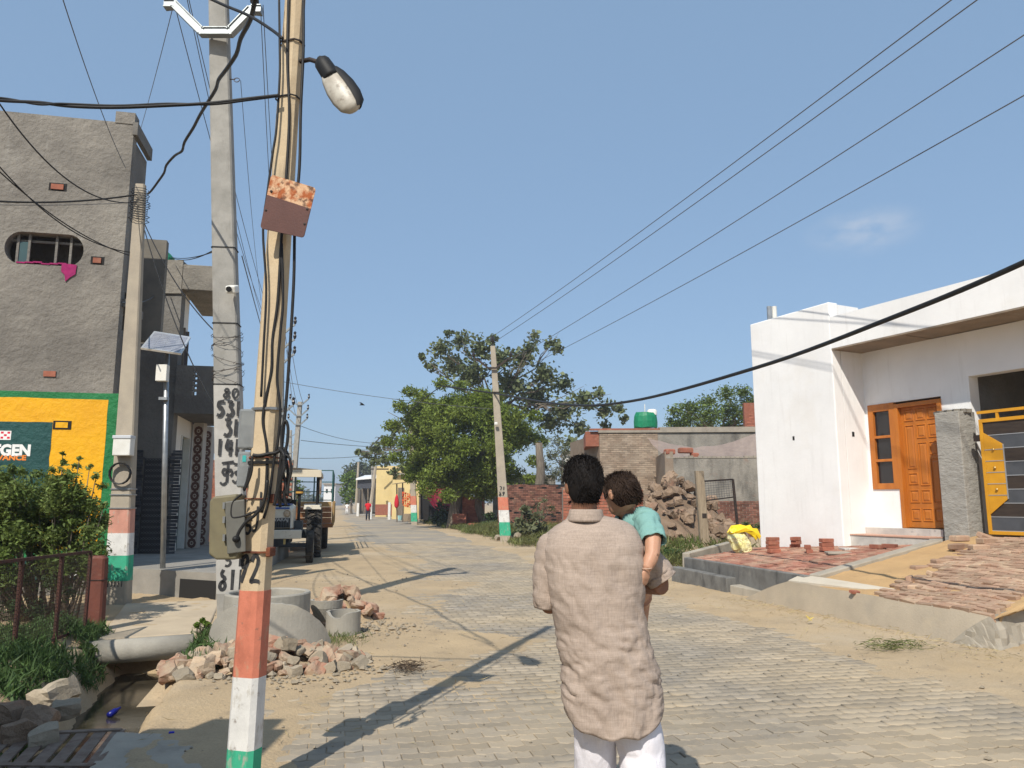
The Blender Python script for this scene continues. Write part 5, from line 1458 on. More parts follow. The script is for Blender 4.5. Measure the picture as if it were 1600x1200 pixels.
M['chunk_red'] = mat('chunk_red', (.33, .165, .11), (.37, .265, .185), scale=6, rough=.95, bump=.7, bscale=45, bdist=.01, rnd=.2, fine=.2, stain=[((.42, .335, .235), 3, .44, .60, .8)])
M['chunk_grey'] = mat('chunk_grey', (.37, .31, .23), (.29, .245, .18), scale=5, rough=.95, bump=.7, bscale=45, bdist=.01, rnd=.2, fine=.2, stain=[((.2, .17, .13), 8, .58, .74, .5)])
M['mud_brick'] = mat('mud_brick', (.22, .155, .105), (.30, .215, .15), scale=3, rough=.97, bump=.9, bscale=25, bdist=.03, rnd=.22, fine=.2, stain=[((.36, .19, .125), 2.5, .56, .7, .6)])
CH_R = [chunk_mesh('chunk', M['chunk_red']) for _ in range(7)]
CH_G = [chunk_mesh('chunk', M['chunk_grey']) for _ in range(7)]
CH_M = [chunk_mesh('chunk', M['mud_brick'], (1, .8, .7), .2) for _ in range(7)]
def heap(name, label, cat, c, rx, ry, h, n, s0, s1, meshes, rot=0.0, prof=1.3, core=None, group=None):
    c = Vector(c); th_ = thing(name, label, cat, c, group); R = Matrix.Rotation(rot, 3, 'Z')
    def hh(x, y): return h * max(0, 1 - (math.hypot(x, y)) ** prof) * (1 + .25 * nz(x * 3, y * 3, c.x))
    if core is not None:
        nn = 18; vs_ = []; fs_ = []
        for j in range(nn + 1):
            for i in range(nn + 1):
                x, y = (i / nn * 2 - 1) * 1.05, (j / nn * 2 - 1) * 1.05
                p = R @ V(x * rx, y * ry, 0); vs_.append(c + V(p.x, p.y, hh(x, y) * .85 - .06 + (0 if math.hypot(x, y) < 1 else -.1)))
        fs_ = [(j * (nn + 1) + i, j * (nn + 1) + i + 1, (j + 1) * (nn + 1) + i + 1, (j + 1) * (nn + 1) + i) for j in range(nn) for i in range(nn)]
        MB().add(vs_, fs_).build('packed_soil', core, th_, smooth=True)
    for k in range(n):
        a = random.uniform(0, 2 * math.pi); r_ = math.sqrt(random.random()) * 1.0
        x, y = r_ * math.cos(a), r_ * math.sin(a); p = R @ V(x * rx, y * ry, 0)
        s_ = random.uniform(s0, s1) * (1 if random.random() < .8 else .55)
        o_ = bpy.data.objects.new('chunk', random.choice(meshes)); COL.objects.link(o_); o_.parent = th_
        o_.matrix_local = Matrix.Translation((p.x, p.y, hh(x, y) * random.uniform(.82, 1.0) + s_ * .16)) @ Matrix.Rotation(random.uniform(0, 6.28), 4, 'Z') @ Matrix.Rotation(random.gauss(0, .45), 4, 'X') @ Matrix.Rotation(random.gauss(0, .45), 4, 'Y') @ Matrix.Scale(s_, 4)
    return th_
random.seed(23)
heap('rubble_heap', 'heap of broken bricks and concrete at the foot of the near pole', 'rubble', G(415, 1045), .95, .46, .22, 200, .07, .20, CH_R + CH_G[:5], rot=.25, core=M['sand'])
heap('rubble_heap', 'smaller pile of pinkish brick rubble behind the concrete rings', 'rubble', V(-2.25, 10.4, 0), .50, .55, .42, 60, .10, .24, CH_R + CH_G[:2], core=M['sand'])
heap('rubble_heap', 'tall mud brick spoil heap behind the wire gate', 'rubble', D(1060, 850, 25) * 1.0 - V(0, 0, .1), 2.3, 2.0, 2.5, 300, .15, .40, CH_M, core=M['mud_brick'], prof=1.1)
heap('rubble_heap', 'low scatter of stones and brick at the right verge', 'rubble', V(-.1, 30.9, 0.05), .6, .3, .2, 12, .15, .4, CH_G)

# ------------------------------------------------------------------ concrete well rings by the grey pole
ring_m = M['ring_concrete'] = mat('ring_concrete', (.36, .335, .285), (.29, .27, .23), scale=3, rough=.9, bump=.5, bscale=40, bdist=.01, fine=.1, stain=[((.2, .185, .16), 2.5, .55, .75, .5, (1, 1, .4)), ((.44, .39, .3), 2, .55, .72, .5)])
rc = V(-2.80, 9.08, 0)
rg = thing('concrete_ring', 'large upright concrete well ring standing against the tall grey pole', 'concrete ring', rc)
mb = MB(); mb.lathe(rc, [(.475, -.1), (.475, .50), (.465, .515), (.425, .515), (.415, .50), (.415, -.1)], 40); mb.build('shell', ring_m, rg, smooth=False)
# broken half ring leaning in front
bc = G(402, 1035) + V(-.12, .62, 0)
br = thing('broken_ring', 'broken curved piece of concrete ring standing in front of the whole ring', 'concrete ring', bc)
outer, inner = [], []
n_ = 34
mb = MB(); rows = 8
def prof_h(t):                                        # height of the broken outline along the arc
    return .50 * (1 - abs(2 * t - 1.06) ** 2.6) * (1 + .05 * nz(t * 9, 2, 2)) + .03 + .02 * nz(t * 25, 1, 1)
rr = .70
vo, vi = [], []
for i in range(n_ + 1):
    t = i / n_; a = lerp(math.radians(196), math.radians(340), t); h = max(.02, prof_h(t))
    for j in range(rows + 1):
        f = j / rows
        lean = .12 * f * h
        vo.append(bc + V(rr * math.cos(a), rr * math.sin(a) + lean + .35, h * f - .02)); vi.append(bc + V((rr - .075) * math.cos(a), (rr - .075) * math.sin(a) + lean + .35, h * f - .02))
idx = lambda i, j: i * (rows + 1) + j
fs = [(idx(i, j), idx(i + 1, j), idx(i + 1, j + 1), idx(i, j + 1)) for i in range(n_) for j in range(rows)]
o_ = len(vo)
fs += [(o_ + idx(i, j), o_ + idx(i, j + 1), o_ + idx(i + 1, j + 1), o_ + idx(i + 1, j)) for i in range(n_) for j in range(rows)]
fs += [(idx(i, rows), idx(i + 1, rows), o_ + idx(i + 1, rows), o_ + idx(i, rows)) for i in range(n_)]
fs += [(idx(0, j), idx(0, j + 1), o_ + idx(0, j + 1), o_ + idx(0, j)) for j in range(rows)] + [(idx(n_, j + 1), idx(n_, j), o_ + idx(n_, j), o_ + idx(n_, j + 1)) for j in range(rows)]
mb.add(vo + vi, fs); mb.build('shell', ring_m, br)
# small notched ring
sc2 = V(-1.98, 9.33, 0)
sr = thing('small_ring', 'small notched concrete pot ring lying on the sand', 'concrete ring', sc2)
vo, vi = [], []; n_ = 32; R0 = .20
for i in range(n_):
    a = 2 * math.pi * i / n_; h = .27 - .06 * max(0, math.cos((a - math.radians(255)) * 2.2)) * (1 if abs(a - math.radians(255)) < .7 else 0) + .008 * nz(i * .9, 1, 1)
    for z in (-.05, h): vo.append(sc2 + V(R0 * math.cos(a), R0 * math.sin(a), z)); vi.append(sc2 + V((R0 - .035) * math.cos(a), (R0 - .035) * math.sin(a), z))
fs = []; o_ = len(vo)
for i in range(n_):
    k = (i + 1) % n_
    fs += [(2 * i, 2 * k, 2 * k + 1, 2 * i + 1), (o_ + 2 * i, o_ + 2 * i + 1, o_ + 2 * k + 1, o_ + 2 * k), (2 * i + 1, 2 * k + 1, o_ + 2 * k + 1, o_ + 2 * i + 1)]
MB().add(vo + vi, fs).build('shell', ring_m, sr)
hp_ = thing('broken_pot', 'half of a broken concrete pot propped in the rubble behind the small ring', 'concrete ring', V(-2.28, 9.75, .12))
mb = MB(); mb.lathe(V(-2.28, 9.75, .10), [(.12, 0), (.19, .16), (.20, .25), (.165, .25), (.10, .04)], 16, a0=math.radians(170), a1=math.radians(370)); mb.build('shell', ring_m, hp_)

# ------------------------------------------------------------------ ditch: culvert pipe, slab, grate, stones, red post, mesh fence
pp = thing('drain_pipe', 'grey concrete drain pipe lying across the ditch', 'pipe', V(-3.9, 8.7, -.05))
mb = MB(); pa, pb2 = G(186, 1012, .0) + V(-.35, 0, -.06), G(302, 1000, .02) + V(0, 0, -.06)
mb.tube([pa, pa.lerp(pb2, .5), pb2], .125, 16); mb.build('pipe_shell', ring_m, pp, smooth=True)
cs = thing('culvert_slab', 'sandy concrete slab bridging the ditch before the veranda', 'slab', V(-4.5, 10.8, 0))
c4 = [G(150, 1003), G(322, 992), G(345, 940), G(196, 946)]
mb = MB(); mb.boxpts([V(p.x, p.y, -.25) for p in c4] + [V(p.x, p.y, .03) for p in c4]); o = mb.build('slab', mat('slab_sand', (.50, .41, .29), (.43, .35, .25), scale=1.6, rough=.92, bump=.5, bscale=30, stain=[((.3, .25, .18), 2, .6, .75, .5)]), cs); bevel(o, .02)
gr = thing('drain_grate', 'rusty iron strip grate over the near end of the ditch', 'grate', V(-3.0, 5.1, 0))
gA_, gB_, gC_, gD_ = G(-60, 1225, .0), G(118, 1232, .0), G(187, 1142, .0), G(18, 1150, .0)
def gq(u, v): return gA_.lerp(gB_, u).lerp(gD_.lerp(gC_, u), v)
def bar(a, b, w, h, nm, m, parent):
    d_ = (b - a).normalized(); n2 = V(-d_.y, d_.x, 0).normalized() * w / 2
    mbb = MB(); mbb.boxpts([a - n2, a + n2, b + n2, b - n2][::-1] + [p + V(0, 0, h) for p in (a - n2, a + n2, b + n2, b - n2)][::-1]); o_ = mbb.build(nm, m, parent); return o_
M['grate_iron'] = mat('grate_iron', (.17, .12, .09), (.24, .19, .15), scale=12, rough=.8, metal=.2, bump=.4, bscale=70, stain=[((.12, .06, .04), 14, .55, .7, .6)])
for k in range(7): bar(gq(k / 6.0, .0), gq(k / 6.0, 1.0), .075, .012, 'grate_bar', M['grate_iron'], gr)
for v in (.03, .3, .97): bar(gq(-.02, v) + V(0, 0, .0125), gq(1.02, v) + V(0, 0, .0125), .05, .01, 'cross_bar', M['grate_iron'], gr)
edge = thing('ditch_lip', 'rough concrete lip along the near edge of the ditch grate', 'kerb', G(200, 1180))
c4 = [G(120, 1236, -.02), G(330, 1236, -.02), G(330, 1150, -.02), G(190, 1142, -.02)]
mb = MB()
vs = []
for j in range(9):
    for i in range(13):
        p = c4[0].lerp(c4[1], i / 12).lerp(c4[3].lerp(c4[2], i / 12), j / 8); vs.append(V(p.x, p.y, .012 + .012 * nz(p.x * 4, p.y * 4, 2) - (.06 if i == 12 or j == 8 else 0)))
mb.add(vs, [(j * 13 + i, j * 13 + i + 1, (j + 1) * 13 + i + 1, (j + 1) * 13 + i) for j in range(8) for i in range(12)])
mb.build('slab', M['concrete'], edge, smooth=True)
random.seed(5)
for k, (x, y, s_, lb) in enumerate(((20, 1118, .26, 'reddish rock at the frame edge on the left ditch bank'), (85, 1085, .30, 'big pale rock on the left ditch bank below the fence'), (60, 1125, .24, 'mossy rock beside the grate on the left bank'), (105, 1108, .20, 'smaller pale rock at the water edge left of the ditch'), (30, 1145, .2, 'low rock touching the rusty grate'), (70, 1150, .18, 'flat rock at the top of the rusty grate'))):
    o_ = bpy.data.objects.new('rock', random.choice(CH_G if k % 2 else CH_M)); COL.objects.link(o_)
    o_.matrix_world = Matrix.Translation(G(x, y, .05)) @ Matrix.Rotation(random.uniform(0, 6), 4, 'Z') @ Matrix.Rotation(random.gauss(0, .3), 4, 'X') @ Matrix.Scale(s_, 4)
    tag(o_, lb, 'rock', 'rocks along the left ditch bank')
rpst = thing('stone_post', 'short maroon painted stone post at the end of the mesh fence', 'post', G(146, 987))
b_ = G(146, 990); Pq = Pole(b_ - V(0, 0, .1), b_ + V(-.01, 0, .87), .215, .20, .6, .02)
mb = MB(); mb.loft([Pq.ring(k / 8) for k in range(9)] + [[p.lerp(Pq.c(1), .35) + V(0, 0, .03) for p in Pq.ring(1)]]); mb.build('post', mat('maroon_paint', (.155, .05, .033), (.115, .04, .028), scale=8, rough=.7, bump=.6, bscale=25, stain=[((.26, .14, .10), 16, .58, .72, .5)]), rpst)
bandring(Pq, .62, .006, .006).build('wire_tie', M['iron'], rpst)
fe = thing('mesh_fence', 'rusty iron framed wire mesh fence below the leafy bush', 'fence', V(-4.7, 8, 0))
fA, fB = G(-70, 1075, .1), G(131, 996, .05); fu = (fB - fA); fl_ = fu.length; fu.normalize(); up1 = V(0, 0, 1)
def fpt(a, z): return fA + fu * a + up1 * (z - 0)
H_ = .93
mb = MB(); mb.tube([fpt(0, .05), fpt(0, H_)], .02, 4).tube([fpt(fl_, -.05), fpt(fl_, H_)], .022, 4).tube([fpt(0, H_), fpt(fl_, H_)], .02, 4).tube([fpt(0, .1), fpt(fl_, .1)], .018, 4)
for a in (fl_ * .36, fl_ * .70): mb.tube([fpt(a, .0), fpt(a, H_)], .022, 4)
mb.build('frame', mat('rusted_frame', (.09, .035, .025), (.05, .025, .02), scale=10, rough=.8), fe)
mb = MB()
k = 0
while k * .035 < fl_: mb.tube([fpt(k * .035, .1), fpt(k * .035, H_)], .0022, 3, caps=False); k += 1
k = 0
while .1 + k * .035 < H_: mb.tube([fpt(0, .1 + k * .035), fpt(fl_, .1 + k * .035)], .0022, 3, caps=False); k += 1
tag(mb.build('wire_mesh', M['iron'], fe), kind='stuff')
# a blue bottle in the ditch and a blue wrapper on the sand
bt_ = G(170, 1118, -.38); MBt = MB(); MBt.tube([bt_, bt_ + V(.02, .07, .02), bt_ + V(.03, .11, .03), bt_ + V(.035, .13, .035)], [.028, .028, .012, .012], 8)
tag(MBt.build('bottle', mat('blue_plastic', (.006, .01, .16), rough=.3), smooth=True), 'crushed blue plastic bottle in the ditch water', 'bottle')
w_ = G(268, 1146, .01); tag(MB().box(w_ + V(0, 0, .006), (.035, .025, .012), rot=.4, ch=.004).build('wrapper', mat('blue_wrap', (.01, .02, .4), rough=.4)), 'tiny blue wrapper on the shaded sand by the ditch', 'litter')

# ------------------------------------------------------------------ wooden post, wire gate, yellow sack
gY = 21.0
wpst = thing('wooden_post', 'weathered square timber post beside the wire gate frame', 'post', D(1101, 860, gY))
Pw = Pole(D(1102, 866, gY), D(1092, 736, gY), .24, .22, .9, .015); Pw.shaft(6).build('post', M['wood_post'], wpst)
wg = thing('wire_gate', 'black iron gate frame with wire mesh in its upper panel', 'gate', D(1125, 860, gY))
g00, g01, g10, g11 = D(1107, 862, gY), D(1098, 752, gY), D(1155, 848, gY + .6), D(1145, 749, gY + .6)
mb = MB(); mb.tube([g00, g01], .035, 4).tube([g10, g11], .045, 4).tube([g01, g11], .03, 4).tube([g00.lerp(g01, .72), g10.lerp(g11, .72)], .022, 4); mb.build('frame', M['iron'], wg)
g12, g13 = D(1151, 826, gY + .7), D(1152, 770, gY + .7)
mb = MB()
for k in range(1, 12): mb.tube([g00.lerp(g01, .72).lerp(g10.lerp(g11, .72), k / 12), g01.lerp(g11, k / 12)], .005, 3)
for k in range(1, 8): mb.tube([g00.lerp(g01, .72 + .28 * k / 8), g10.lerp(g11, .72 + .28 * k / 8)], .005, 3)
tag(mb.build('wire_mesh', M['grey_wire'], wg), kind='stuff')
lk = D(1100, 806, gY - .06); MB().box(lk, (.12, .1, .16), ch=.02).build('latch', M['iron'], wg)
sc3 = onslope(1156, 863, vs_terr) + V(0, 0, -.01)
sk = thing('sack', 'crumpled bright yellow plastic sack slumped on the terrace kerb', 'sack', sc3)
mb = MB(); rings = []
_sp = ((.0, .13, .12, .07), (.02, .17, .15, .06), (.08, .20, .17, .04), (.20, .21, .18, .0), (.29, .21, .17, -.04), (.36, .19, .14, -.05), (.41, .16, .10, -.06), (.45, .11, .06, -.05))
for i in range(29):
    q_ = i / 4; k_ = min(int(q_), 6); h, rx, ry, ox = [lerp(a, b, q_ - k_) for a, b in zip(_sp[k_], _sp[k_ + 1])]
    rings.append([sc3 + V(ox + .88 * rx * math.cos(t * .1571) * (1 + .22 * abs(nz(math.cos(t * .1571) * 2.6, math.sin(t * .1571) * 2.6, i * .16)) + .10 * nz(t * .8, i * .35, 5)), ry * math.sin(t * .1571) * (1 + .2 * nz(t * .5, i * .2, 5)), h + .02 * nz(t * .3, i * .3, 8)) for t in range(40)])
mb.loft(rings)
M['yellow_sack'] = mat('yellow_sack', (.72, .66, .24), (.74, .72, .46), scale=9, rough=.45, bump=.7, bscale=16, bdist=.03)
o = mb.build('bag', M['yellow_sack'], sk)
mb = MB(); rings = []
for i, (x, z, w, t_) in enumerate(((-.2, .40, .10, .05), (-.10, .47, .15, .07), (.06, .50, .16, .08), (.20, .48, .15, .09), (.30, .41, .13, .09), (.36, .33, .10, .05))):
    rings.append([sc3 + V(x + .07 * nz(q * .9, i * 1.3, 1), -w * math.cos(q * .393), z - .03 + .7 * t_ * math.sin(q * .393) + .10 * nz(q * .9, i * 1.7, 7)) for q in range(16)])
mb.loft(rings); mb.build('sack_mouth', mat('deep_yellow', (.82, .60, .02), (.74, .50, .02), scale=6, rough=.45, bump=.6, bscale=18), sk)
# ------------------------------------------------------------------ trees, bushes, grass
M['leaf_neem'] = leafmat('leaf_neem', (.14, .195, .028), (.20, .255, .05), tint=.35, trans=.32, scale=.6)
M['leaf_peepal'] = leafmat('leaf_peepal', (.115, .145, .058), (.165, .19, .095), tint=.4, trans=.25, scale=.5)
M['leaf_bush'] = leafmat('leaf_bush', (.105, .16, .035), (.155, .205, .06), tint=.4, trans=.3, scale=3)
M['leaf_dark'] = leafmat('leaf_dark', (.035, .06, .022), (.05, .08, .03), tint=.4, trans=.2)
M['leaf_pale'] = leafmat('leaf_pale', (.13, .15, .075), (.17, .18, .10), tint=.35, trans=.25)
M['dark_straw'] = mat('dark_straw', (.07, .05, .035), (.12, .085, .055), scale=30, rough=.95)
M['leaf_far'] = leafmat('leaf_far', (.075, .095, .045), (.10, .12, .06), tint=.35, trans=.2, scale=.2)
M['leaf_bright'] = leafmat('leaf_bright', (.10, .17, .02), (.14, .20, .035), tint=.3, trans=.35, scale=.5)
def clump_points(clumps, flat=.75, shell=.55):
    """clumps [(centre, radius, n)] -> points biased to the outside of each clump"""
    out = []
    for c, r, n in clumps:
        d = RNG.normal(size=(n, 3)); d /= np.linalg.norm(d, axis=1, keepdims=True)
        rad = r * (shell + (1 - shell) * RNG.random((n, 1))) * (1 + .18 * RNG.normal(size=(n, 1)))
        p = d * rad; p[:, 2] *= flat
        out.append(p + np.array(c))
    return np.concatenate(out)
def limb(mb, a, b, r0, r1, sag=.0, n=5, wob=.06):
    a, b = Vector(a), Vector(b); L_ = (b - a).length; pts = []
    for k in range(n + 1):
        t = k / n; p = a.lerp(b, t); p.z += sag * L_ * math.sin(math.pi * t)
        if 0 < k < n: p += V(nz(a.x + t * 3, b.y, 1), nz(a.y + t * 3, b.x, 2), nz(t * 3, b.z, 3)) * wob * L_
        pts.append(p)
    mb.tube(pts, [lerp(r0, r1, k / n) for k in range(n + 1)], 6)
    return pts
def tree(name, label, cat, base, trunk_top, tr, clumps, m, leaf, nlimb=14, group=None, aspect=.5, shell=.5, droop=0.0, flat=.75, bark='bark', extra=None):
    th_ = thing(name, label, cat, base, group)
    mb = MB(); pts = limb(mb, Vector(base) - V(0, 0, .2), trunk_top, tr, tr * .65, n=6, wob=.03)
    if extra: extra(mb)
    mb.build('trunk', M[bark], th_, smooth=True)
    if nlimb:
        mb = MB()
        for c, r, n in sorted(clumps, key=lambda q: -q[1])[:nlimb]:
            s_ = pts[random.choice((-1, -1, -2))]
            mid = limb(mb, s_, Vector(c), tr * .30, tr * .05, sag=.05, wob=.09)
            for q in range(3):
                e = Vector(c) + V(random.gauss(0, r * .6), random.gauss(0, r * .6), random.gauss(0, r * .45)); limb(mb, mid[3], e, tr * .13, tr * .03, n=3)
        mb.build('limbs', M[bark], th_, smooth=True)
    P = clump_points(clumps, flat, shell)
    leaves('crown', P, leaf * (.6 + .8 * RNG.random(len(P))), m, th_, aspect=aspect, droop=droop)
    return th_
def pxc(lst, Y, dens, spread=.9, minn=60):
    """clumps from photo positions: (x, y, radius in px) at about the distance Y"""
    out = []
    for x, y, r in lst:
        yy = Y + random.uniform(-1, 1) * spread; R_ = r / FOC * yy
        out.append((D(x, y, yy), R_, max(minn, int(dens * R_ * R_))))
    return out
random.seed(3)
# bright neem
nl = []
cx, cy = 726, 690
for k in range(74):
    while True:
        u, v, w = random.uniform(-1, 1), random.uniform(-1, 1), random.uniform(-1, 1)
        if .35 < u * u + v * v + w * w < 1: break
    x, y = cx + u * 108, cy + v * 80
    if y > 755 and abs(u) > .75: continue
    Yk = 45.5 + w * 3.2; r_ = random.uniform(17, 27) / FOC * Yk
    nl.append((D(x, y, Yk), r_, int(1000 * r_ * r_)))
for k in range(26):
    Yk = 45.5 + random.uniform(-2, 2); r_ = 26 / FOC * Yk; nl.append((D(cx + random.uniform(-75, 70), cy + random.uniform(-45, 60), Yk), r_, int(420 * r_ * r_)))
for x, y, r_ in ((640, 612, 13), (625, 635, 14), (660, 618, 15), (690, 600, 14), (720, 603, 14), (612, 665, 14), (606, 690, 12), (835, 650, 14), (845, 690, 14), (836, 720, 14), (668, 765, 18), (700, 775, 16), (760, 770, 18), (620, 715, 14), (800, 765, 14), (828, 748, 12), (640, 745, 13)):
    Yk = 44.5 + random.uniform(-1.5, 1.5); R_ = r_ / FOC * Yk; nl.append((D(x, y, Yk), R_, int(1100 * R_ * R_)))
nb_ = D(724, 822, 46.5); nb_.z = .1
def roots(mb):
    limb(mb, D(705, 826, 46) + V(0, 0, -.2), D(722, 745, 46), .42, .26, n=5); limb(mb, D(757, 822, 46) + V(0, 0, -.2), D(742, 742, 46), .30, .2, n=5); limb(mb, D(745, 772, 46), D(752, 742, 46), .2, .2, n=3)
tree('neem_tree', 'big round bright green tree with dense feathery foliage beside the road', 'tree', nb_, D(728, 745, 46.5), .45, nl, M['leaf_neem'], .23, nlimb=16, aspect=.34, droop=.25, shell=.45, extra=roots)
# tall grey-green peepal behind it
pl1 = pxc([(690, 545, 22), (672, 572, 12), (720, 533, 20), (705, 570, 24), (750, 545, 26), (735, 585, 30), (780, 560, 26), (815, 560, 24), (835, 525, 13), (828, 545, 16), (862, 538, 14), (872, 545, 12), (800, 600, 34), (850, 585, 26), (835, 620, 32), (880, 600, 20), (880, 640, 26), (912, 625, 22), (935, 615, 12), (945, 640, 20), (968, 638, 12), (975, 655, 9), (905, 668, 18), (918, 690, 10), (890, 690, 12), (860, 660, 26), (945, 665, 12), (660, 558, 6), (770, 530, 10), (700, 520, 8)], 52, 290, 2.5, 80)
pbb = D(742, 820, 51); pbb.z = 0
tree('peepal_tree', 'tall loose grey green tree spreading above and right of the round green tree', 'tree', pbb, D(770, 640, 52), .30, pl1, M['leaf_peepal'], .29, nlimb=20, aspect=.8, shell=.15, flat=.9)
pl2 = pxc([(640, 655, 14), (622, 668, 16), (605, 690, 16), (588, 702, 14), (572, 712, 9), (560, 706, 5), (600, 718, 14), (635, 730, 16), (655, 745, 13), (615, 738, 10), (650, 690, 20), (660, 725, 18), (585, 720, 9)], 58, 300, 2, 70)
b3 = D(668, 815, 57); b3.z = 0
tree('peepal_tree', 'sparse leafy branches of a tree reaching left over the road behind the stall', 'tree', b3, D(660, 700, 58), .2, pl2, M['leaf_peepal'], .30, nlimb=13, aspect=.8, shell=.15, flat=.9)
# tree behind the unfinished house
pl3 = pxc([(1055, 642, 16), (1050, 660, 14), (1080, 640, 22), (1075, 655, 20), (1105, 628, 20), (1110, 650, 26), (1135, 615, 20), (1140, 640, 28), (1160, 612, 16), (1170, 630, 20), (1165, 650, 22), (1190, 630, 20), (1200, 650, 22), (1060, 668, 18), (1100, 668, 22), (1140, 668, 24)], 46, 700, 2.5)
b4 = D(1120, 800, 47); b4.z = 0
tree('acacia_tree', 'bushy dull green tree behind the flat roof of the unfinished house', 'tree', b4, D(1118, 690, 47), .3, pl3, M['leaf_bush'], .22, nlimb=10, aspect=.35, shell=.25)
pl4 = pxc([(870, 690, 16), (885, 705, 18), (862, 712, 16), (880, 725, 18), (900, 722, 14), (850, 728, 14), (905, 740, 14), (868, 742, 18), (890, 750, 16), (850, 750, 14)], 50, 420, 1.5)
b5 = D(878, 790, 50); b5.z = 0
tree('small_tree', 'feathery pale green small tree behind the low brick wall', 'tree', b5, D(878, 730, 50), .12, pl4, M['leaf_pale'], .22, nlimb=6, aspect=.3, shell=.2)
# far trees down the road
for k, (nm, lb, lst, Y, m_, lf) in enumerate((
    ('far_tree', 'hazy grey green tree at the far end of the road', [(548, 735, 14), (560, 728, 14), (572, 733, 14), (585, 738, 14), (560, 748, 18), (580, 752, 16), (545, 752, 12), (598, 742, 10)], 150, 'leaf_far', .55),
    ('far_tree', 'bright green rounded tree where the road bends', [(540, 748, 12), (548, 742, 10), (550, 758, 14), (542, 768, 14), (556, 770, 14), (545, 780, 12), (562, 782, 10)], 105, 'leaf_bright', .4),
    ('far_tree', 'small green tree seen through the tractor canopy', [(463, 752, 7), (466, 764, 8), (462, 774, 8), (460, 786, 8)], 60, 'leaf_bright', .25),
    ('far_tree', 'green crown showing between the veranda columns and the tall pole', [(330, 680, 12), (336, 692, 12), (328, 700, 10), (345, 690, 14), (360, 700, 14)], 34, 'leaf_bush', .14))):
    cl_ = pxc(lst, Y, 26 / lf / lf, 1.5, 60); cxm = sum(q[0] for q in lst) / len(lst); b_ = D(cxm, 790, Y); b_.z = 0
    tree(nm, lb, 'tree', b_, D(cxm, max(q[1] for q in lst), Y), .2, cl_, M[m_], lf, nlimb=4, aspect=.6, shell=.3)
# far woods along the skyline: one mass
fp = []
for k in range(260):
    x = random.uniform(-420, 420); y = random.uniform(260, 420) + abs(x) * .2; h = random.uniform(4, 8) * (1 + .35 * nz(x * .02, 3, 3))
    fp.append((V(x, y, h * .45), h * .75, 60))
P = clump_points(fp, .8, .3)
tag(leaves('far_wood', P, 1.7 * (.6 + .8 * RNG.random(len(P))), M['leaf_far'], aspect=.8), kind='stuff')
# shrubs on the right verge
def shrub(label, lst, Y, m_, lf, dens, aspect=.4, cat='shrub', name='shrub', group=None, droop=0.0):
    cl_ = pxc(lst, Y, dens * 1.8, .25, 60); cxm = sum(q[0] for q in lst) / len(lst); bot = max(q[1] + q[2] for q in lst)
    b_ = D(cxm, bot, Y); th_ = thing(name, label, cat, b_, group); mb = MB()
    for c, r, n in cl_:
        limb(mb, b_ + V(random.gauss(0, .08), 0, -.05), c, .018 * Y / 20 + .006, .006, n=3)
    mb.build('stems', M['bark'], th_, smooth=True)
    P = clump_points(cl_, .9, .2); leaves('foliage', P, lf * (.6 + .8 * RNG.random(len(P))), M[m_], th_, aspect=aspect, droop=droop); return th_
shrub('broad leaved grey green milkweed shrub right of the tricolour pole', [(812, 815, 12), (825, 805, 12), (838, 812, 13), (828, 825, 14), (845, 825, 10), (815, 830, 10), (820, 795, 6)], 31, 'leaf_pale', .22, 260, .6)
shrub('dark low shrub in the shade left of the brick stack', [(690, 800, 14), (680, 812, 12), (698, 815, 14), (708, 805, 10), (688, 790, 8)], 49, 'leaf_dark', .24, 260)
shrub('mid green bush at the foot of the brick stack', [(765, 805, 9), (772, 815, 10), (760, 820, 8), (780, 822, 9)], 44, 'leaf_dark', .22, 300, .6)
shrub('small green bush under the dark shrub by the road edge', [(699, 822, 6), (694, 828, 7), (704, 828, 6)], 47, 'weed', .16, 400)
shrub('pale dry bush beside the low brick wall', [(838, 790, 10), (850, 782, 9), (860, 795, 11), (846, 800, 10)], 36, 'leaf_pale', .18, 320, .25)
shrub('leafy green weeds between the child and the timber post', [(1030, 868, 9), (1042, 862, 10), (1055, 866, 12), (1068, 872, 10), (1050, 878, 12), (1035, 884, 10), (1065, 884, 9), (1020, 880, 8)], 19, 'weed', .13, 900, .25)
shrub('short weed clump behind the yellow sack', [(1165, 820, 6), (1175, 826, 8), (1185, 822, 7)], 20, 'weed', .12, 900, .25)
# big leafy bush over the fence
random.seed(12)
bl = []
for k in range(150):
    x, y = random.uniform(-70, 158), random.uniform(728, 905)
    top = 742 + 8 * nz(x * .03, 1, 1) + (14 if x > 140 else 0)
    if y < top: continue
    bl.append((x, y, random.uniform(15, 24)))
bl += [(20, 735, 12), (100, 722, 7), (98, 708, 4), (120, 728, 8), (124, 716, 4), (82, 735, 9), (150, 745, 8), (60, 742, 12), (140, 730, 6), (10, 748, 12), (35, 738, 10), (160, 760, 9), (163, 790, 8), (158, 820, 8)]
cl_ = pxc(bl, 10.1, 11000, .5, 22)
bsh = thing('leafy_bush', 'large leafy green bush growing over the mesh fence before the advert', 'bush', V(-6, 10.3, 0))
mb = MB()
for c, r, n in cl_[::2]: limb(mb, V(-6 + (c.x + 6) * .4, 10.3, 0), c, .02, .004, n=4, wob=.05)
mb.build('stems', M['bark'], bsh, smooth=True)
P = clump_points(cl_, .9, .1); leaves('foliage', P, .066 * (.5 + .9 * RNG.random(len(P))), M['leaf_bush'], bsh, aspect=.38, droop=.1)
ex_ = pxc([(40, 900, 26), (0, 910, 28), (80, 910, 22), (110, 925, 18), (20, 950, 26), (60, 955, 24), (100, 965, 18), (-20, 980, 26), (40, 1000, 22), (80, 1005, 16)], 9.6, 5000, .3, 60)
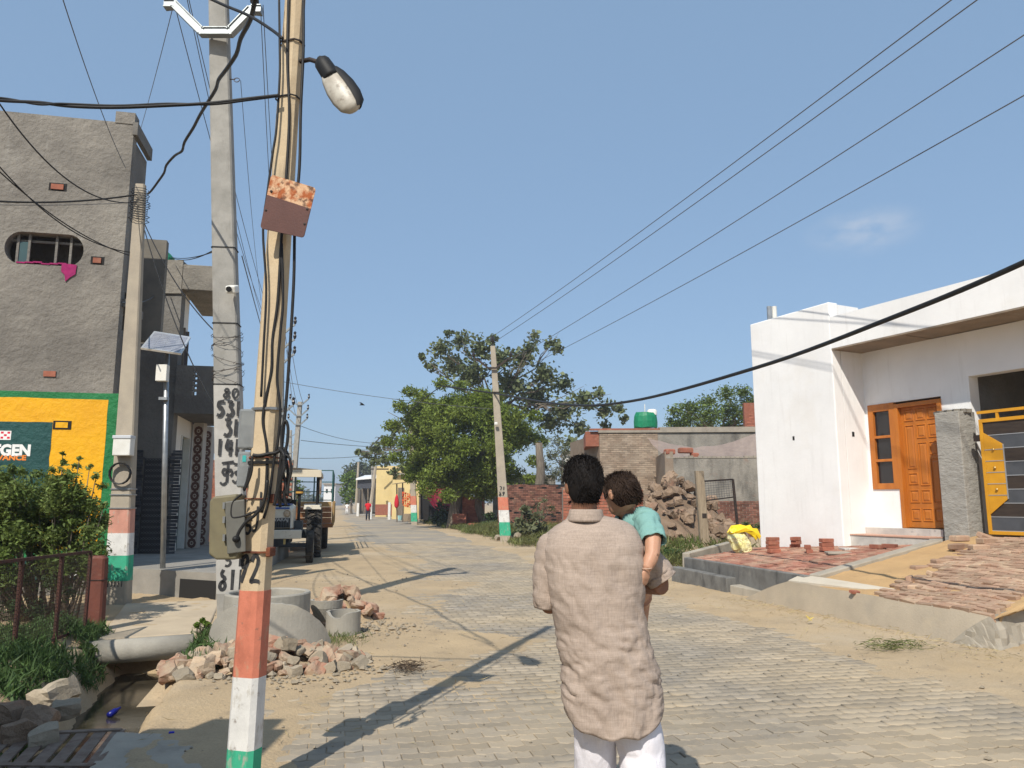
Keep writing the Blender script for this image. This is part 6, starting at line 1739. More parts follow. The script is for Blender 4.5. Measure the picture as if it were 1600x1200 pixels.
P = clump_points(ex_, .9, .1); leaves('lower_foliage', P, .06 * (.5 + .9 * RNG.random(len(P))), M['leaf_dark'], bsh, aspect=.3)
# weeds and grass
def grass_patch(name, pts, hgt, m_, kind='stuff', aspect=.07, lean=.35):
    P = np.array([tuple(p) for p in pts]); k = len(P); h = hgt * (.5 + .9 * RNG.random(k)); P[:, 2] += h * .45
    d = RNG.normal(size=(k, 3)) * lean; d[:, 2] = 1
    return tag(leaves(name, P, h, M[m_], aspect=aspect, dirs=d, up=0), kind=kind)
random.seed(31)
pts = []
while len(pts) < 30000:
    Y = random.uniform(17, 60); e = random.gammavariate(2.2, .9) + .45
    x = 5.4 - .22 * Y + e
    if e > 7 or nz(x * .6, Y * .35, 6) < -.12 + (.35 if e < 1.0 else 0) - .25 * sst(24, 34, Y) * (1 if e > 1 else 0): continue
    if Y < 23 and e < 2.2 and random.random() < .8: continue
    pts.append(V(x, Y, gz(x, Y)))
grass_patch('verge_grass', pts, .30, 'grass', aspect=.10)
pts = []
while len(pts) < 8000:
    Y = random.uniform(5.2, 9.3); dx = random.uniform(-1.6, -.35); xd = lerp(-2.98, -4.2, (Y - 5) / 4.4)
    if nz(dx * 2 + 3, Y * 1.6, 6) < -.22: continue
    pts.append(V(xd + dx, Y, gz(xd + dx, Y)))
for k in range(1300):
    Y = random.uniform(7.2, 9.3); xd = lerp(-3.5, -4.2, (Y - 7) / 2.4); x = xd + random.uniform(.42, .95)
    if nz(x * 2, Y * 2, 3) > -.1: pts.append(V(x, Y, gz(x, Y)))
grass_patch('ditch_grass', pts, .17, 'weed', aspect=.09)
pts = []
for k in range(500):
    x, y = random.gauss(525, 22), random.gauss(1002, 7); pts.append(G(x, y, 0.0))
grass_patch('ring_grass', pts, .09, 'grass')
pts = []
for k in range(260): pts.append(G(random.gauss(1395, 24), random.gauss(1016, 3.5), .01))
for k in range(120): pts.append(G(random.gauss(320, 14), random.gauss(915, 3), .05))
grass_patch('cut_grass', pts, .12, 'grass', lean=4.0)
pts = []
for k in range(520):
    t = random.random(); p = R1.lerp(R2, t * 1.25) + on * random.gammavariate(1.4, .16) * (1 if random.random() < .8 else 3); pts.append(V(p.x, p.y, gz(p.x, p.y) - .03))
for k in range(240):
    p = V(random.uniform(4.4, 6.5), random.uniform(7.0, 9.6), 0); pts.append(V(p.x, p.y, gz(p.x, p.y) - .03))
for k in range(260):
    Y = random.uniform(8, 22); p = V(5.4 - .22 * Y + random.uniform(-.1, 1.5), Y, 0); pts.append(V(p.x, p.y, gz(p.x, p.y) - .03))
for k in range(260):
    p = V(random.uniform(-3, 0.2), random.uniform(5.2, 13), 0); pts.append(V(p.x, p.y, gz(p.x, p.y) - .03))
grass_patch('dry_straw', pts, .10, 'dry', lean=4.0, aspect=.05)
shrub('leafy weed at the end of the fence by the ditch', [(130, 1015, 9), (145, 1020, 9), (120, 1030, 9), (140, 1035, 10), (155, 1028, 7), (112, 1045, 8)], 8.6, 'leaf_bush', .085, 5000, .5)
shrub('small weed on the ditch lip left of the broken ring', [(315, 970, 5), (322, 975, 5), (308, 978, 5)], 9.0, 'leaf_bright', .05, 9000, .5)
shrub('young green weed low on the left ditch bank', [(60, 1050, 9), (80, 1045, 8), (40, 1055, 9), (70, 1060, 8), (20, 1065, 10)], 7.4, 'leaf_bush', .05, 7000, .5)
sp_ = G(1264, 972, .05)
M['husk'] = leafmat('husk', (.55, .45, .14), (.6, .5, .2))
tag(leaves('dry_husk', [sp_ + V(.0, 0, .05), sp_ + V(.02, .01, .07), sp_ + V(.01, 0, .03), sp_ + V(.03, 0, .04)], [.12, .14, .1, .1], M['husk'], dirs=[(.3, 0, 1), (.5, .1, 1), (-.2, .1, .8), (1, 0, .6)], aspect=.22, up=0), 'single dry yellow husk standing on the sand below the apron', 'husk')
pts = [G(random.gauss(636, 13), random.gauss(1046, 4.5), .012) for k in range(420)]
grass_patch('burnt_straw', pts, .06, 'dark_straw', lean=4.0, aspect=.12)
mb = MB(); random.seed(77)
for k in range(2200):
    Y = random.uniform(4.4, 17); x = 5.4 - .22 * Y + random.choice((random.uniform(-.3, 2.0), random.uniform(-7.3, -4.0), random.uniform(-7.3, 1)))
    if abs(ditch_d(x, Y)) < .8 or (x > 2.8 and Y > 8.5): continue
    if k % 3 == 0: c_ = random.choice((G(425, 1060), G(500, 1050), V(-2.2, 10.1, 0), V(-1.7, 9.6, 0))); x, Y = random.gauss(c_.x, .38), random.gauss(c_.y, .28)
    r_ = random.uniform(.004, .014) * (1.8 if k % 3 == 0 else 1) * (1 if random.random() < .93 else 1.9); p = V(x, Y, max(0 if -6 < edge_e(x, Y) < -.6 else -1, gz(x, Y)) + r_ * .4); a = random.uniform(0, 6)
    mb.add([p + V(math.cos(a + q * 1.57) * r_ * (1.2 if q % 2 else .8), math.sin(a + q * 1.57) * r_, 0) for q in range(4)] + [p + V(0, 0, r_ * .8), p - V(0, 0, r_ * .5)], [(0, 1, 4), (1, 2, 4), (2, 3, 4), (3, 0, 4), (1, 0, 5), (2, 1, 5), (3, 2, 5), (0, 3, 5)])
tag(mb.build('pebbles', M['chunk_grey']), kind='stuff')
# ------------------------------------------------------------------ tractor and trailer
TO = V(-5.95, 20.0, 0)
def TP(x, y, z): p = TO + A_ * x + B_ * y; return V(p.x, p.y, z)
RT_ = Matrix.Rotation(math.atan2(A_.y, A_.x), 3, 'Z')
def tbox(mb, c, d, ch=0.0, mi=0, tilt=None):
    return mb.box(TP(*c), d, RT_ @ tilt if tilt is not None else RT_, mi, ch)
AX = Matrix((B_, V(0, 0, 1), A_)).transposed()           # lathe axis along A_
M['tyre'] = mat('tyre', (.022, .021, .02), (.035, .032, .028), scale=12, rough=.85, stain=[((.20, .16, .11), 3.5, .48, .68, .6)])
M['tractor_cream'] = mat('tractor_cream', (.70, .66, .55), (.62, .58, .47), scale=5, rough=.45, stain=[((.32, .22, .13), 9, .60, .74, .5)])
M['tractor_blue'] = mat('tractor_blue', (.03, .09, .32), rough=.4)
M['tractor_grey'] = mat('tractor_grey', (.06, .075, .085), (.045, .05, .055), scale=6, rough=.6)
def wheel(parent, c, R, w, lugs, rim_m, lug_h=.03):
    c = TP(*c)
    t = MB().lathe(c, [(R * .56, -w * .42), (R * .80, -w / 2), (R * .95, -w * .46), (R, -w * .28), (R, w * .28), (R * .95, w * .46), (R * .80, w / 2), (R * .56, w * .42)], 28, axis=AX)
    if lugs:
        for k in range(lugs):
            for s_ in (-1, 1):
                a = 2 * math.pi * (k + (.5 if s_ > 0 else 0)) / lugs
                for q in range(2):
                    aa = a + .09 * q * (22 / lugs)
                    p = c + A_ * (s_ * w * (.12 + .22 * q)) + (B_ * math.cos(aa) + V(0, 0, 1) * math.sin(aa)) * (R + lug_h * .2)
                    Rm = Matrix((A_, (-B_ * math.sin(aa) + V(0, 0, 1) * math.cos(aa)), (B_ * math.cos(aa) + V(0, 0, 1) * math.sin(aa)))).transposed()
                    t.box(p, (w * .30, .05 * R / .6, lug_h * 1.6), Rm @ Matrix.Rotation(s_ * .5, 3, 'Z'))
    else:
        for s_ in (-.28, -.1, .1, .28): t.lathe(c + A_ * (w * s_), [(R * 1.0, -.02), (R * 1.025, -.014), (R * 1.025, .014), (R * 1.0, .02)], 28, axis=AX)
    ty = t.build('tyre', M['tyre'], parent)
    rr = MB().lathe(c, [(0, w * .2), (R * .25, w * .24), (R * .3, w * .1), (R * .5, w * .12), (R * .57, w * .44)], 20, axis=AX).lathe(c, [(R * .57, -w * .44), (R * .5, -w * .1), (0, -w * .1)], 20, axis=AX)
    rr.build('rim', rim_m, ty, smooth=False)
tr = thing('tractor', 'parked tractor with cream hood, blue stripe and canvas canopy', 'tractor', TO)
for s_ in (-1, 1):
    wheel(tr, (.77 * s_, 0, .40), .40, .19, 0, M['tractor_cream'])
    wheel(tr, (.80 * s_, 2.05, .66), .66, .40, 22, M['tractor_cream'], .04)
mb = MB(); tbox(mb, (0, .0, .45), (1.4, .1, .1)); tbox(mb, (0, .3, .55), (.3, .9, .25)); tbox(mb, (0, 1.2, .66), (.42, 1.6, .42)); tbox(mb, (0, 2.05, .66), (1.2, .22, .25)); mb.build('chassis', M['tractor_grey'], tr)
mb = MB(); tbox(mb, (0, -.50, .74), (1.14, .10, .22), .012); bevel(mb.build('bumper', M['tractor_cream'], tr), .01)
mb = MB(); tbox(mb, (.17, -.55, .56), (.05, .05, .12)); mb.build('tow_pin', mat('brass_pin', (.5, .38, .15), rough=.4, metal=.7), tr)
# hood
hood = []
for y, w, z0, z1 in ((-.38, .31, .90, 1.38), (-.34, .33, .88, 1.43), (.5, .33, .88, 1.47), (1.15, .32, .90, 1.50)):
    hood.append([TP(-w, y, z0), TP(w, y, z0), TP(w, y, z1 - .07), TP(w - .08, y, z1), TP(-w + .08, y, z1), TP(-w, y, z1 - .07)])
hd = MB().loft(hood).build('hood', M['tractor_cream'], tr); bevel(hd, .012)
mb = MB(); tbox(mb, (0, -.386, 1.385), (.5, .02, .045)); tbox(mb, (0, .35, 1.485), (.5, 1.4, .03)); mb.build('blue_stripe', M['tractor_blue'], hd)
mb = MB(); tbox(mb, (0, -.392, 1.02), (.54, .02, .24)); gro = mb.build('grille', M['black'], hd)
for k in range(9): mb = MB(); tbox(mb, (-.24 + k * .06, -.404, .98), (.02, .012, .15)); mb.build('grille_bar', M['tractor_grey'], gro)
gpl = Plane(TP(0, -.405, 0), A_); 
text_on('lettering', 'SWARAJ', gpl, 0, 1.065, .115, .003, M['steel'], gro, bold=.004, align='CENTER', sx=1.12)
mb = MB(); tbox(mb, (.30, -.395, 1.05), (.02, .02, .34)); tbox(mb, (-.30, -.395, 1.05), (.02, .02, .34)); mb.build('chrome_strip', M['plastic_white'], hd)
for s_ in (-1, 1):
    mb = MB(); mb.lathe(TP(.19 * s_, -.385, 1.25), [(0, .018), (.06, .014), (.075, .0), (.085, .02), (.09, -.01)], 18, axis=Matrix((A_, V(0, 0, 1), -B_)).transposed())
    mb.build('headlight', mat('headlight', (.55, .45, .32), (.4, .3, .2), scale=20, rough=.15, spec=.5), hd, smooth=False)
mb = MB(); mb.tube([TP(.42, .75, .95), TP(.42, .75, 1.72)], .04, 10); mb.lathe(TP(.42, .75, 1.72), [(.04, 0), (.10, .03), (.10, .13), (.05, .16), (0, .16)], 12); mb.build('exhaust', M['black'], tr)
mb = MB(); mb.lathe(TP(.42, .75, 1.77), [(.103, 0), (.103, .05)], 12); mb.build('air_cap', mat('amber', (.55, .30, .06), rough=.4), tr)
mb = MB(); tbox(mb, (.44, .55, .9), (.2, .7, .3)); tbox(mb, (-.44, .55, .9), (.2, .7, .3)); mb.build('engine_block', M['tractor_grey'], tr)
for s_ in (-1, 1):
    rings = []
    for k in range(9):
        a = math.radians(165 - k * 15); r0 = .78
        rings.append([TP(.50 * s_, 2.05 - math.cos(math.pi - a) * -r0 * 1.0, .66 + r0 * math.sin(a)), TP(.96 * s_, 2.05 + math.cos(a) * r0 * -1.0 * -1, .66 + r0 * math.sin(a))])
    rings = [[TP(x * s_, 2.05 - math.cos(math.radians(58 + k * 12)) * .80, .66 + .80 * math.sin(math.radians(58 + k * 12)) + dz) for x, dz in ((.50, 0), (.97, 0), (.97, .035), (.50, .035))] for k in range(9)]
    MB().loft(rings).build('fender', M['tractor_cream'], tr)
    mb = MB(); tbox(mb, (.74 * s_, 1.24, 1.40), (.42, .06, .12), .01); mb.build('fender_lamp_panel', M['tractor_cream'], tr)
mb = MB(); mb.tube([TP(.19 * math.cos(t * .3142), 1.45 + .14 * math.sin(t * .3142), 1.62 + .10 * math.sin(t * .3142)) for t in range(20)], .016, 6, closed=True); mb.tube([TP(0, 1.15, 1.35), TP(0, 1.45, 1.62)], .025, 6); mb.tube([TP(-.18, 1.45, 1.62), TP(.18, 1.45, 1.62)], .012, 5); mb.build('steering_wheel', M['black'], tr)
mb = MB(); tbox(mb, (0, 2.1, 1.12), (.5, .5, .12), .03); tbox(mb, (0, 2.36, 1.38), (.5, .1, .45), .03); mb.build('seat', M['black'], tr)
# canopy on four posts with a side curtain
for sx, yy in ((-.86, 1.3), (.86, 1.3), (-.86, 2.6), (.86, 2.6)): MB().tube([TP(sx, yy, 1.15), TP(sx, yy, 2.32)], .028, 6).build('canopy_post', M['tractor_grey'] if sx < 0 else M['black'], tr)
rings = []
for x, z in ((-.98, 2.24), (-.97, 2.35), (-.88, 2.42), (-.4, 2.46), (0, 2.47), (.4, 2.46), (.88, 2.42), (.97, 2.35), (.98, 2.24)):
    rings.append([TP(x, 1.0, z + .0), TP(x, 2.9, z + .0), TP(x * .97, 2.88, z - .025), TP(x * .97, 1.02, z - .025)])
MB().loft(rings).build('canopy', mat('canopy_canvas', (.60, .53, .40), (.5, .43, .31), scale=6, rough=.85, stain=[((.3, .24, .16), 6, .6, .75, .5)]), tr)
mb = MB(); tbox(mb, (0, .99, 2.31), (1.93, .03, .2), .008); mb.build('canopy_skirt', mat('skirt', (.62, .55, .42), rough=.85), tr)
mb = MB(); tbox(mb, (.95, 1.15, 2.02), (.05, .22, .55), .02); mb.build('rolled_curtain', mat('curtain_brown', (.12, .075, .055), (.35, .28, .22), scale=5, rough=.9), tr)
# trailer
M['wood_tan'] = mat('wood_tan', (.42, .28, .12), (.32, .20, .09), scale=5, rough=.8, stretch=(1, 1, 5), stain=[((.15, .09, .05), 6, .6, .75, .5)])
M['cage_green'] = mat('cage_green', (.025, .085, .08), (.035, .11, .10), scale=6, rough=.6)
M['trailer_orange'] = mat('trailer_orange', (.30, .13, .05), (.22, .10, .045), scale=6, rough=.7)
tl = thing('farm_trailer', 'farm trailer with tan side boards and tall dark green cage', 'trailer', TP(.1, 6, 0))
x0_, x1_, y0_, y1_ = -1.1, 1.28, 4.1, 8.6
mb = MB(); tbox(mb, ((x0_ + x1_) / 2, (y0_ + y1_) / 2, .82), (x1_ - x0_, y1_ - y0_, .12)); tbox(mb, (.1, 3.4, .75), (.12, 1.5, .12)); mb.build('bed', M['trailer_orange'], tl)
def tpanel(c, d, nm, m): mb = MB(); tbox(mb, c, d, .008); mb.build(nm, m, tl)
for j in range(4):
    z = .98 + j * .165
    tpanel((x1_ - .02, (y0_ + y1_) / 2, z), (.035, y1_ - y0_ - .02, .155), 'side_board', M['wood_tan']); tpanel((x0_ + .02, (y0_ + y1_) / 2, z), (.035, y1_ - y0_ - .02, .155), 'side_board', M['wood_tan'])
    tpanel(((x0_ + x1_) / 2, y0_, z), (x1_ - x0_ - .1, .035, .155), 'front_board', M['trailer_orange'] if j != 3 else M['wood_tan'])
for yy in (y0_ + .05, (y0_ + y1_) / 2, y1_ - .05):
    tpanel((x1_ + .015, yy, 1.2), (.04, .06, .75), 'stake', M['wood_tan'])
for x in (x0_ + .04, x0_ + .6, .1, x1_ - .6, x1_ - .04):
    MB().tube([TP(x, y0_ + .02, 1.55), TP(x, y0_ + .02, 2.52)], .025, 4).build('cage_post', M['cage_green'], tl)
for k in range(6):
    yy = lerp(y0_ + .4, y1_ - .04, k / 5)
    for x in (x0_ + .04, x1_ - .04): MB().tube([TP(x, yy, 1.55), TP(x, yy, 2.52)], .025, 4).build('cage_post', M['cage_green'], tl)
for z in (1.6, 1.86, 2.16, 2.52):
    for a, b in (((x0_ + .04, y0_ + .02), (x1_ - .04, y0_ + .02)), ((x0_ + .04, y0_), (x0_ + .04, y1_)), ((x1_ - .04, y0_), (x1_ - .04, y1_))):
        MB().tube([TP(*a, z), TP(*b, z)], .02, 4).build('cage_rail', M['cage_green'], tl)
wheel(tl, (.98, 6.2, .45), .45, .26, 0, M['trailer_orange']); wheel(tl, (-.8, 6.2, .45), .45, .26, 0, M['trailer_orange'])

# ------------------------------------------------------------------ more poles along the road
def vpole(label, base, top, w0, w1, arms, Y, m='pole_grey', spread=.55, group=None, thin=False):
    base, top = Vector(base), Vector(top); P_ = Pole(base - V(0, 0, .2), top, w0, w1, .8, .02)
    th_ = thing('concrete_pole', label, 'utility pole', base, group); P_.shaft(6).build('shaft', M[m], th_)
    for z in arms:
        c_ = P_.c(P_.f(z)); pts = [c_ + V(-spread, -.15, .33), c_ + V(-spread * .85, -.15, .3), c_ + V(-.15, -.15, 0), c_ + V(.15, -.15, 0), c_ + V(spread * .85, -.15, .3), c_ + V(spread, -.15, .33)]
        a_ = MB().tube(pts, .05, 4).build('cross_arm', M['galv'], th_)
        for q in (pts[0], pts[-1]): MB().lathe(q, [(0, 0), (.05, .05), (.07, .14), (.04, .2), (.06, .28), (0, .34)], 6).build('insulator', M['porcelain_dark'], a_)
    return P_, th_
M['porcelain_dark'] = mat('porcelain_dark', (.03, .025, .025), rough=.3)
pA, _ = vpole('leaning concrete pole with three V arms beyond the tractor canopy', V(D(455, 760, 45).x, 45, 0), D(469, 628, 45), .34, .24, [D(468, 633, 45).z, D(466, 650, 45).z, D(464, 664, 45).z], 45)
pB, _ = vpole('more distant thin concrete pole left of the leaning one with V arms', V(D(453, 790, 78).x, 78, 0), D(454, 672, 78), .36, .26, [D(454, 682, 78).z, D(454, 696, 78).z, D(454, 708, 78).z], 78, spread=.7)
pC, _ = vpole('concrete pole hidden behind the near cream pole, only its arms showing', V(D(432, 860, 29).x, 29, 0), D(440, 512, 29), .34, .22, [D(440, 522, 29).z, D(440, 545, 29).z, D(440, 568, 29).z, D(440, 648, 29).z], 29)
# tricolour pole on the right verge
RY = 30.5
tb_, tt_ = V(D(791, 850, RY).x, RY, 0), D(770, 541, RY)
TRI = Pole(tb_ - V(0, 0, .2), tt_, .44, .20, .8, .02)
tp_ = thing('concrete_pole', 'tall tapering concrete pole with salmon, white and green bands before the round tree', 'utility pole', tb_)
TRI.shaft(10).build('shaft', M['pole_sand'], tp_)
zt3 = lambda y: D(785, y, RY - .2).z
for nm, ya, yb in (('band_salmon', 777, 797), ('band_white', 797, 816), ('band_green', 816, 837)): TRI.sleeve(zt3(yb), zt3(ya), .006).build('painted_band', M[nm], tp_)
pl = TRI.face(zt3(770)); mb = MB()
strokes(mb, pl, '7', -.12, zt3(766), .1, .14, .04, .004); strokes(mb, pl, '1', .02, zt3(766), .06, .14, .04, .004); strokes(mb, pl, '6', -.14, zt3(775), .1, .16, .04, .004); strokes(mb, pl, '9', .0, zt3(775), .1, .16, .04, .004)
mb.build('painted_number', M['text_black'], tp_)
c_ = D(769, 575, RY - .2); pts = [c_ + V(-.75, 0, .42), c_ + V(-.62, 0, .36), c_ + V(-.16, 0, 0), c_ + V(.16, 0, 0), c_ + V(.62, 0, .36), c_ + V(.75, 0, .42)]
MB().tube(pts, .05, 4).build('cross_arm', M['iron'], tp_)
for q in pts[::5]: MB().lathe(q, [(0, 0), (.05, .05), (.07, .14), (.04, .2), (0, .3)], 7).build('insulator', M['porcelain_dark'], tp_)
MB().tube([tt_ + V(0, 0, -.05), tt_ + V(-.02, 0, .2)], .03, 6).build('pin', M['iron'], tp_); MB().lathe(tt_ + V(-.02, 0, .15), [(0, 0), (.09, .05), (.1, .15), (.05, .25), (0, .3)], 8).build('insulator', M['porcelain_dark'], tp_)
bandring(TRI, zt3(612), .02, .02).build('strap', M['iron'], tp_)
MB().box(D(775, 662, RY - .3), (.12, .1, .12), ch=.02).build('junction_fitting', M['plastic_white'], tp_)
# far tricolour pole by the stall
fY = 54
fb_, ft_ = V(D(648, 822, fY).x, fY, 0), D(640, 632, fY)
FP_ = Pole(fb_ - V(0, 0, .2), ft_, .42, .26, .8, .02); fp_ = thing('concrete_pole', 'distant concrete pole with orange, white and green bands beside the stall', 'utility pole', fb_); FP_.shaft(4).build('shaft', M['pole_sand'], fp_)
zf = lambda y: D(648, y, fY - .2).z
for nm, ya, yb in (('band_salmon', 775, 789), ('band_white', 789, 801), ('band_green', 801, 815)): FP_.sleeve(zf(yb), zf(ya), .008).build('painted_band', M[nm], fp_)
MB().tube([D(641, 637, fY - .2) + V(-.6, 0, .3), D(641, 637, fY - .2) + V(-.1, 0, 0), D(641, 637, fY - .2) + V(.1, 0, 0), D(641, 637, fY - .2) + V(.6, 0, .3)], .05, 4).build('cross_arm', M['iron'], fp_)
# pair of slanting poles with a crossbar by the pale yellow house
tw = thing('transformer_poles', 'pair of slanting pale poles with crossbar near the yellow house', 'pole', V(D(583, 800, 80).x, 80, 0))
MB().tube([D(578, 800, 80), D(587, 728, 80)], [.2, .15], 6).build('pole', M['pole_sand'], tw); MB().tube([D(584, 800, 80.6), D(582, 728, 80.6)], [.2, .15], 6).build('pole', M['pole_grey'], tw)
MB().tube([D(579, 733, 80), D(607, 733, 80)], .09, 4).build('crossbar', M['iron'], tw); MB().tube([D(575, 702, 80.3), D(594, 684, 80.3)], .08, 4).tube([D(590, 684, 80.3), D(618, 685, 80.3)], .08, 4).build('upper_bracket', M['iron'], tw)
sp2 = thing('thin_pole', 'thin pale pole standing before the bright rounded tree at the bend', 'pole', V(D(558, 800, 88).x, 88, 0)); MB().tube([D(556, 800, 88), D(560, 722, 88)], [.17, .11], 6).build('shaft', M['pole_sand'], sp2)

# ------------------------------------------------------------------ far side of the street: houses, shed, stall
def frontbox(mb, x0, x1, y0, y1, Y, dep): 
    p0, p1 = D(x0, y1, Y), D(x1, y0, Y); return mb.box(((p0.x + p1.x) / 2, Y + dep / 2, (p0.z + p1.z) / 2), (p1.x - p0.x, dep, p1.z - p0.z))
M['yellow_wall'] = mat('yellow_wall', (.66, .52, .25), (.58, .45, .21), scale=.8, rough=.9, stain=[((.4, .33, .2), 1.2, .6, .75, .5)])
yh = thing('yellow_house', 'pale yellow flat roofed house half hidden behind the tree branches', 'house', V(D(620, 800, 72).x, 72, 0))
mb = MB(); frontbox(mb, 612, 706, 742, 812, 72, 8); mb.build('wall', M['yellow_wall'], yh)
mb = MB(); frontbox(mb, 586, 660, 728, 812, 84, 6); mb.build('rear_wall', M['yellow_wall'], yh)
mb = MB(); frontbox(mb, 610, 708, 738.5, 742, 71.6, 8.6); mb.build('roof', M['mortar'], yh)
mb = MB(); frontbox(mb, 621, 631, 762, 805, 71.9, .1); mb.build('door', M['bark'], yh)
for x in (640, 660): mb = MB(); frontbox(mb, x, x + 9, 765, 782, 71.9, .1); mb.build('window', M['void'], yh)
shd = thing('shed', 'dark walled roadside shed with a bright white tin roof', 'shed', V(D(580, 800, 86).x, 86, 0))
mb = MB(); frontbox(mb, 558, 608, 749, 763, 86, 4); mb.build('awning', mat('dark_sheet', (.045, .05, .065), (.06, .065, .08), scale=2, rough=.7), shd)
mb = MB(); a, b = D(556, 750, 85.6), D(608, 746, 85.6); mb.boxpts([a, b, b + V(0, 5, .5), a + V(0, 5, .5)] + [p + V(0, 0, .18) for p in (a, b, b + V(0, 5, .5), a + V(0, 5, .5))]); mb.build('roof', mat('tin', (.72, .74, .76), rough=.5), shd)
for x in (566, 575, 603): MB().tube([D(x, 803, 86.1), D(x, 762, 86.1)], .09, 4).build('post', M['bark'], shd)
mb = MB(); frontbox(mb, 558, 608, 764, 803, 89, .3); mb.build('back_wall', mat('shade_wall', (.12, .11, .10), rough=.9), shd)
wbd = thing('white_building', 'tiny pale building far down the road behind the trailer cage', 'house', V(D(512, 790, 170).x, 170, 0))
mb = MB(); frontbox(mb, 505, 524, 757, 790, 170, 8); mb.build('wall', mat('far_white', (.66, .66, .66), rough=.9), wbd); mb = MB(); frontbox(mb, 504, 525, 755, 757, 169.6, 9); mb.build('roof', M['mortar'], wbd)
for x in (509, 517): mb = MB(); frontbox(mb, x, x + 3, 764, 770, 169.9, .1); mb.build('window', M['void'], wbd)
# white house seen through the branches
fw_ = thing('white_building', 'white walled house top peeking through branches left of the unfinished house', 'house', V(D(900, 790, 70).x, 70, 0))
mb = MB(); frontbox(mb, 884, 960, 708, 800, 70, 6); mb.build('wall', mat('far_white2', (.7, .69, .66), (.62, .6, .56), scale=1, rough=.9), fw_); mb = MB(); frontbox(mb, 882, 962, 704, 708, 69.6, 7); mb.build('roof', M['mortar'], fw_)
# grey ruined wall in the shade behind the trunks
gw_ = thing('mud_wall', 'grey mud plastered wall in shade behind the brick stack', 'wall', V(D(790, 800, 50).x, 50, 0))
mb = MB(); frontbox(mb, 770, 868, 742, 815, 50, .4); mb.build('wall', M['stained_wall'], gw_)
lp_ = thing('lopped_trunk', 'pale lopped tree trunk standing right of the round green tree', 'tree trunk', V(D(843, 790, 43).x, 43, 0))
mb = MB(); limb(mb, D(845, 800, 43), D(842, 692, 43), .34, .22, n=6, wob=.05); mb.build('trunk', M['bark'], lp_, smooth=True)
# stall
sY = 56
stl = thing('roadside_stall', 'small roadside stall with thin posts and hanging orange packets', 'stall', V(D(632, 815, sY).x, sY, 0))
for x, yy in ((620, sY), (648, sY), (629, sY + 1.5), (643, sY - .4)): MB().tube([D(x, 816, yy), D(x, 755, yy)], .05, 5).build('post', M['bark'], stl)
mb = MB(); a, b = D(613, 757, sY - .8), D(650, 752, sY - .8); mb.boxpts([a, b, b + V(0, 2.4, .1), a + V(0, 2.4, .1)] + [p + V(0, 0, .05) for p in (a, b, b + V(0, 2.4, .1), a + V(0, 2.4, .1))]); mb.build('roof_sheet', mat('roof_sheet', (.16, .13, .10), rough=.9), stl)
mb = MB(); frontbox(mb, 630, 644, 803, 815, sY - .3, 1.0); mb.build('counter', M['wood_post'], stl)
M['packet'] = mat('packet', (.72, .17, .03), (.5, .06, .03), scale=6, rough=.4)
for i in range(4):
    for j in range(6): MB().box(D(630 + i * 3.6, 770 + j * 3.8 + i, sY - .5), (.15, .05, .15), rot=i + j, ch=.01).build('packet', M['packet'], stl)
rb_ = thing('red_cloth', 'red cloth bag hanging from the left stall post', 'cloth', D(620, 782, sY - .2))
mb = MB(); c_ = D(620, 772, sY - .2); mb.loft([[c_ + V(r_ * math.cos(q * .785), r_ * .5 * math.sin(q * .785), z) for q in range(8)] for r_, z in ((.02, 0), (.12, -.25), (.17, -.6), (.16, -.85), (.05, -1.0))]); mb.build('bag', mat('red_cloth_m', (.5, .015, .03), rough=.8), rb_, smooth=True)
bk = thing('bucket', 'pale blue bucket on the verge before the stall', 'bucket', D(625, 813, sY - 1)); MB().lathe(D(625, 813, sY - 1), [(0, 0), (.13, 0), (.18, .32), (.19, .34), (.16, .32), (.12, .02)], 12).build('pail', mat('pale_blue', (.35, .58, .58), rough=.5), bk)
tr2 = thing('tarpaulin', 'dark red patterned tarpaulin draped as a tent beside the stall', 'tarpaulin', D(680, 812, 52))
vs = []
for j in range(13):
    for i in range(17):
        u, v = i / 16, j / 12
        p = D(lerp(656, 716, u), lerp(752, 798, v * (.25 + .75 * sst(0, .45, u))), lerp(53.5, 51.5, v)); vs.append(p + V(0, -.25 * math.sin(u * 9 + v) * .4, .12 * nz(u * 4, v * 4, 1)))
MB().add(vs, [(j * 17 + i, j * 17 + i + 1, (j + 1) * 17 + i + 1, (j + 1) * 17 + i) for j in range(12) for i in range(16)]).build('sheet', mat('maroon_tarp', (.22, .012, .03), (.16, .01, .025), scale=2, rough=.7, stain=[((.32, .08, .10), 3.2, .62, .70, .6)]), tr2, smooth=True)
mb = MB(); frontbox(mb, 654, 712, 760, 812, 55, 2); mb.build('opening_shade', M['void'], tr2)  # black block stands in for the shade inside the tent's opening
MB().tube([D(656, 812, 53.4), D(656, 750, 53.4)], .05, 5).tube([D(716, 808, 53.2), D(716, 751, 53.2)], .05, 5).build('poles', M['bark'], tr2)
# low brick wall and posts further down the verge
fw2 = thing('far_brick_wall', 'short red brick wall on the verge left of the stall', 'wall', V(D(598, 800, 74).x, 74, 0))
mb = MB(); frontbox(mb, 586, 614, 788, 805, 74, .3); mb.build('wall', M['brick'], fw2)
for x, Y, y0, lb in ((608, 68, 785, 'pale painted stub post on the verge behind the red shirted walker'), (579, 70, 788, 'white stub post just right of the red shirted walker'), (559, 85, 786, 'pale stub post at the foot of the thin far pole')):
    t_ = thing('stub_post', lb, 'post', V(D(x, 812, Y).x, Y, 0)); mb = MB(); frontbox(mb, x - 2.2, x + 2.2, y0, 785 + 1.53 / Y * 1200, Y, .25); mb.build('post', M['band_white'], t_)
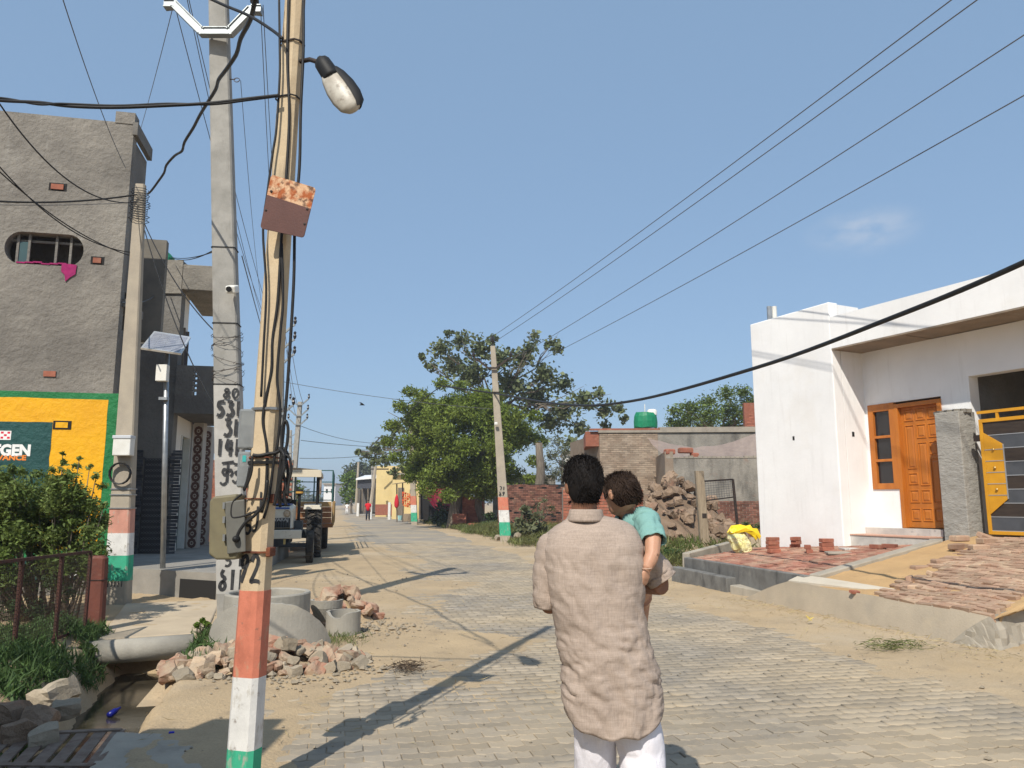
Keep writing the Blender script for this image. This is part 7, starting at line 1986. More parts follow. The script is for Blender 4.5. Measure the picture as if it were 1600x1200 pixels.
# brick stacks by the tree trunks
for k, (x0, x1, y0, y1, Y, lb) in enumerate(((722, 755, 776, 823, 46, 'tall stack of red bricks between the tree trunks'), (707, 728, 803, 825, 45.2, 'lower stack of red bricks leaning on the tall one'), (731, 752, 818, 829, 44.2, 'low row of bricks in front of the tall stack'))):
    pl_ = Plane(V(D(x0, y1, Y).x, Y, 0), (1, -.05)); t_ = thing('brick_stack', lb, 'brick stack', V(pl_.P.x, Y, 0), 'brick stacks under the round tree')
    bricks_on(pl_, 0, pl_.px(x1, y1)[0], -.1, pl_.px(x0, y0)[1], t_, M['brick_many'], L=.24, H=.085, d=.04, core=M['brick'], th=1.0)
# bird
bd = D(566, 633, 40)
bird = thing('bird', 'small dark bird flying over the road', 'bird', bd)
mb = MB(); mb.tube([bd + V(-.14, 0, .0), bd + V(-.05, 0, .03), bd + V(.07, 0, .02), bd + V(.13, 0, -.01)], [.012, .045, .035, .01], 6); mb.build('body', M['black'], bird, smooth=True)
mb = MB(); mb.add([bd + V(-.04, 0, .03), bd + V(.06, 0, .03), bd + V(-.02, -.2, .12), bd + V(-.10, -.30, .10), bd + V(-.02, .2, .14), bd + V(-.10, .30, .12)], [(0, 1, 2), (0, 2, 3), (1, 0, 4), (4, 0, 5)]); mb.build('wings', M['black'], bird)
# ------------------------------------------------------------------ people
M['skin'] = mat('skin', (.26, .125, .075), (.23, .11, .065), scale=20, rough=.55, spec=.35, sub=.06)
M['skin_child'] = mat('skin_child', (.50, .275, .18), (.45, .245, .155), scale=20, rough=.5, spec=.35, sub=.06)
M['hair'] = mat('hair', (.010, .009, .009), (.017, .014, .013), scale=30, rough=.75, spec=.12)
M['hair_child'] = mat('hair_child', (.026, .017, .013), (.04, .026, .019), scale=30, rough=.75, spec=.12)
def cloth(name, c1, c2, wr=.5, weave=.12):
    m = mat(name, c1, c2, scale=4.5, rough=.9, spec=.15, lo=.3, hi=.7)
    N, L = m.node_tree.nodes, m.node_tree.links; b = N['Principled BSDF']
    geo = N.new('ShaderNodeNewGeometry'); hv = None
    src = b.inputs['Base Color'].links[0].from_socket
    # woven threads: noise stretched both ways
    col = src
    for st in ((260, 260, 14), (16, 16, 260)):
        mp = N.new('ShaderNodeMapping'); mp.inputs['Scale'].default_value = st; L.new(geo.outputs['Position'], mp.inputs[0])
        n = N.new('ShaderNodeTexNoise'); n.inputs['Scale'].default_value = 1.0; n.inputs['Detail'].default_value = 3; L.new(mp.outputs[0], n.inputs['Vector'])
        r = N.new('ShaderNodeMapRange'); r.inputs[1].default_value = .3; r.inputs[2].default_value = .7; r.inputs[3].default_value = 1 - weave; r.inputs[4].default_value = 1 + weave; L.new(n.outputs['Fac'], r.inputs[0])
        h = N.new('ShaderNodeHueSaturation'); L.new(col, h.inputs['Color']); L.new(r.outputs[0], h.inputs['Value']); col = h.outputs[0]
    L.new(col, b.inputs['Base Color'])
    bp = N.new('ShaderNodeBump'); bp.inputs['Strength'].default_value = wr; bp.inputs['Distance'].default_value = .012
    n = N.new('ShaderNodeTexNoise'); n.inputs['Scale'].default_value = 22; n.inputs['Detail'].default_value = 5; n.inputs['Distortion'].default_value = .8
    mp = N.new('ShaderNodeMapping'); mp.inputs['Scale'].default_value = (1, 1, .55); L.new(geo.outputs['Position'], mp.inputs[0]); L.new(mp.outputs[0], n.inputs['Vector'])
    L.new(n.outputs['Fac'], bp.inputs['Height']); L.new(bp.outputs[0], b.inputs['Normal'])
    return m
M['kurta'] = cloth('kurta', (.405, .325, .268), (.335, .268, .222), .55, .11)
M['pyjama'] = cloth('pyjama', (.74, .72, .76), (.68, .66, .70), .5, .03)
M['teal_shirt'] = cloth('teal_shirt', (.20, .37, .34), (.17, .32, .295), .4, .04)
def ell(mb, c, r, R=None, n=16, m=10):
    R = R or Matrix.Identity(3); rings = []
    for i in range(m + 1):
        a = -math.pi / 2 + math.pi * i / m; k = max(.02, math.cos(a))
        rings.append([Vector(c) + R @ V(r[0] * k * math.cos(2 * math.pi * j / n), r[1] * k * math.sin(2 * math.pi * j / n), r[2] * math.sin(a)) for j in range(n)])
    return mb.loft(rings)
def remesh(o, vox, sm=6):
    a = o.modifiers.new('r', 'REMESH'); a.mode = 'VOXEL'; a.voxel_size = vox; a.use_smooth_shade = True
    b = o.modifiers.new('s', 'SMOOTH'); b.factor = .5; b.iterations = sm
    return bake(o)
def hand(mb, wrist, d, palm_n, L=.18, r=.0085, curl=.5, side=1):
    """palm plus five fingers; d along the hand, palm_n out of the palm"""
    d = Vector(d).normalized(); nrm = Vector(palm_n).normalized(); s = d.cross(nrm).normalized() * side
    w = Vector(wrist); pl_ = L * .5
    mb.loft([[w + d * (pl_ * t) + s * (a * wd) + nrm * (b * th) for a, b in ((-1, -1), (0, -1.2), (1, -1), (1.1, 0), (1, 1), (0, 1.2), (-1, 1), (-1.1, 0))] for t, wd, th in ((0, L * .15, L * .11), (.35, L * .2, L * .10), (.8, L * .23, L * .08), (1.0, L * .21, L * .06))])
    for k, (off, ln) in enumerate(((-.17, .40), (-.06, .46), (.06, .43), (.165, .34))):
        p = w + d * (pl_ * .92) + s * (off * L); pts = [p]; ang = 0
        for q in range(3):
            ang += curl * (.5 + .3 * q); p = p + (d * math.cos(ang) + nrm * math.sin(ang)) * (ln * L * (.42, .32, .26)[q]); pts.append(p)
        mb.tube(pts, [r, r * .95, r * .85, r * .65], 6)
    p = w + d * (pl_ * .25) - s * (L * .18)
    mb.tube([p, p + (d * .7 - s * .6 + nrm * .3).normalized() * L * .2, p + (d * .95 - s * .35 + nrm * .5).normalized() * L * .36], [r * 1.25, r * 1.05, r * .7], 6)
def face(mb, c, s, fwd, up=V(0, 0, 1), ear=.080):
    """nose, brow, lips, ears on a head at c with scale s looking along fwd"""
    f = Vector(fwd).normalized(); r = f.cross(up).normalized(); u = r.cross(f)
    R = Matrix((r, f, u)).transposed()
    ell(mb, c + f * .098 * s - u * .015 * s, (.014 * s, .022 * s, .024 * s), R, 8, 6)
    ell(mb, c + f * .088 * s - u * .055 * s, (.026 * s, .012 * s, .008 * s), R, 8, 6); ell(mb, c + f * .086 * s - u * .068 * s, (.022 * s, .012 * s, .007 * s), R, 8, 6)
    for q in (-1, 1):
        ell(mb, c + f * .084 * s + r * (.032 * q * s) + u * .022 * s, (.02 * s, .012 * s, .007 * s), R, 8, 6)
        ell(mb, c + r * (ear * q * s) - f * .012 * s - u * .012 * s, (.012 * s, .022 * s, .034 * s), R, 10, 8)
    return R
def hairs(name, parent, c, rad, R, m, n, L_, low):
    """short strands combed back over a skull cap"""
    d = RNG.normal(size=(n, 3)); d /= np.linalg.norm(d, axis=1, keepdims=True)
    d = d[np.array([low(V(*q)) for q in d])]
    Rm = np.array(R); cen = np.array(c) + (d * np.array(rad)) @ Rm.T
    tang = np.stack([-d[:, 0] * d[:, 2], -d[:, 1] * d[:, 2], -(1 - d[:, 2] ** 2) - .15], axis=1) + d * .18
    tang = tang + d * (np.random.default_rng(3).random((len(d), 1)) < .2) * .3
    dirs = tang @ Rm.T
    return leaves(name, cen, L_ * (.7 + .6 * RNG.random(len(cen))), m, parent, aspect=.10, dirs=dirs / (np.linalg.norm(dirs, axis=1, keepdims=True) + 1e-6) * 1.8, up=0)

# ---- the man
MY = 3.45
mbase = V(.46, MY, 0)
man = thing('person', 'man seen from behind in a long beige tunic and white trousers carrying a child', 'person', mbase)
K = lambda x, y, dy=0.0: D(x, y, MY + dy)
hc = K(911, 757)
hipL, hipR = K(928, 1070), K(985, 1070)
kneeL, kneeR = V(K(932, 1190).x, MY + .06, .50), V(K(1004, 1190).x, MY + .02, .48)
footL, footR = V(K(937, 1300).x, MY + .16, .09), V(K(1003, 1300).x, MY - .10, .09)
mb = MB()
ell(mb, hc + V(0, .005, .01), (.076, .094, .108)); ell(mb, hc + V(0, .05, -.055), (.052, .05, .062))
face(mb, hc, 1.0, (-.30, 1, -.05))
mb.tube([hc + V(0, -.015, -.05), K(914, 812), K(918, 830)], [.058, .058, .07], 12)
tor = []
for x, y, wx, wy in ((917, 826, .08, .06), (925, 838, .17, .085), (928, 860, .195, .10), (932, 900, .185, .115), (940, 960, .165, .11), (948, 1010, .155, .105), (955, 1060, .165, .115), (958, 1095, .16, .11)):
    c_ = K(x, y, .02); tor.append([c_ + V(wx * math.cos(q * math.pi / 8), wy * math.sin(q * math.pi / 8), 0) for q in range(16)])
mb.loft(tor)
for h, k, f in ((hipL, kneeL, footL), (hipR, kneeR, footR)):
    mb.tube([h + V(0, .02, .02), h.lerp(k, .5), k, k.lerp(f, .35) + V(0, -.015, 0), f.lerp(k, .12), f], [.095, .08, .058, .056, .04, .042], 12)
    mb.tube([f + V(0, -.06, -.04), f + V(0, .02, -.03), f + V(0, .12, -.06), f + V(0, .19, -.07)], [.034, .042, .04, .024], 10, flat=.8)
# arms: left forearm and right forearm folded forward under the child
shL, shR = K(866, 846, .02), K(988, 852, .04)
elL, elR = K(856, 945, .03), K(1034, 911, .10)
wrL, wrR = K(905, 925, .30), K(968, 915, .34)
mb.tube([shL, shL.lerp(elL, .5), elL], [.06, .05, .043], 12); mb.tube([elL, elL.lerp(wrL, .4), wrL], [.044, .041, .028], 12)
mb.tube([shR, K(1010, 880, .09), elR], [.042, .044, .046], 12); mb.tube([elR + V(.0, 0, -.005), elR.lerp(wrR, .4), wrR], [.050, .045, .030], 12)
hand(mb, wrL, (wrL - elL), (0, -.2, 1), L=.18, curl=.35); hand(mb, wrR, (wrR - elR), (0, -.3, 1), L=.18, curl=.35, side=-1)
body = remesh(mb.build('body', M['skin'], man, smooth=True), .0075, 4)
for q in (-1, 1): ell(MB(), hc, (.001, .001, .001)) ; eb = MB(); ell(eb, hc + V(.031 * q, .088, .02), (.012, .008, .006), None, 8, 6); eb.build('eye', M['black'], man, smooth=True)
# hair cap: lower on the nape, shorter at the temples
mb = MB(); rings = []
nj = 40; HR_ = Matrix.Rotation(.29, 3, 'Z')
for i in range(15):
    t = i / 14
    rg = []
    for j in range(nj):
        a = 2 * math.pi * j / nj                       # a = pi/2 is the face (+Y)
        fr_ = .5 + .5 * math.sin(a)
        lowest = lerp(math.radians(-62), math.radians(38), sst(.22, .75, fr_))
        el = lerp(math.radians(89), lowest, t)
        k = 1 + .035 * nz(math.cos(a) * 2.5, math.sin(a) * 2.5 + 4, el * 2.5) + (.012 if t < .95 else -.03)
        sh_ = .088 + .03 * max(0, -math.sin(el) - .5)
        rg.append(hc + V(0, -.004, .012) + HR_ @ V(sh_ * k * math.cos(el) * math.cos(a), .104 * k * math.cos(el) * math.sin(a), .117 * k * math.sin(el)))
    rings.append(rg)
mb.loft(rings, 0, True, False); hr = mb.build('hair', M['hair'], man, smooth=True)
hairs('hair_strands', man, hc + V(0, -.004, .012), (.0895, .105, .1185), HR_, M['hair'], 5200, .032, lambda d: d.z > -.80 and not (d.y > .35 and d.z < .45) and not (abs(d.x) > .6 and d.z < -.05))
# tunic
prof_ = [(807, 889, 945, .062, .062), (812, 886, 966, .075, .068), (817, 879, 980, .088, .075), (824, 867, 990, .102, .085), (832, 858, 996, .115, .095), (843, 852, 1001, .127, .106), (857, 850, 1004, .136, .115), (880, 851, 1005, .142, .122), (915, 856, 1005, .145, .128), (950, 864, 1006, .145, .13), (990, 873, 1011, .145, .13), (1030, 878, 1021, .15, .135), (1060, 879, 1028, .155, .14), (1090, 881, 1032, .155, .14), (1115, 884, 1033, .155, .14), (1141, 886, 1031, .155, .14)]
def pint(y):
    for p, q in zip(prof_, prof_[1:]):
        if p[0] <= y <= q[0]:
            t = (y - p[0]) / (q[0] - p[0]); t2 = t * t * (3 - 2 * t) * .4 + t * .6; return [lerp(a, b, t2) for a, b in zip(p[1:], q[1:])]
    return prof_[-1][1:]
rings = []; NR, NJ = 96, 112
for i in range(NR + 1):
    y = 807 + 334 * (i / NR) ** 1.25; xl, xr, db, df = pint(y)
    pL, pR = K(xl, y), K(xr, y); c_ = (pL + pR) / 2; hw2 = (pR.x - pL.x) / 2
    rg = []
    for j in range(NJ):
        a = 2 * math.pi * j / NJ; ca, sa_2 = math.cos(a), math.sin(a)
        ex = .82
        px_, py_ = math.copysign(abs(ca) ** ex, ca), math.copysign(abs(sa_2) ** ex, sa_2)
        low = sst(860, 1100, y)
        X, Z = c_.x + hw2 * px_, c_.z
        # folds: long pulls from the left shoulder and waist, creases across the seat and the small of the back
        f = .010 * nz(px_ * 2.2 + 1.5 * (y - 815) / 326, (y - 815) / 90, 2.0) * sst(830, 900, y)
        f += .010 * sst(930, 1060, y) * nz(px_ * 5 + .6 * math.sin(y / 60), (y - 815) / 240, 5)
        ridge = nz(px_ * 2.6 + 7, y / 17, 8) ; f += .0065 * (1 - abs(ridge) * 3) * sst(960, 1000, y) * sst(1120, 1080, y) * .8
        f += .006 * (1 - 2.5 * abs(nz(px_ * 1.3 + y / 130, y / 40 - px_ * 1.5, 3))) * sst(835, 870, y)
        f += -.016 * math.exp(-((px_ + .05 - .12 * (y - 1040) / 80) / .16) ** 2) * sst(1010, 1070, y) * (1 if sa_2 < 0 else 0)      # hollow at the seat
        f += .018 * sst(1075, 1135, y) * math.sin(px_ * 7 + 1.0) * .5
        dep = db if sa_2 < 0 else df
        Yp = MY + .02 + (dep + f) * py_
        X += f * px_ * .8
        # rounded shirt-tail hem: sides higher
        zoff = 0
        hem = sst(1050, 1141, y)
        zoff = hem * (.085 * abs(px_) ** 4) + hem * .006 * math.sin(px_ * 9)
        rg.append(V(X, Yp, Z + zoff))
    rings.append(rg)
tun = MB().loft(rings, 0, False, False).build('tunic', M['kurta'], man, smooth=True)
so = tun.modifiers.new('thick', 'SOLIDIFY'); so.thickness = .004; so.offset = -1; bake(tun)
# collar, yoke seam
cr = []
for (y, sx, sy, dz) in ((797, .0655, .064, .0), (798, .068, .067, 0), (804, .071, .071, 0), (811, .076, .075, 0), (815, .078, .076, 0)):
    c_ = K(915.5, y, -.005); cr.append([c_ + V(sx * math.cos(q * math.pi / 14), sy * math.sin(q * math.pi / 14), -.03 * max(0, math.sin(q * math.pi / 14))) for q in range(28)])
col_ = MB().loft(cr, 0, False, False).build('collar', M['kurta'], man, smooth=True); so = col_.modifiers.new('thick', 'SOLIDIFY'); so.thickness = .006; bake(col_)
sm_ = []
for j in range(NJ // 2 + 3, NJ - 2):
    y = 842 - 13 * math.sin(math.pi * (j - NJ / 2) / (NJ / 2)); q = NR * ((y - 807) / 334) ** .8; i = int(q)
    sm_.append(rings[i][j].lerp(rings[i + 1][j], q - i) + V(0, -.0012, .0008))
MB().tube(sm_, .0016, 4).build('yoke_seam', M['kurta'], man, smooth=True)
def sleeve(path, rad, nm='sleeve', m=None, parent=None, seed=0, flat=.85):
    P = []; k = len(path); nn = 30; rings = []
    for i in range(nn + 1):
        t = i / nn * (k - 1); q = min(int(t), k - 2); f = t - q; f = f * f * (3 - 2 * f) * .3 + f * .7
        P.append((path[q].lerp(path[q + 1], f), lerp(rad[q], rad[q + 1], f)))
    for i, (p, r_) in enumerate(P):
        d_ = (P[min(i + 1, nn)][0] - P[max(i - 1, 0)][0]).normalized(); a1 = d_.cross(V(0, 1, 0)); a1.normalize(); a2 = a1.cross(d_)
        rg = []
        for j in range(40):
            a = 2 * math.pi * j / 40; w = r_ + .006 * (1 - 2.6 * abs(nz(i * .16 + seed, math.cos(a) * 1.3, math.sin(a) * 1.3))) + .004 * nz(i * .5, a * 2, seed)
            rg.append(p + a1 * (w * math.cos(a)) + a2 * (w * flat * math.sin(a)))
        rings.append(rg)
    o_ = MB().loft(rings, 0, False, False).build(nm, m or M['kurta'], parent or man, smooth=True); s_ = o_.modifiers.new('thick', 'SOLIDIFY'); s_.thickness = .004; bake(o_); return o_
sleeve([K(882, 838, .02), K(868, 856, .02), K(860, 890, .025), K(855, 925, .03), K(854, 950, .035)], [.05, .076, .070, .058, .048], seed=1)
sleeve([K(972, 842, .03), K(992, 860, .06), K(1010, 878, .09), K(1027, 895, .10), K(1035, 907, .10)], [.05, .062, .066, .066, .062], seed=5)
# trousers
def trouser(h, k, f, seed, wid):
    path = [h + V(0, .0, .06), h.lerp(k, .35), k, k.lerp(f, .5), f + V(0, 0, .03)]
    return sleeve(path, [.115, .105 * wid, .088 * wid, .082, .075], 'trouser_leg', M['pyjama'], man, seed, .95)
trouser(V(K(933, 1080).x, MY + .02, hipL.z), V(K(933, 1190).x, MY + .06, .50), footL, 11, .95)
trouser(V(K(984, 1080).x, MY + .02, hipR.z), V(K(1004, 1190).x, MY, .48), footR, 17, 1.02)
for f in (footL, footR):
    mb = MB(); mb.loft([[f + V(x * w, y, z) for x, w in ((-1, .045), (1, .045))] + [f + V(.045, y, z + .015), f + V(-.045, y, z + .015)] for y, z in ((-.10, -.09), (0, -.09), (.1, -.09), (.2, -.085))]); mb.build('sandal_sole', M['black'], man)
    MB().tube([f + V(-.045, .08, -.06), f + V(0, .1, -.012), f + V(.045, .08, -.06)], .01, 6, flat=.4).build('sandal_strap', M['black'], man)

# ---- the child on his right arm
CY = 3.66
C_ = lambda x, y, dy=0.0: D(x, y, CY + dy)
child = thing('person', 'small child in a teal shirt carried on the man\'s right arm, looking down', 'person', C_(990, 880))
ch_ = C_(971, 771, -.03)
fwd = V(-.55, .78, -.38)
mb = MB()
Rh = Matrix(((fwd.cross(V(0, 0, 1)).normalized()), fwd.normalized(), (fwd.cross(V(0, 0, 1)).normalized()).cross(fwd.normalized()))).transposed()
ell(mb, ch_, (.074, .088, .09), Rh); ell(mb, ch_ + Rh @ V(0, .045, -.05), (.05, .045, .04), Rh); face(mb, ch_, .82, fwd, ear=.096)
mb.tube([ch_ + V(.005, -.005, -.04), C_(981, 806), C_(988, 818)], [.043, .04, .05], 10)
tor = []
for x, y, wx, wy, dy in ((988, 812, .05, .045, 0), (993, 824, .085, .06, 0), (996, 850, .09, .07, .0), (994, 890, .09, .075, .03), (990, 925, .09, .08, .06), (986, 940, .07, .07, .08)):
    c_ = C_(x, y, dy); tor.append([c_ + V(wx * math.cos(q * math.pi / 7), wy * math.sin(q * math.pi / 7), 0) for q in range(14)])
mb.loft(tor)
csh = D(1011, 818, 3.56); cel = D(1019, 868, 3.42); cwr = D(1010, 889, 3.395)
mb.tube([csh, csh.lerp(cel, .5) + V(.010, -.03, 0), cel], [.042, .038, .033], 10); mb.tube([cel, cel.lerp(cwr, .5), cwr], [.033, .030, .022], 10)
hand(mb, cwr, V(-.12, 0.05, -1), (-.6, .8, 0), L=.092, r=.0055, curl=.35)
c2 = C_(950, 880, .05); mb.tube([C_(972, 822, .03), C_(958, 850, .06), c2], [.04, .034, .028], 10); mb.tube([c2, c2 + V(-.05, .06, .02)], [.028, .02], 10); hand(mb, c2 + V(-.05, .06, .02), (-.5, .7, .1), (0, 0, -1), L=.085, r=.0055, curl=.3)
for sx in (-1, 1):
    h_ = C_(986, 930, .08) + V(.04 * sx, 0, 0); k_ = h_ + V(.05 * sx - .02, .17, -.05); f_ = k_ + V(-.01, .02, -.19)
    mb.tube([h_, k_, f_], [.062, .05, .034], 10); mb.tube([f_ + V(0, -.02, -.02), f_ + V(0, .05, -.03), f_ + V(0, .09, -.035)], [.026, .026, .015], 8)
remesh(mb.build('body', M['skin_child'], child, smooth=True), .0048, 4)
for q in (-1, 1): eb = MB(); ell(eb, ch_ + Rh @ V(.026 * q, .073, .016), (.01, .007, .005), Rh, 8, 6); eb.build('eye', M['black'], child, smooth=True)
mb = MB(); rings = []
for i in range(13):
    t = i / 12; rg = []
    for j in range(nj):
        a = 2 * math.pi * j / nj; fr_ = .5 + .5 * math.sin(a); side_ = abs(math.cos(a))
        lowest = lerp(math.radians(-52), math.radians(34), sst(.30, .80, fr_))
        el = lerp(math.radians(89), lowest, t); k = 1 + .06 * nz(math.cos(a) * 2.2, math.sin(a) * 2.2 + 9, el * 2.2) + (.03 if t < .9 else -.01)
        rg.append(ch_ + Rh @ V(.080 * k * math.cos(el) * math.cos(a), .094 * k * math.cos(el) * math.sin(a), .098 * k * math.sin(el)))
    rings.append(rg)
MB().loft(rings, 0, True, False).build('hair', M['hair_child'], child, smooth=True)
hairs('hair_strands', child, ch_, (.0845, .098, .1015), Rh, M['hair_child'], 4200, .034, lambda d: d.z > -.66 and not (d.y > .35 and d.z < .4) and not (d.y > -.2 and d.z < -.12))
# shirt
rings = []
prs = [(815, 979, 1004, .055, .05, -.01), (818, 974, 1010, .065, .06, -.01), (826, 968, 1020, .085, .07, -.01), (840, 966, 1024, .095, .08, -.005), (865, 966, 1027, .10, .088, .0), (895, 964, 1026, .10, .09, .03), (925, 960, 1022, .10, .09, .055)]
prs = [(803, 976, 1000, .052, .05, -.01), (807, 972, 1006, .065, .06, -.01), (815, 969, 1015, .08, .068, -.01), (830, 966, 1021, .092, .078, -.005), (860, 965, 1025, .10, .088, .0), (895, 964, 1024, .10, .09, .03), (925, 960, 1020, .10, .09, .055)]
for i in range(41):
    y = lerp(803, 925, i / 40)
    for p, q in zip(prs, prs[1:]):
        if p[0] <= y <= q[0]: t = (y - p[0]) / (q[0] - p[0]); xl, xr, db, df, dy = [lerp(a, b, t) for a, b in zip(p[1:], q[1:])]
    pL, pR = C_(xl, y), C_(xr, y); c_ = (pL + pR) / 2; w2 = (pR.x - pL.x) / 2
    rg = []
    for j in range(48):
        a = 2 * math.pi * j / 48; f = .004 * (1 - 2.5 * abs(nz(math.cos(a) * 2 + i * .05, i * .14, 6)))
        rg.append(V(c_.x + (w2 + f) * math.cos(a), CY + dy - .02 + ((db if math.sin(a) < 0 else df) + f) * math.sin(a) * .8, c_.z))
    rings.append(rg)
o = MB().loft(rings, 0, False, False).build('shirt', M['teal_shirt'], child, smooth=True); s_ = o.modifiers.new('thick', 'SOLIDIFY'); s_.thickness = .003; bake(o)
sleeve([C_(998, 808, -.05), csh + V(0, 0, .01), csh.lerp(cel, .3) + V(.006, -.025, 0), csh.lerp(cel, .56) + V(.01, -.03, 0)], [.045, .055, .053, .050], 'sleeve', M['teal_shirt'], child, 3, .9)
sleeve([C_(980, 812, .0), C_(972, 826, .03), C_(962, 845, .05)], [.045, .05, .046], 'sleeve', M['teal_shirt'], child, 8, .9)
MB().tube([cwr + V(.024 * math.cos(q * .628), .024 * math.sin(q * .628), .004 * math.sin(q * .628) + .006) for q in range(10)], .0028, 5, closed=True).build('bangle', mat('thread', (.45, .3, .22), rough=.6), child, smooth=True)

# ---- figures far down the road
def figure(label, x, Y, h, shirt, trous, stride=.12, seat=False):
    b_ = V(D(x, 800, Y).x, Y, 0); th_ = thing('person', label, 'person', b_); s = h / 1.72
    Pn = lambda X, Yy, Z: b_ + V(X, Yy, Z) * s
    mb = MB(); ell(mb, Pn(0, 0, 1.59), (.08 * s, .095 * s, .115 * s)); mb.tube([Pn(0, 0, 1.5), Pn(0, 0, 1.4)], .055 * s, 8)
    mb.loft([[Pn(wx * math.cos(q * .785), wy * math.sin(q * .785), z) for q in range(8)] for z, wx, wy in ((.88, .15, .1), (1.05, .14, .1), (1.3, .19, .12), (1.42, .16, .08), (1.45, .06, .05))])
    for q in (-1, 1):
        mb.tube([Pn(.09 * q, 0, .92), Pn(.1 * q, stride * q * .5, .5), Pn(.1 * q, stride * q, .07)], [.085 * s, .06 * s, .04 * s], 8); mb.tube([Pn(.1 * q, stride * q + .05, .03), Pn(.1 * q, stride * q - .17, .03)], [.04 * s, .03 * s], 6)
        mb.tube([Pn(.19 * q, 0, 1.38), Pn(.24 * q, -.02 * q, 1.1), Pn(.24 * q, -.1, .85)], [.05 * s, .04 * s, .03 * s], 8)
        w_ = Pn(.24 * q, -.1, .85)
        mb.tube([w_, w_ + V(0, -.03, -.08) * s], .035 * s, 6)
        for k in range(4): mb.tube([w_ + V(-.03 + .02 * k, -.03, -.08) * s, w_ + V(-.03 + .02 * k, -.05, -.165 + .01 * abs(k - 1.5)) * s], .008 * s, 4)
        mb.tube([w_ + V(-.02 * q, -.03, -.03) * s, w_ + V(-.045 * q, -.06, -.09) * s], .010 * s, 4)
    remesh(mb.build('body', M['skin'], th_, smooth=True), .016, 3)
    mb = MB(); ell(mb, Pn(0, .015, 1.62), (.086 * s, .1 * s, .1 * s)); mb.build('hair', M['hair'], th_, smooth=True)
    mb = MB(); mb.loft([[Pn(wx * math.cos(q * .524), wy * math.sin(q * .524), z) for q in range(12)] for z, wx, wy in ((.82, .175, .13), (1.05, .165, .125), (1.3, .21, .14), (1.42, .18, .1), (1.46, .08, .07))]); o = mb.build('shirt', shirt, th_, smooth=True)
    for q in (-1, 1):
        MB().tube([Pn(.18 * q, 0, 1.4), Pn(.235 * q, -.01, 1.18)], [.065 * s, .06 * s], 8).build('sleeve', shirt, th_, smooth=True)
        MB().tube([Pn(.085 * q, 0, .93), Pn(.1 * q, stride * q * .5, .5), Pn(.1 * q, stride * q, .1)], [.105 * s, .08 * s, .062 * s], 10).build('trouser_leg', trous, th_, smooth=True)
    return th_
figure('distant walker in a red shirt and dark trousers at the road edge', 575, 66, 1.74, mat('red_shirt', (.55, .012, .02), rough=.8), mat('navy_trousers', (.018, .02, .03), rough=.85))
figure('tiny far off person in white clothes by the left bend of the road', 542, 96, 1.5, mat('white_shirt', (.75, .74, .72), rough=.85), mat('white_trousers', (.7, .69, .67), rough=.85), .05)
# ------------------------------------------------------------------ overhead wires and cables
def wire(label, a, b, sag, r=.006, m='grey_wire', n=24, name='power_line', cat='power line', group=None, kinks=0.0):
    a, b = Vector(a), Vector(b); pts = []
    for k in range(n + 1):
        t = k / n; p = a.lerp(b, t) - V(0, 0, sag * 4 * t * (1 - t))
        if kinks: p += V(nz(t * 23, 1, 1), 0, nz(t * 29, 5, 2)) * kinks
        pts.append(p)
    return tag(MB().tube(pts, r, 4, caps=False).build(name, M[m], smooth=True), label, cat, group)
g4 = 'four overhead lines running to the right verge pole'
def far_end(px, py, z, k=1.9):
    r = ray(px, py); t = (z - CAM_H) / r[2]; return V(r[0] * t, r[1] * t, z)
for lab, s, (px, py), z in (('uppermost overhead line of the four on the right', tt_ + V(-.02, 0, .4), (1455, 0), 8.0), ('second overhead line from the top on the right', tt_ + V(.1, 0, .2), (1493, 0), 7.8), ('third overhead line from the top on the right', pts[-1] * 0 + D(795, 565, RY), (1600, 30), 7.5), ('lowest overhead line of the four on the right', D(820, 575, RY + .5), (1600, 125), 6.9)):
    q = far_end(px, py, z); e = s + (q - s) * 1.55
    wire(lab, s, e, .22, .0085, 'grey_wire', 30, group=g4)
# heavy service bundle crossing in front of the white house
bp_ = [D(690, 603, 33), D(775, 615, RY - .3), D(880, 632, 21.5), D(985, 627, 17), D(1180, 575, 11.6), D(1400, 494, 8.3), D(1600, 410, 6.7), D(1850, 285, 5.4)]
bp_.append(bp_[-1] + (bp_[-1] - bp_[-2]) * 5)
cable('thick black service bundle sagging across the white house', bp_, .031, smooth_n=8, name='service_cable', cat='cable')
cable('thin cable dropping left from the service bundle into the round tree', [D(690, 603, 33), D(660, 625, 36), D(628, 655, 40)], .02, n=4)
wire('thin pale line from the right verge pole toward the left poles', D(780, 640, RY), D(440, 596, 29), .12, .012, 'grey_wire')
wire('thin line over the road, upper of the three near the tractor', D(640, 700, 54), D(470, 688, 45), .1, .02, 'grey_wire'); wire('thin line over the road, lower of the three near the tractor', D(640, 702, 54), D(468, 716, 45), .2, .02, 'grey_wire'); wire('thin line over the road, middle of the three near the tractor', D(641, 690, 54), D(466, 664, 45), .5, .016, 'grey_wire')
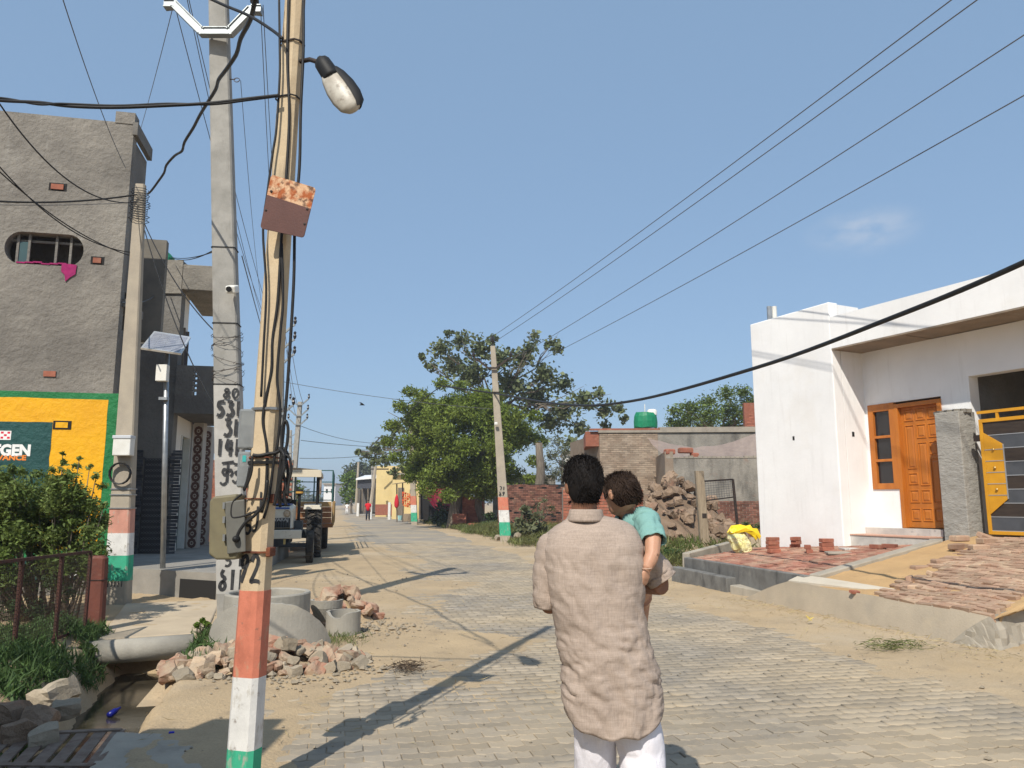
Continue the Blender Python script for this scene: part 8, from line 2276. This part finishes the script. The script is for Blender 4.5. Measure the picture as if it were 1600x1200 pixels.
# lines along the left poles
g5 = 'lines strung between the left poles'
for i, (x0, x1, y) in enumerate(((446, 466, 524), (452, 474, 520), (448, 462, 547))):
    wire(['leftmost line sloping down to the leaning pole', 'right line sloping down to the leaning pole', 'middle line sloping down to the leaning pole'][i], D(x0, y, 29), D(x1, 636 - 6 * (i == 1) + 12 * (i == 2), 45), .35, .013, group=g5)
for i, (x0, y0, x1, y1) in enumerate(((407, 8, 438, 522), (411, 8, 446, 520), (273, 8, 434, 545), (284, -40, 433, 570), (286, -40, 447, 568))):
    wire(['line from the right insulator of the grey pole, left strand', 'line from the right insulator of the grey pole, right strand', 'line from the left insulator behind the grey pole, upper', 'line passing behind the grey pole, middle', 'line passing behind the grey pole, lowest'][i], D(x0, y0, GY - .2), D(x1, y1, 29), .45, .007, group=g5)
wire('line running from the left insulator down past the plastered house', D(271, 8, GY - .2), D(203, 250, 24), .25, .007, group=g5)
wire('line crossing the sky above the plastered house', D(97, -5, 7), D(196, 262, 13.0), .1, .006)
# street cables at the left
tw_ = cable('thick twisted black cable from the frame edge to the near pole', [D(-80, 148, 4.6), D(0, 157, 4.5), D(60, 160, 4.45), D(110, 166, 4.4), D(180, 168, 4.38), D(260, 165, 4.35), D(330, 161, 4.33), D(390, 154, 4.3), D(436, 149, 4.26)], .011, smooth_n=6)
cable('second strand of the twisted black cable at the left', [D(-80, 150, 4.6), D(0, 153, 4.5), D(60, 163, 4.45), D(95, 162, 4.4), D(180, 165, 4.38), D(260, 162, 4.35), D(330, 163, 4.33), D(390, 156, 4.3), D(436, 150, 4.26)], .008, smooth_n=6)
kp = [(400, -8), (390, 30), (378, 60), (368, 85), (352, 110), (343, 125), (335, 140), (322, 165), (312, 182), (300, 200), (290, 222), (284, 236), (272, 243), (262, 258), (255, 270), (246, 285), (238, 298), (229, 303)]
cable('kinked black cable running from the near pole top to the slim pole', [D(x + 2 * math.sin(i * 2.3), y, lerp(4.4, SY - .2, (i / 17) ** 1.1)) for i, (x, y) in enumerate(kp)], .016, smooth_n=3)
cable('black cable from the frame top down to the top strap of the near pole', [D(320, -6, 4.8), D(350, 8, 4.7), D(390, 25, 4.55), D(425, 47, 4.4), D(441, 60, 4.25)], .010)
wire('cable sloping from the left frame edge past the house to the slim pole', D(-40, 100, 8.5), D(212, 316, SY - .1), .5, .010, 'black_cable')
wire('pair of cables along the house wall at the left, upper', D(-30, 225, 9.5), D(216, 395, SY + .1), .35, .009, 'black_cable'); wire('pair of cables along the house wall at the left, lower', D(-30, 240, 9.5), D(212, 402, SY + .2), .2, .009, 'black_cable')
wire('level black cable from the left frame edge to the slim pole top', D(-40, 312, 10.5), D(214, 304, SY - .1), .08, .016, 'black_cable'); wire('thin level cable under the black one at the slim pole', D(-40, 319, 10.5), D(214, 316, SY - .1), .03, .006)
for i, (x1, y1) in enumerate(((338, 392), (339, 388), (338, 520), (338, 640))):
    wire(['lower cable from the dark house roof to the grey pole', 'upper cable from the dark house roof to the grey pole', 'long cable from the slim pole down to the grey pole, upper', 'long cable from the slim pole down to the grey pole, lower'][i], D(268, 402, 17) if i < 2 else D(226, 330 + 10 * i, SY), D(x1, y1, GY + .1), .06 + .05 * i, .008, 'black_cable')
wire('thin cable strung along the front of the dark house', D(190, 472, SY + .3), D(258, 448, 17), .15, .012)
wire('thin loose wire hanging right of the grey pole', D(376, 126, GY), D(408, 470, 20), .2, .005); MB().tube([D(367, 124, GY - .1), D(360, 124, GY)], .008, 4).tube([D(370, 125, GY - .1) + V(.04 * math.cos(q * .6), 0, .03 * math.sin(q * .6)) for q in range(10)], .006, 4, closed=True).build('eye_hook', M['iron'], gp)
wire('thin wire from the grey pole middle to the far pole', D(378, 400, GY), D(452, 640, 45), .3, .008)

# ------------------------------------------------------------------ warm dusty air
hb = MB().box((0, 130, 9), (1000, 900, 24)).build('haze', mat('air', (1, 1, 1)))
tag(hb, kind='stuff'); hm = hb.data.materials[0]; hn, hl = hm.node_tree.nodes, hm.node_tree.links
hv = hn.new('ShaderNodeVolumePrincipled'); hv.inputs['Color'].default_value = (.86, .90, 1.0, 1); hv.inputs['Density'].default_value = .0009; hv.inputs['Anisotropy'].default_value = .2
for l in list(hn['Material Output'].inputs['Surface'].links): hl.remove(l)
hl.new(hv.outputs[0], hn['Material Output'].inputs['Volume'])
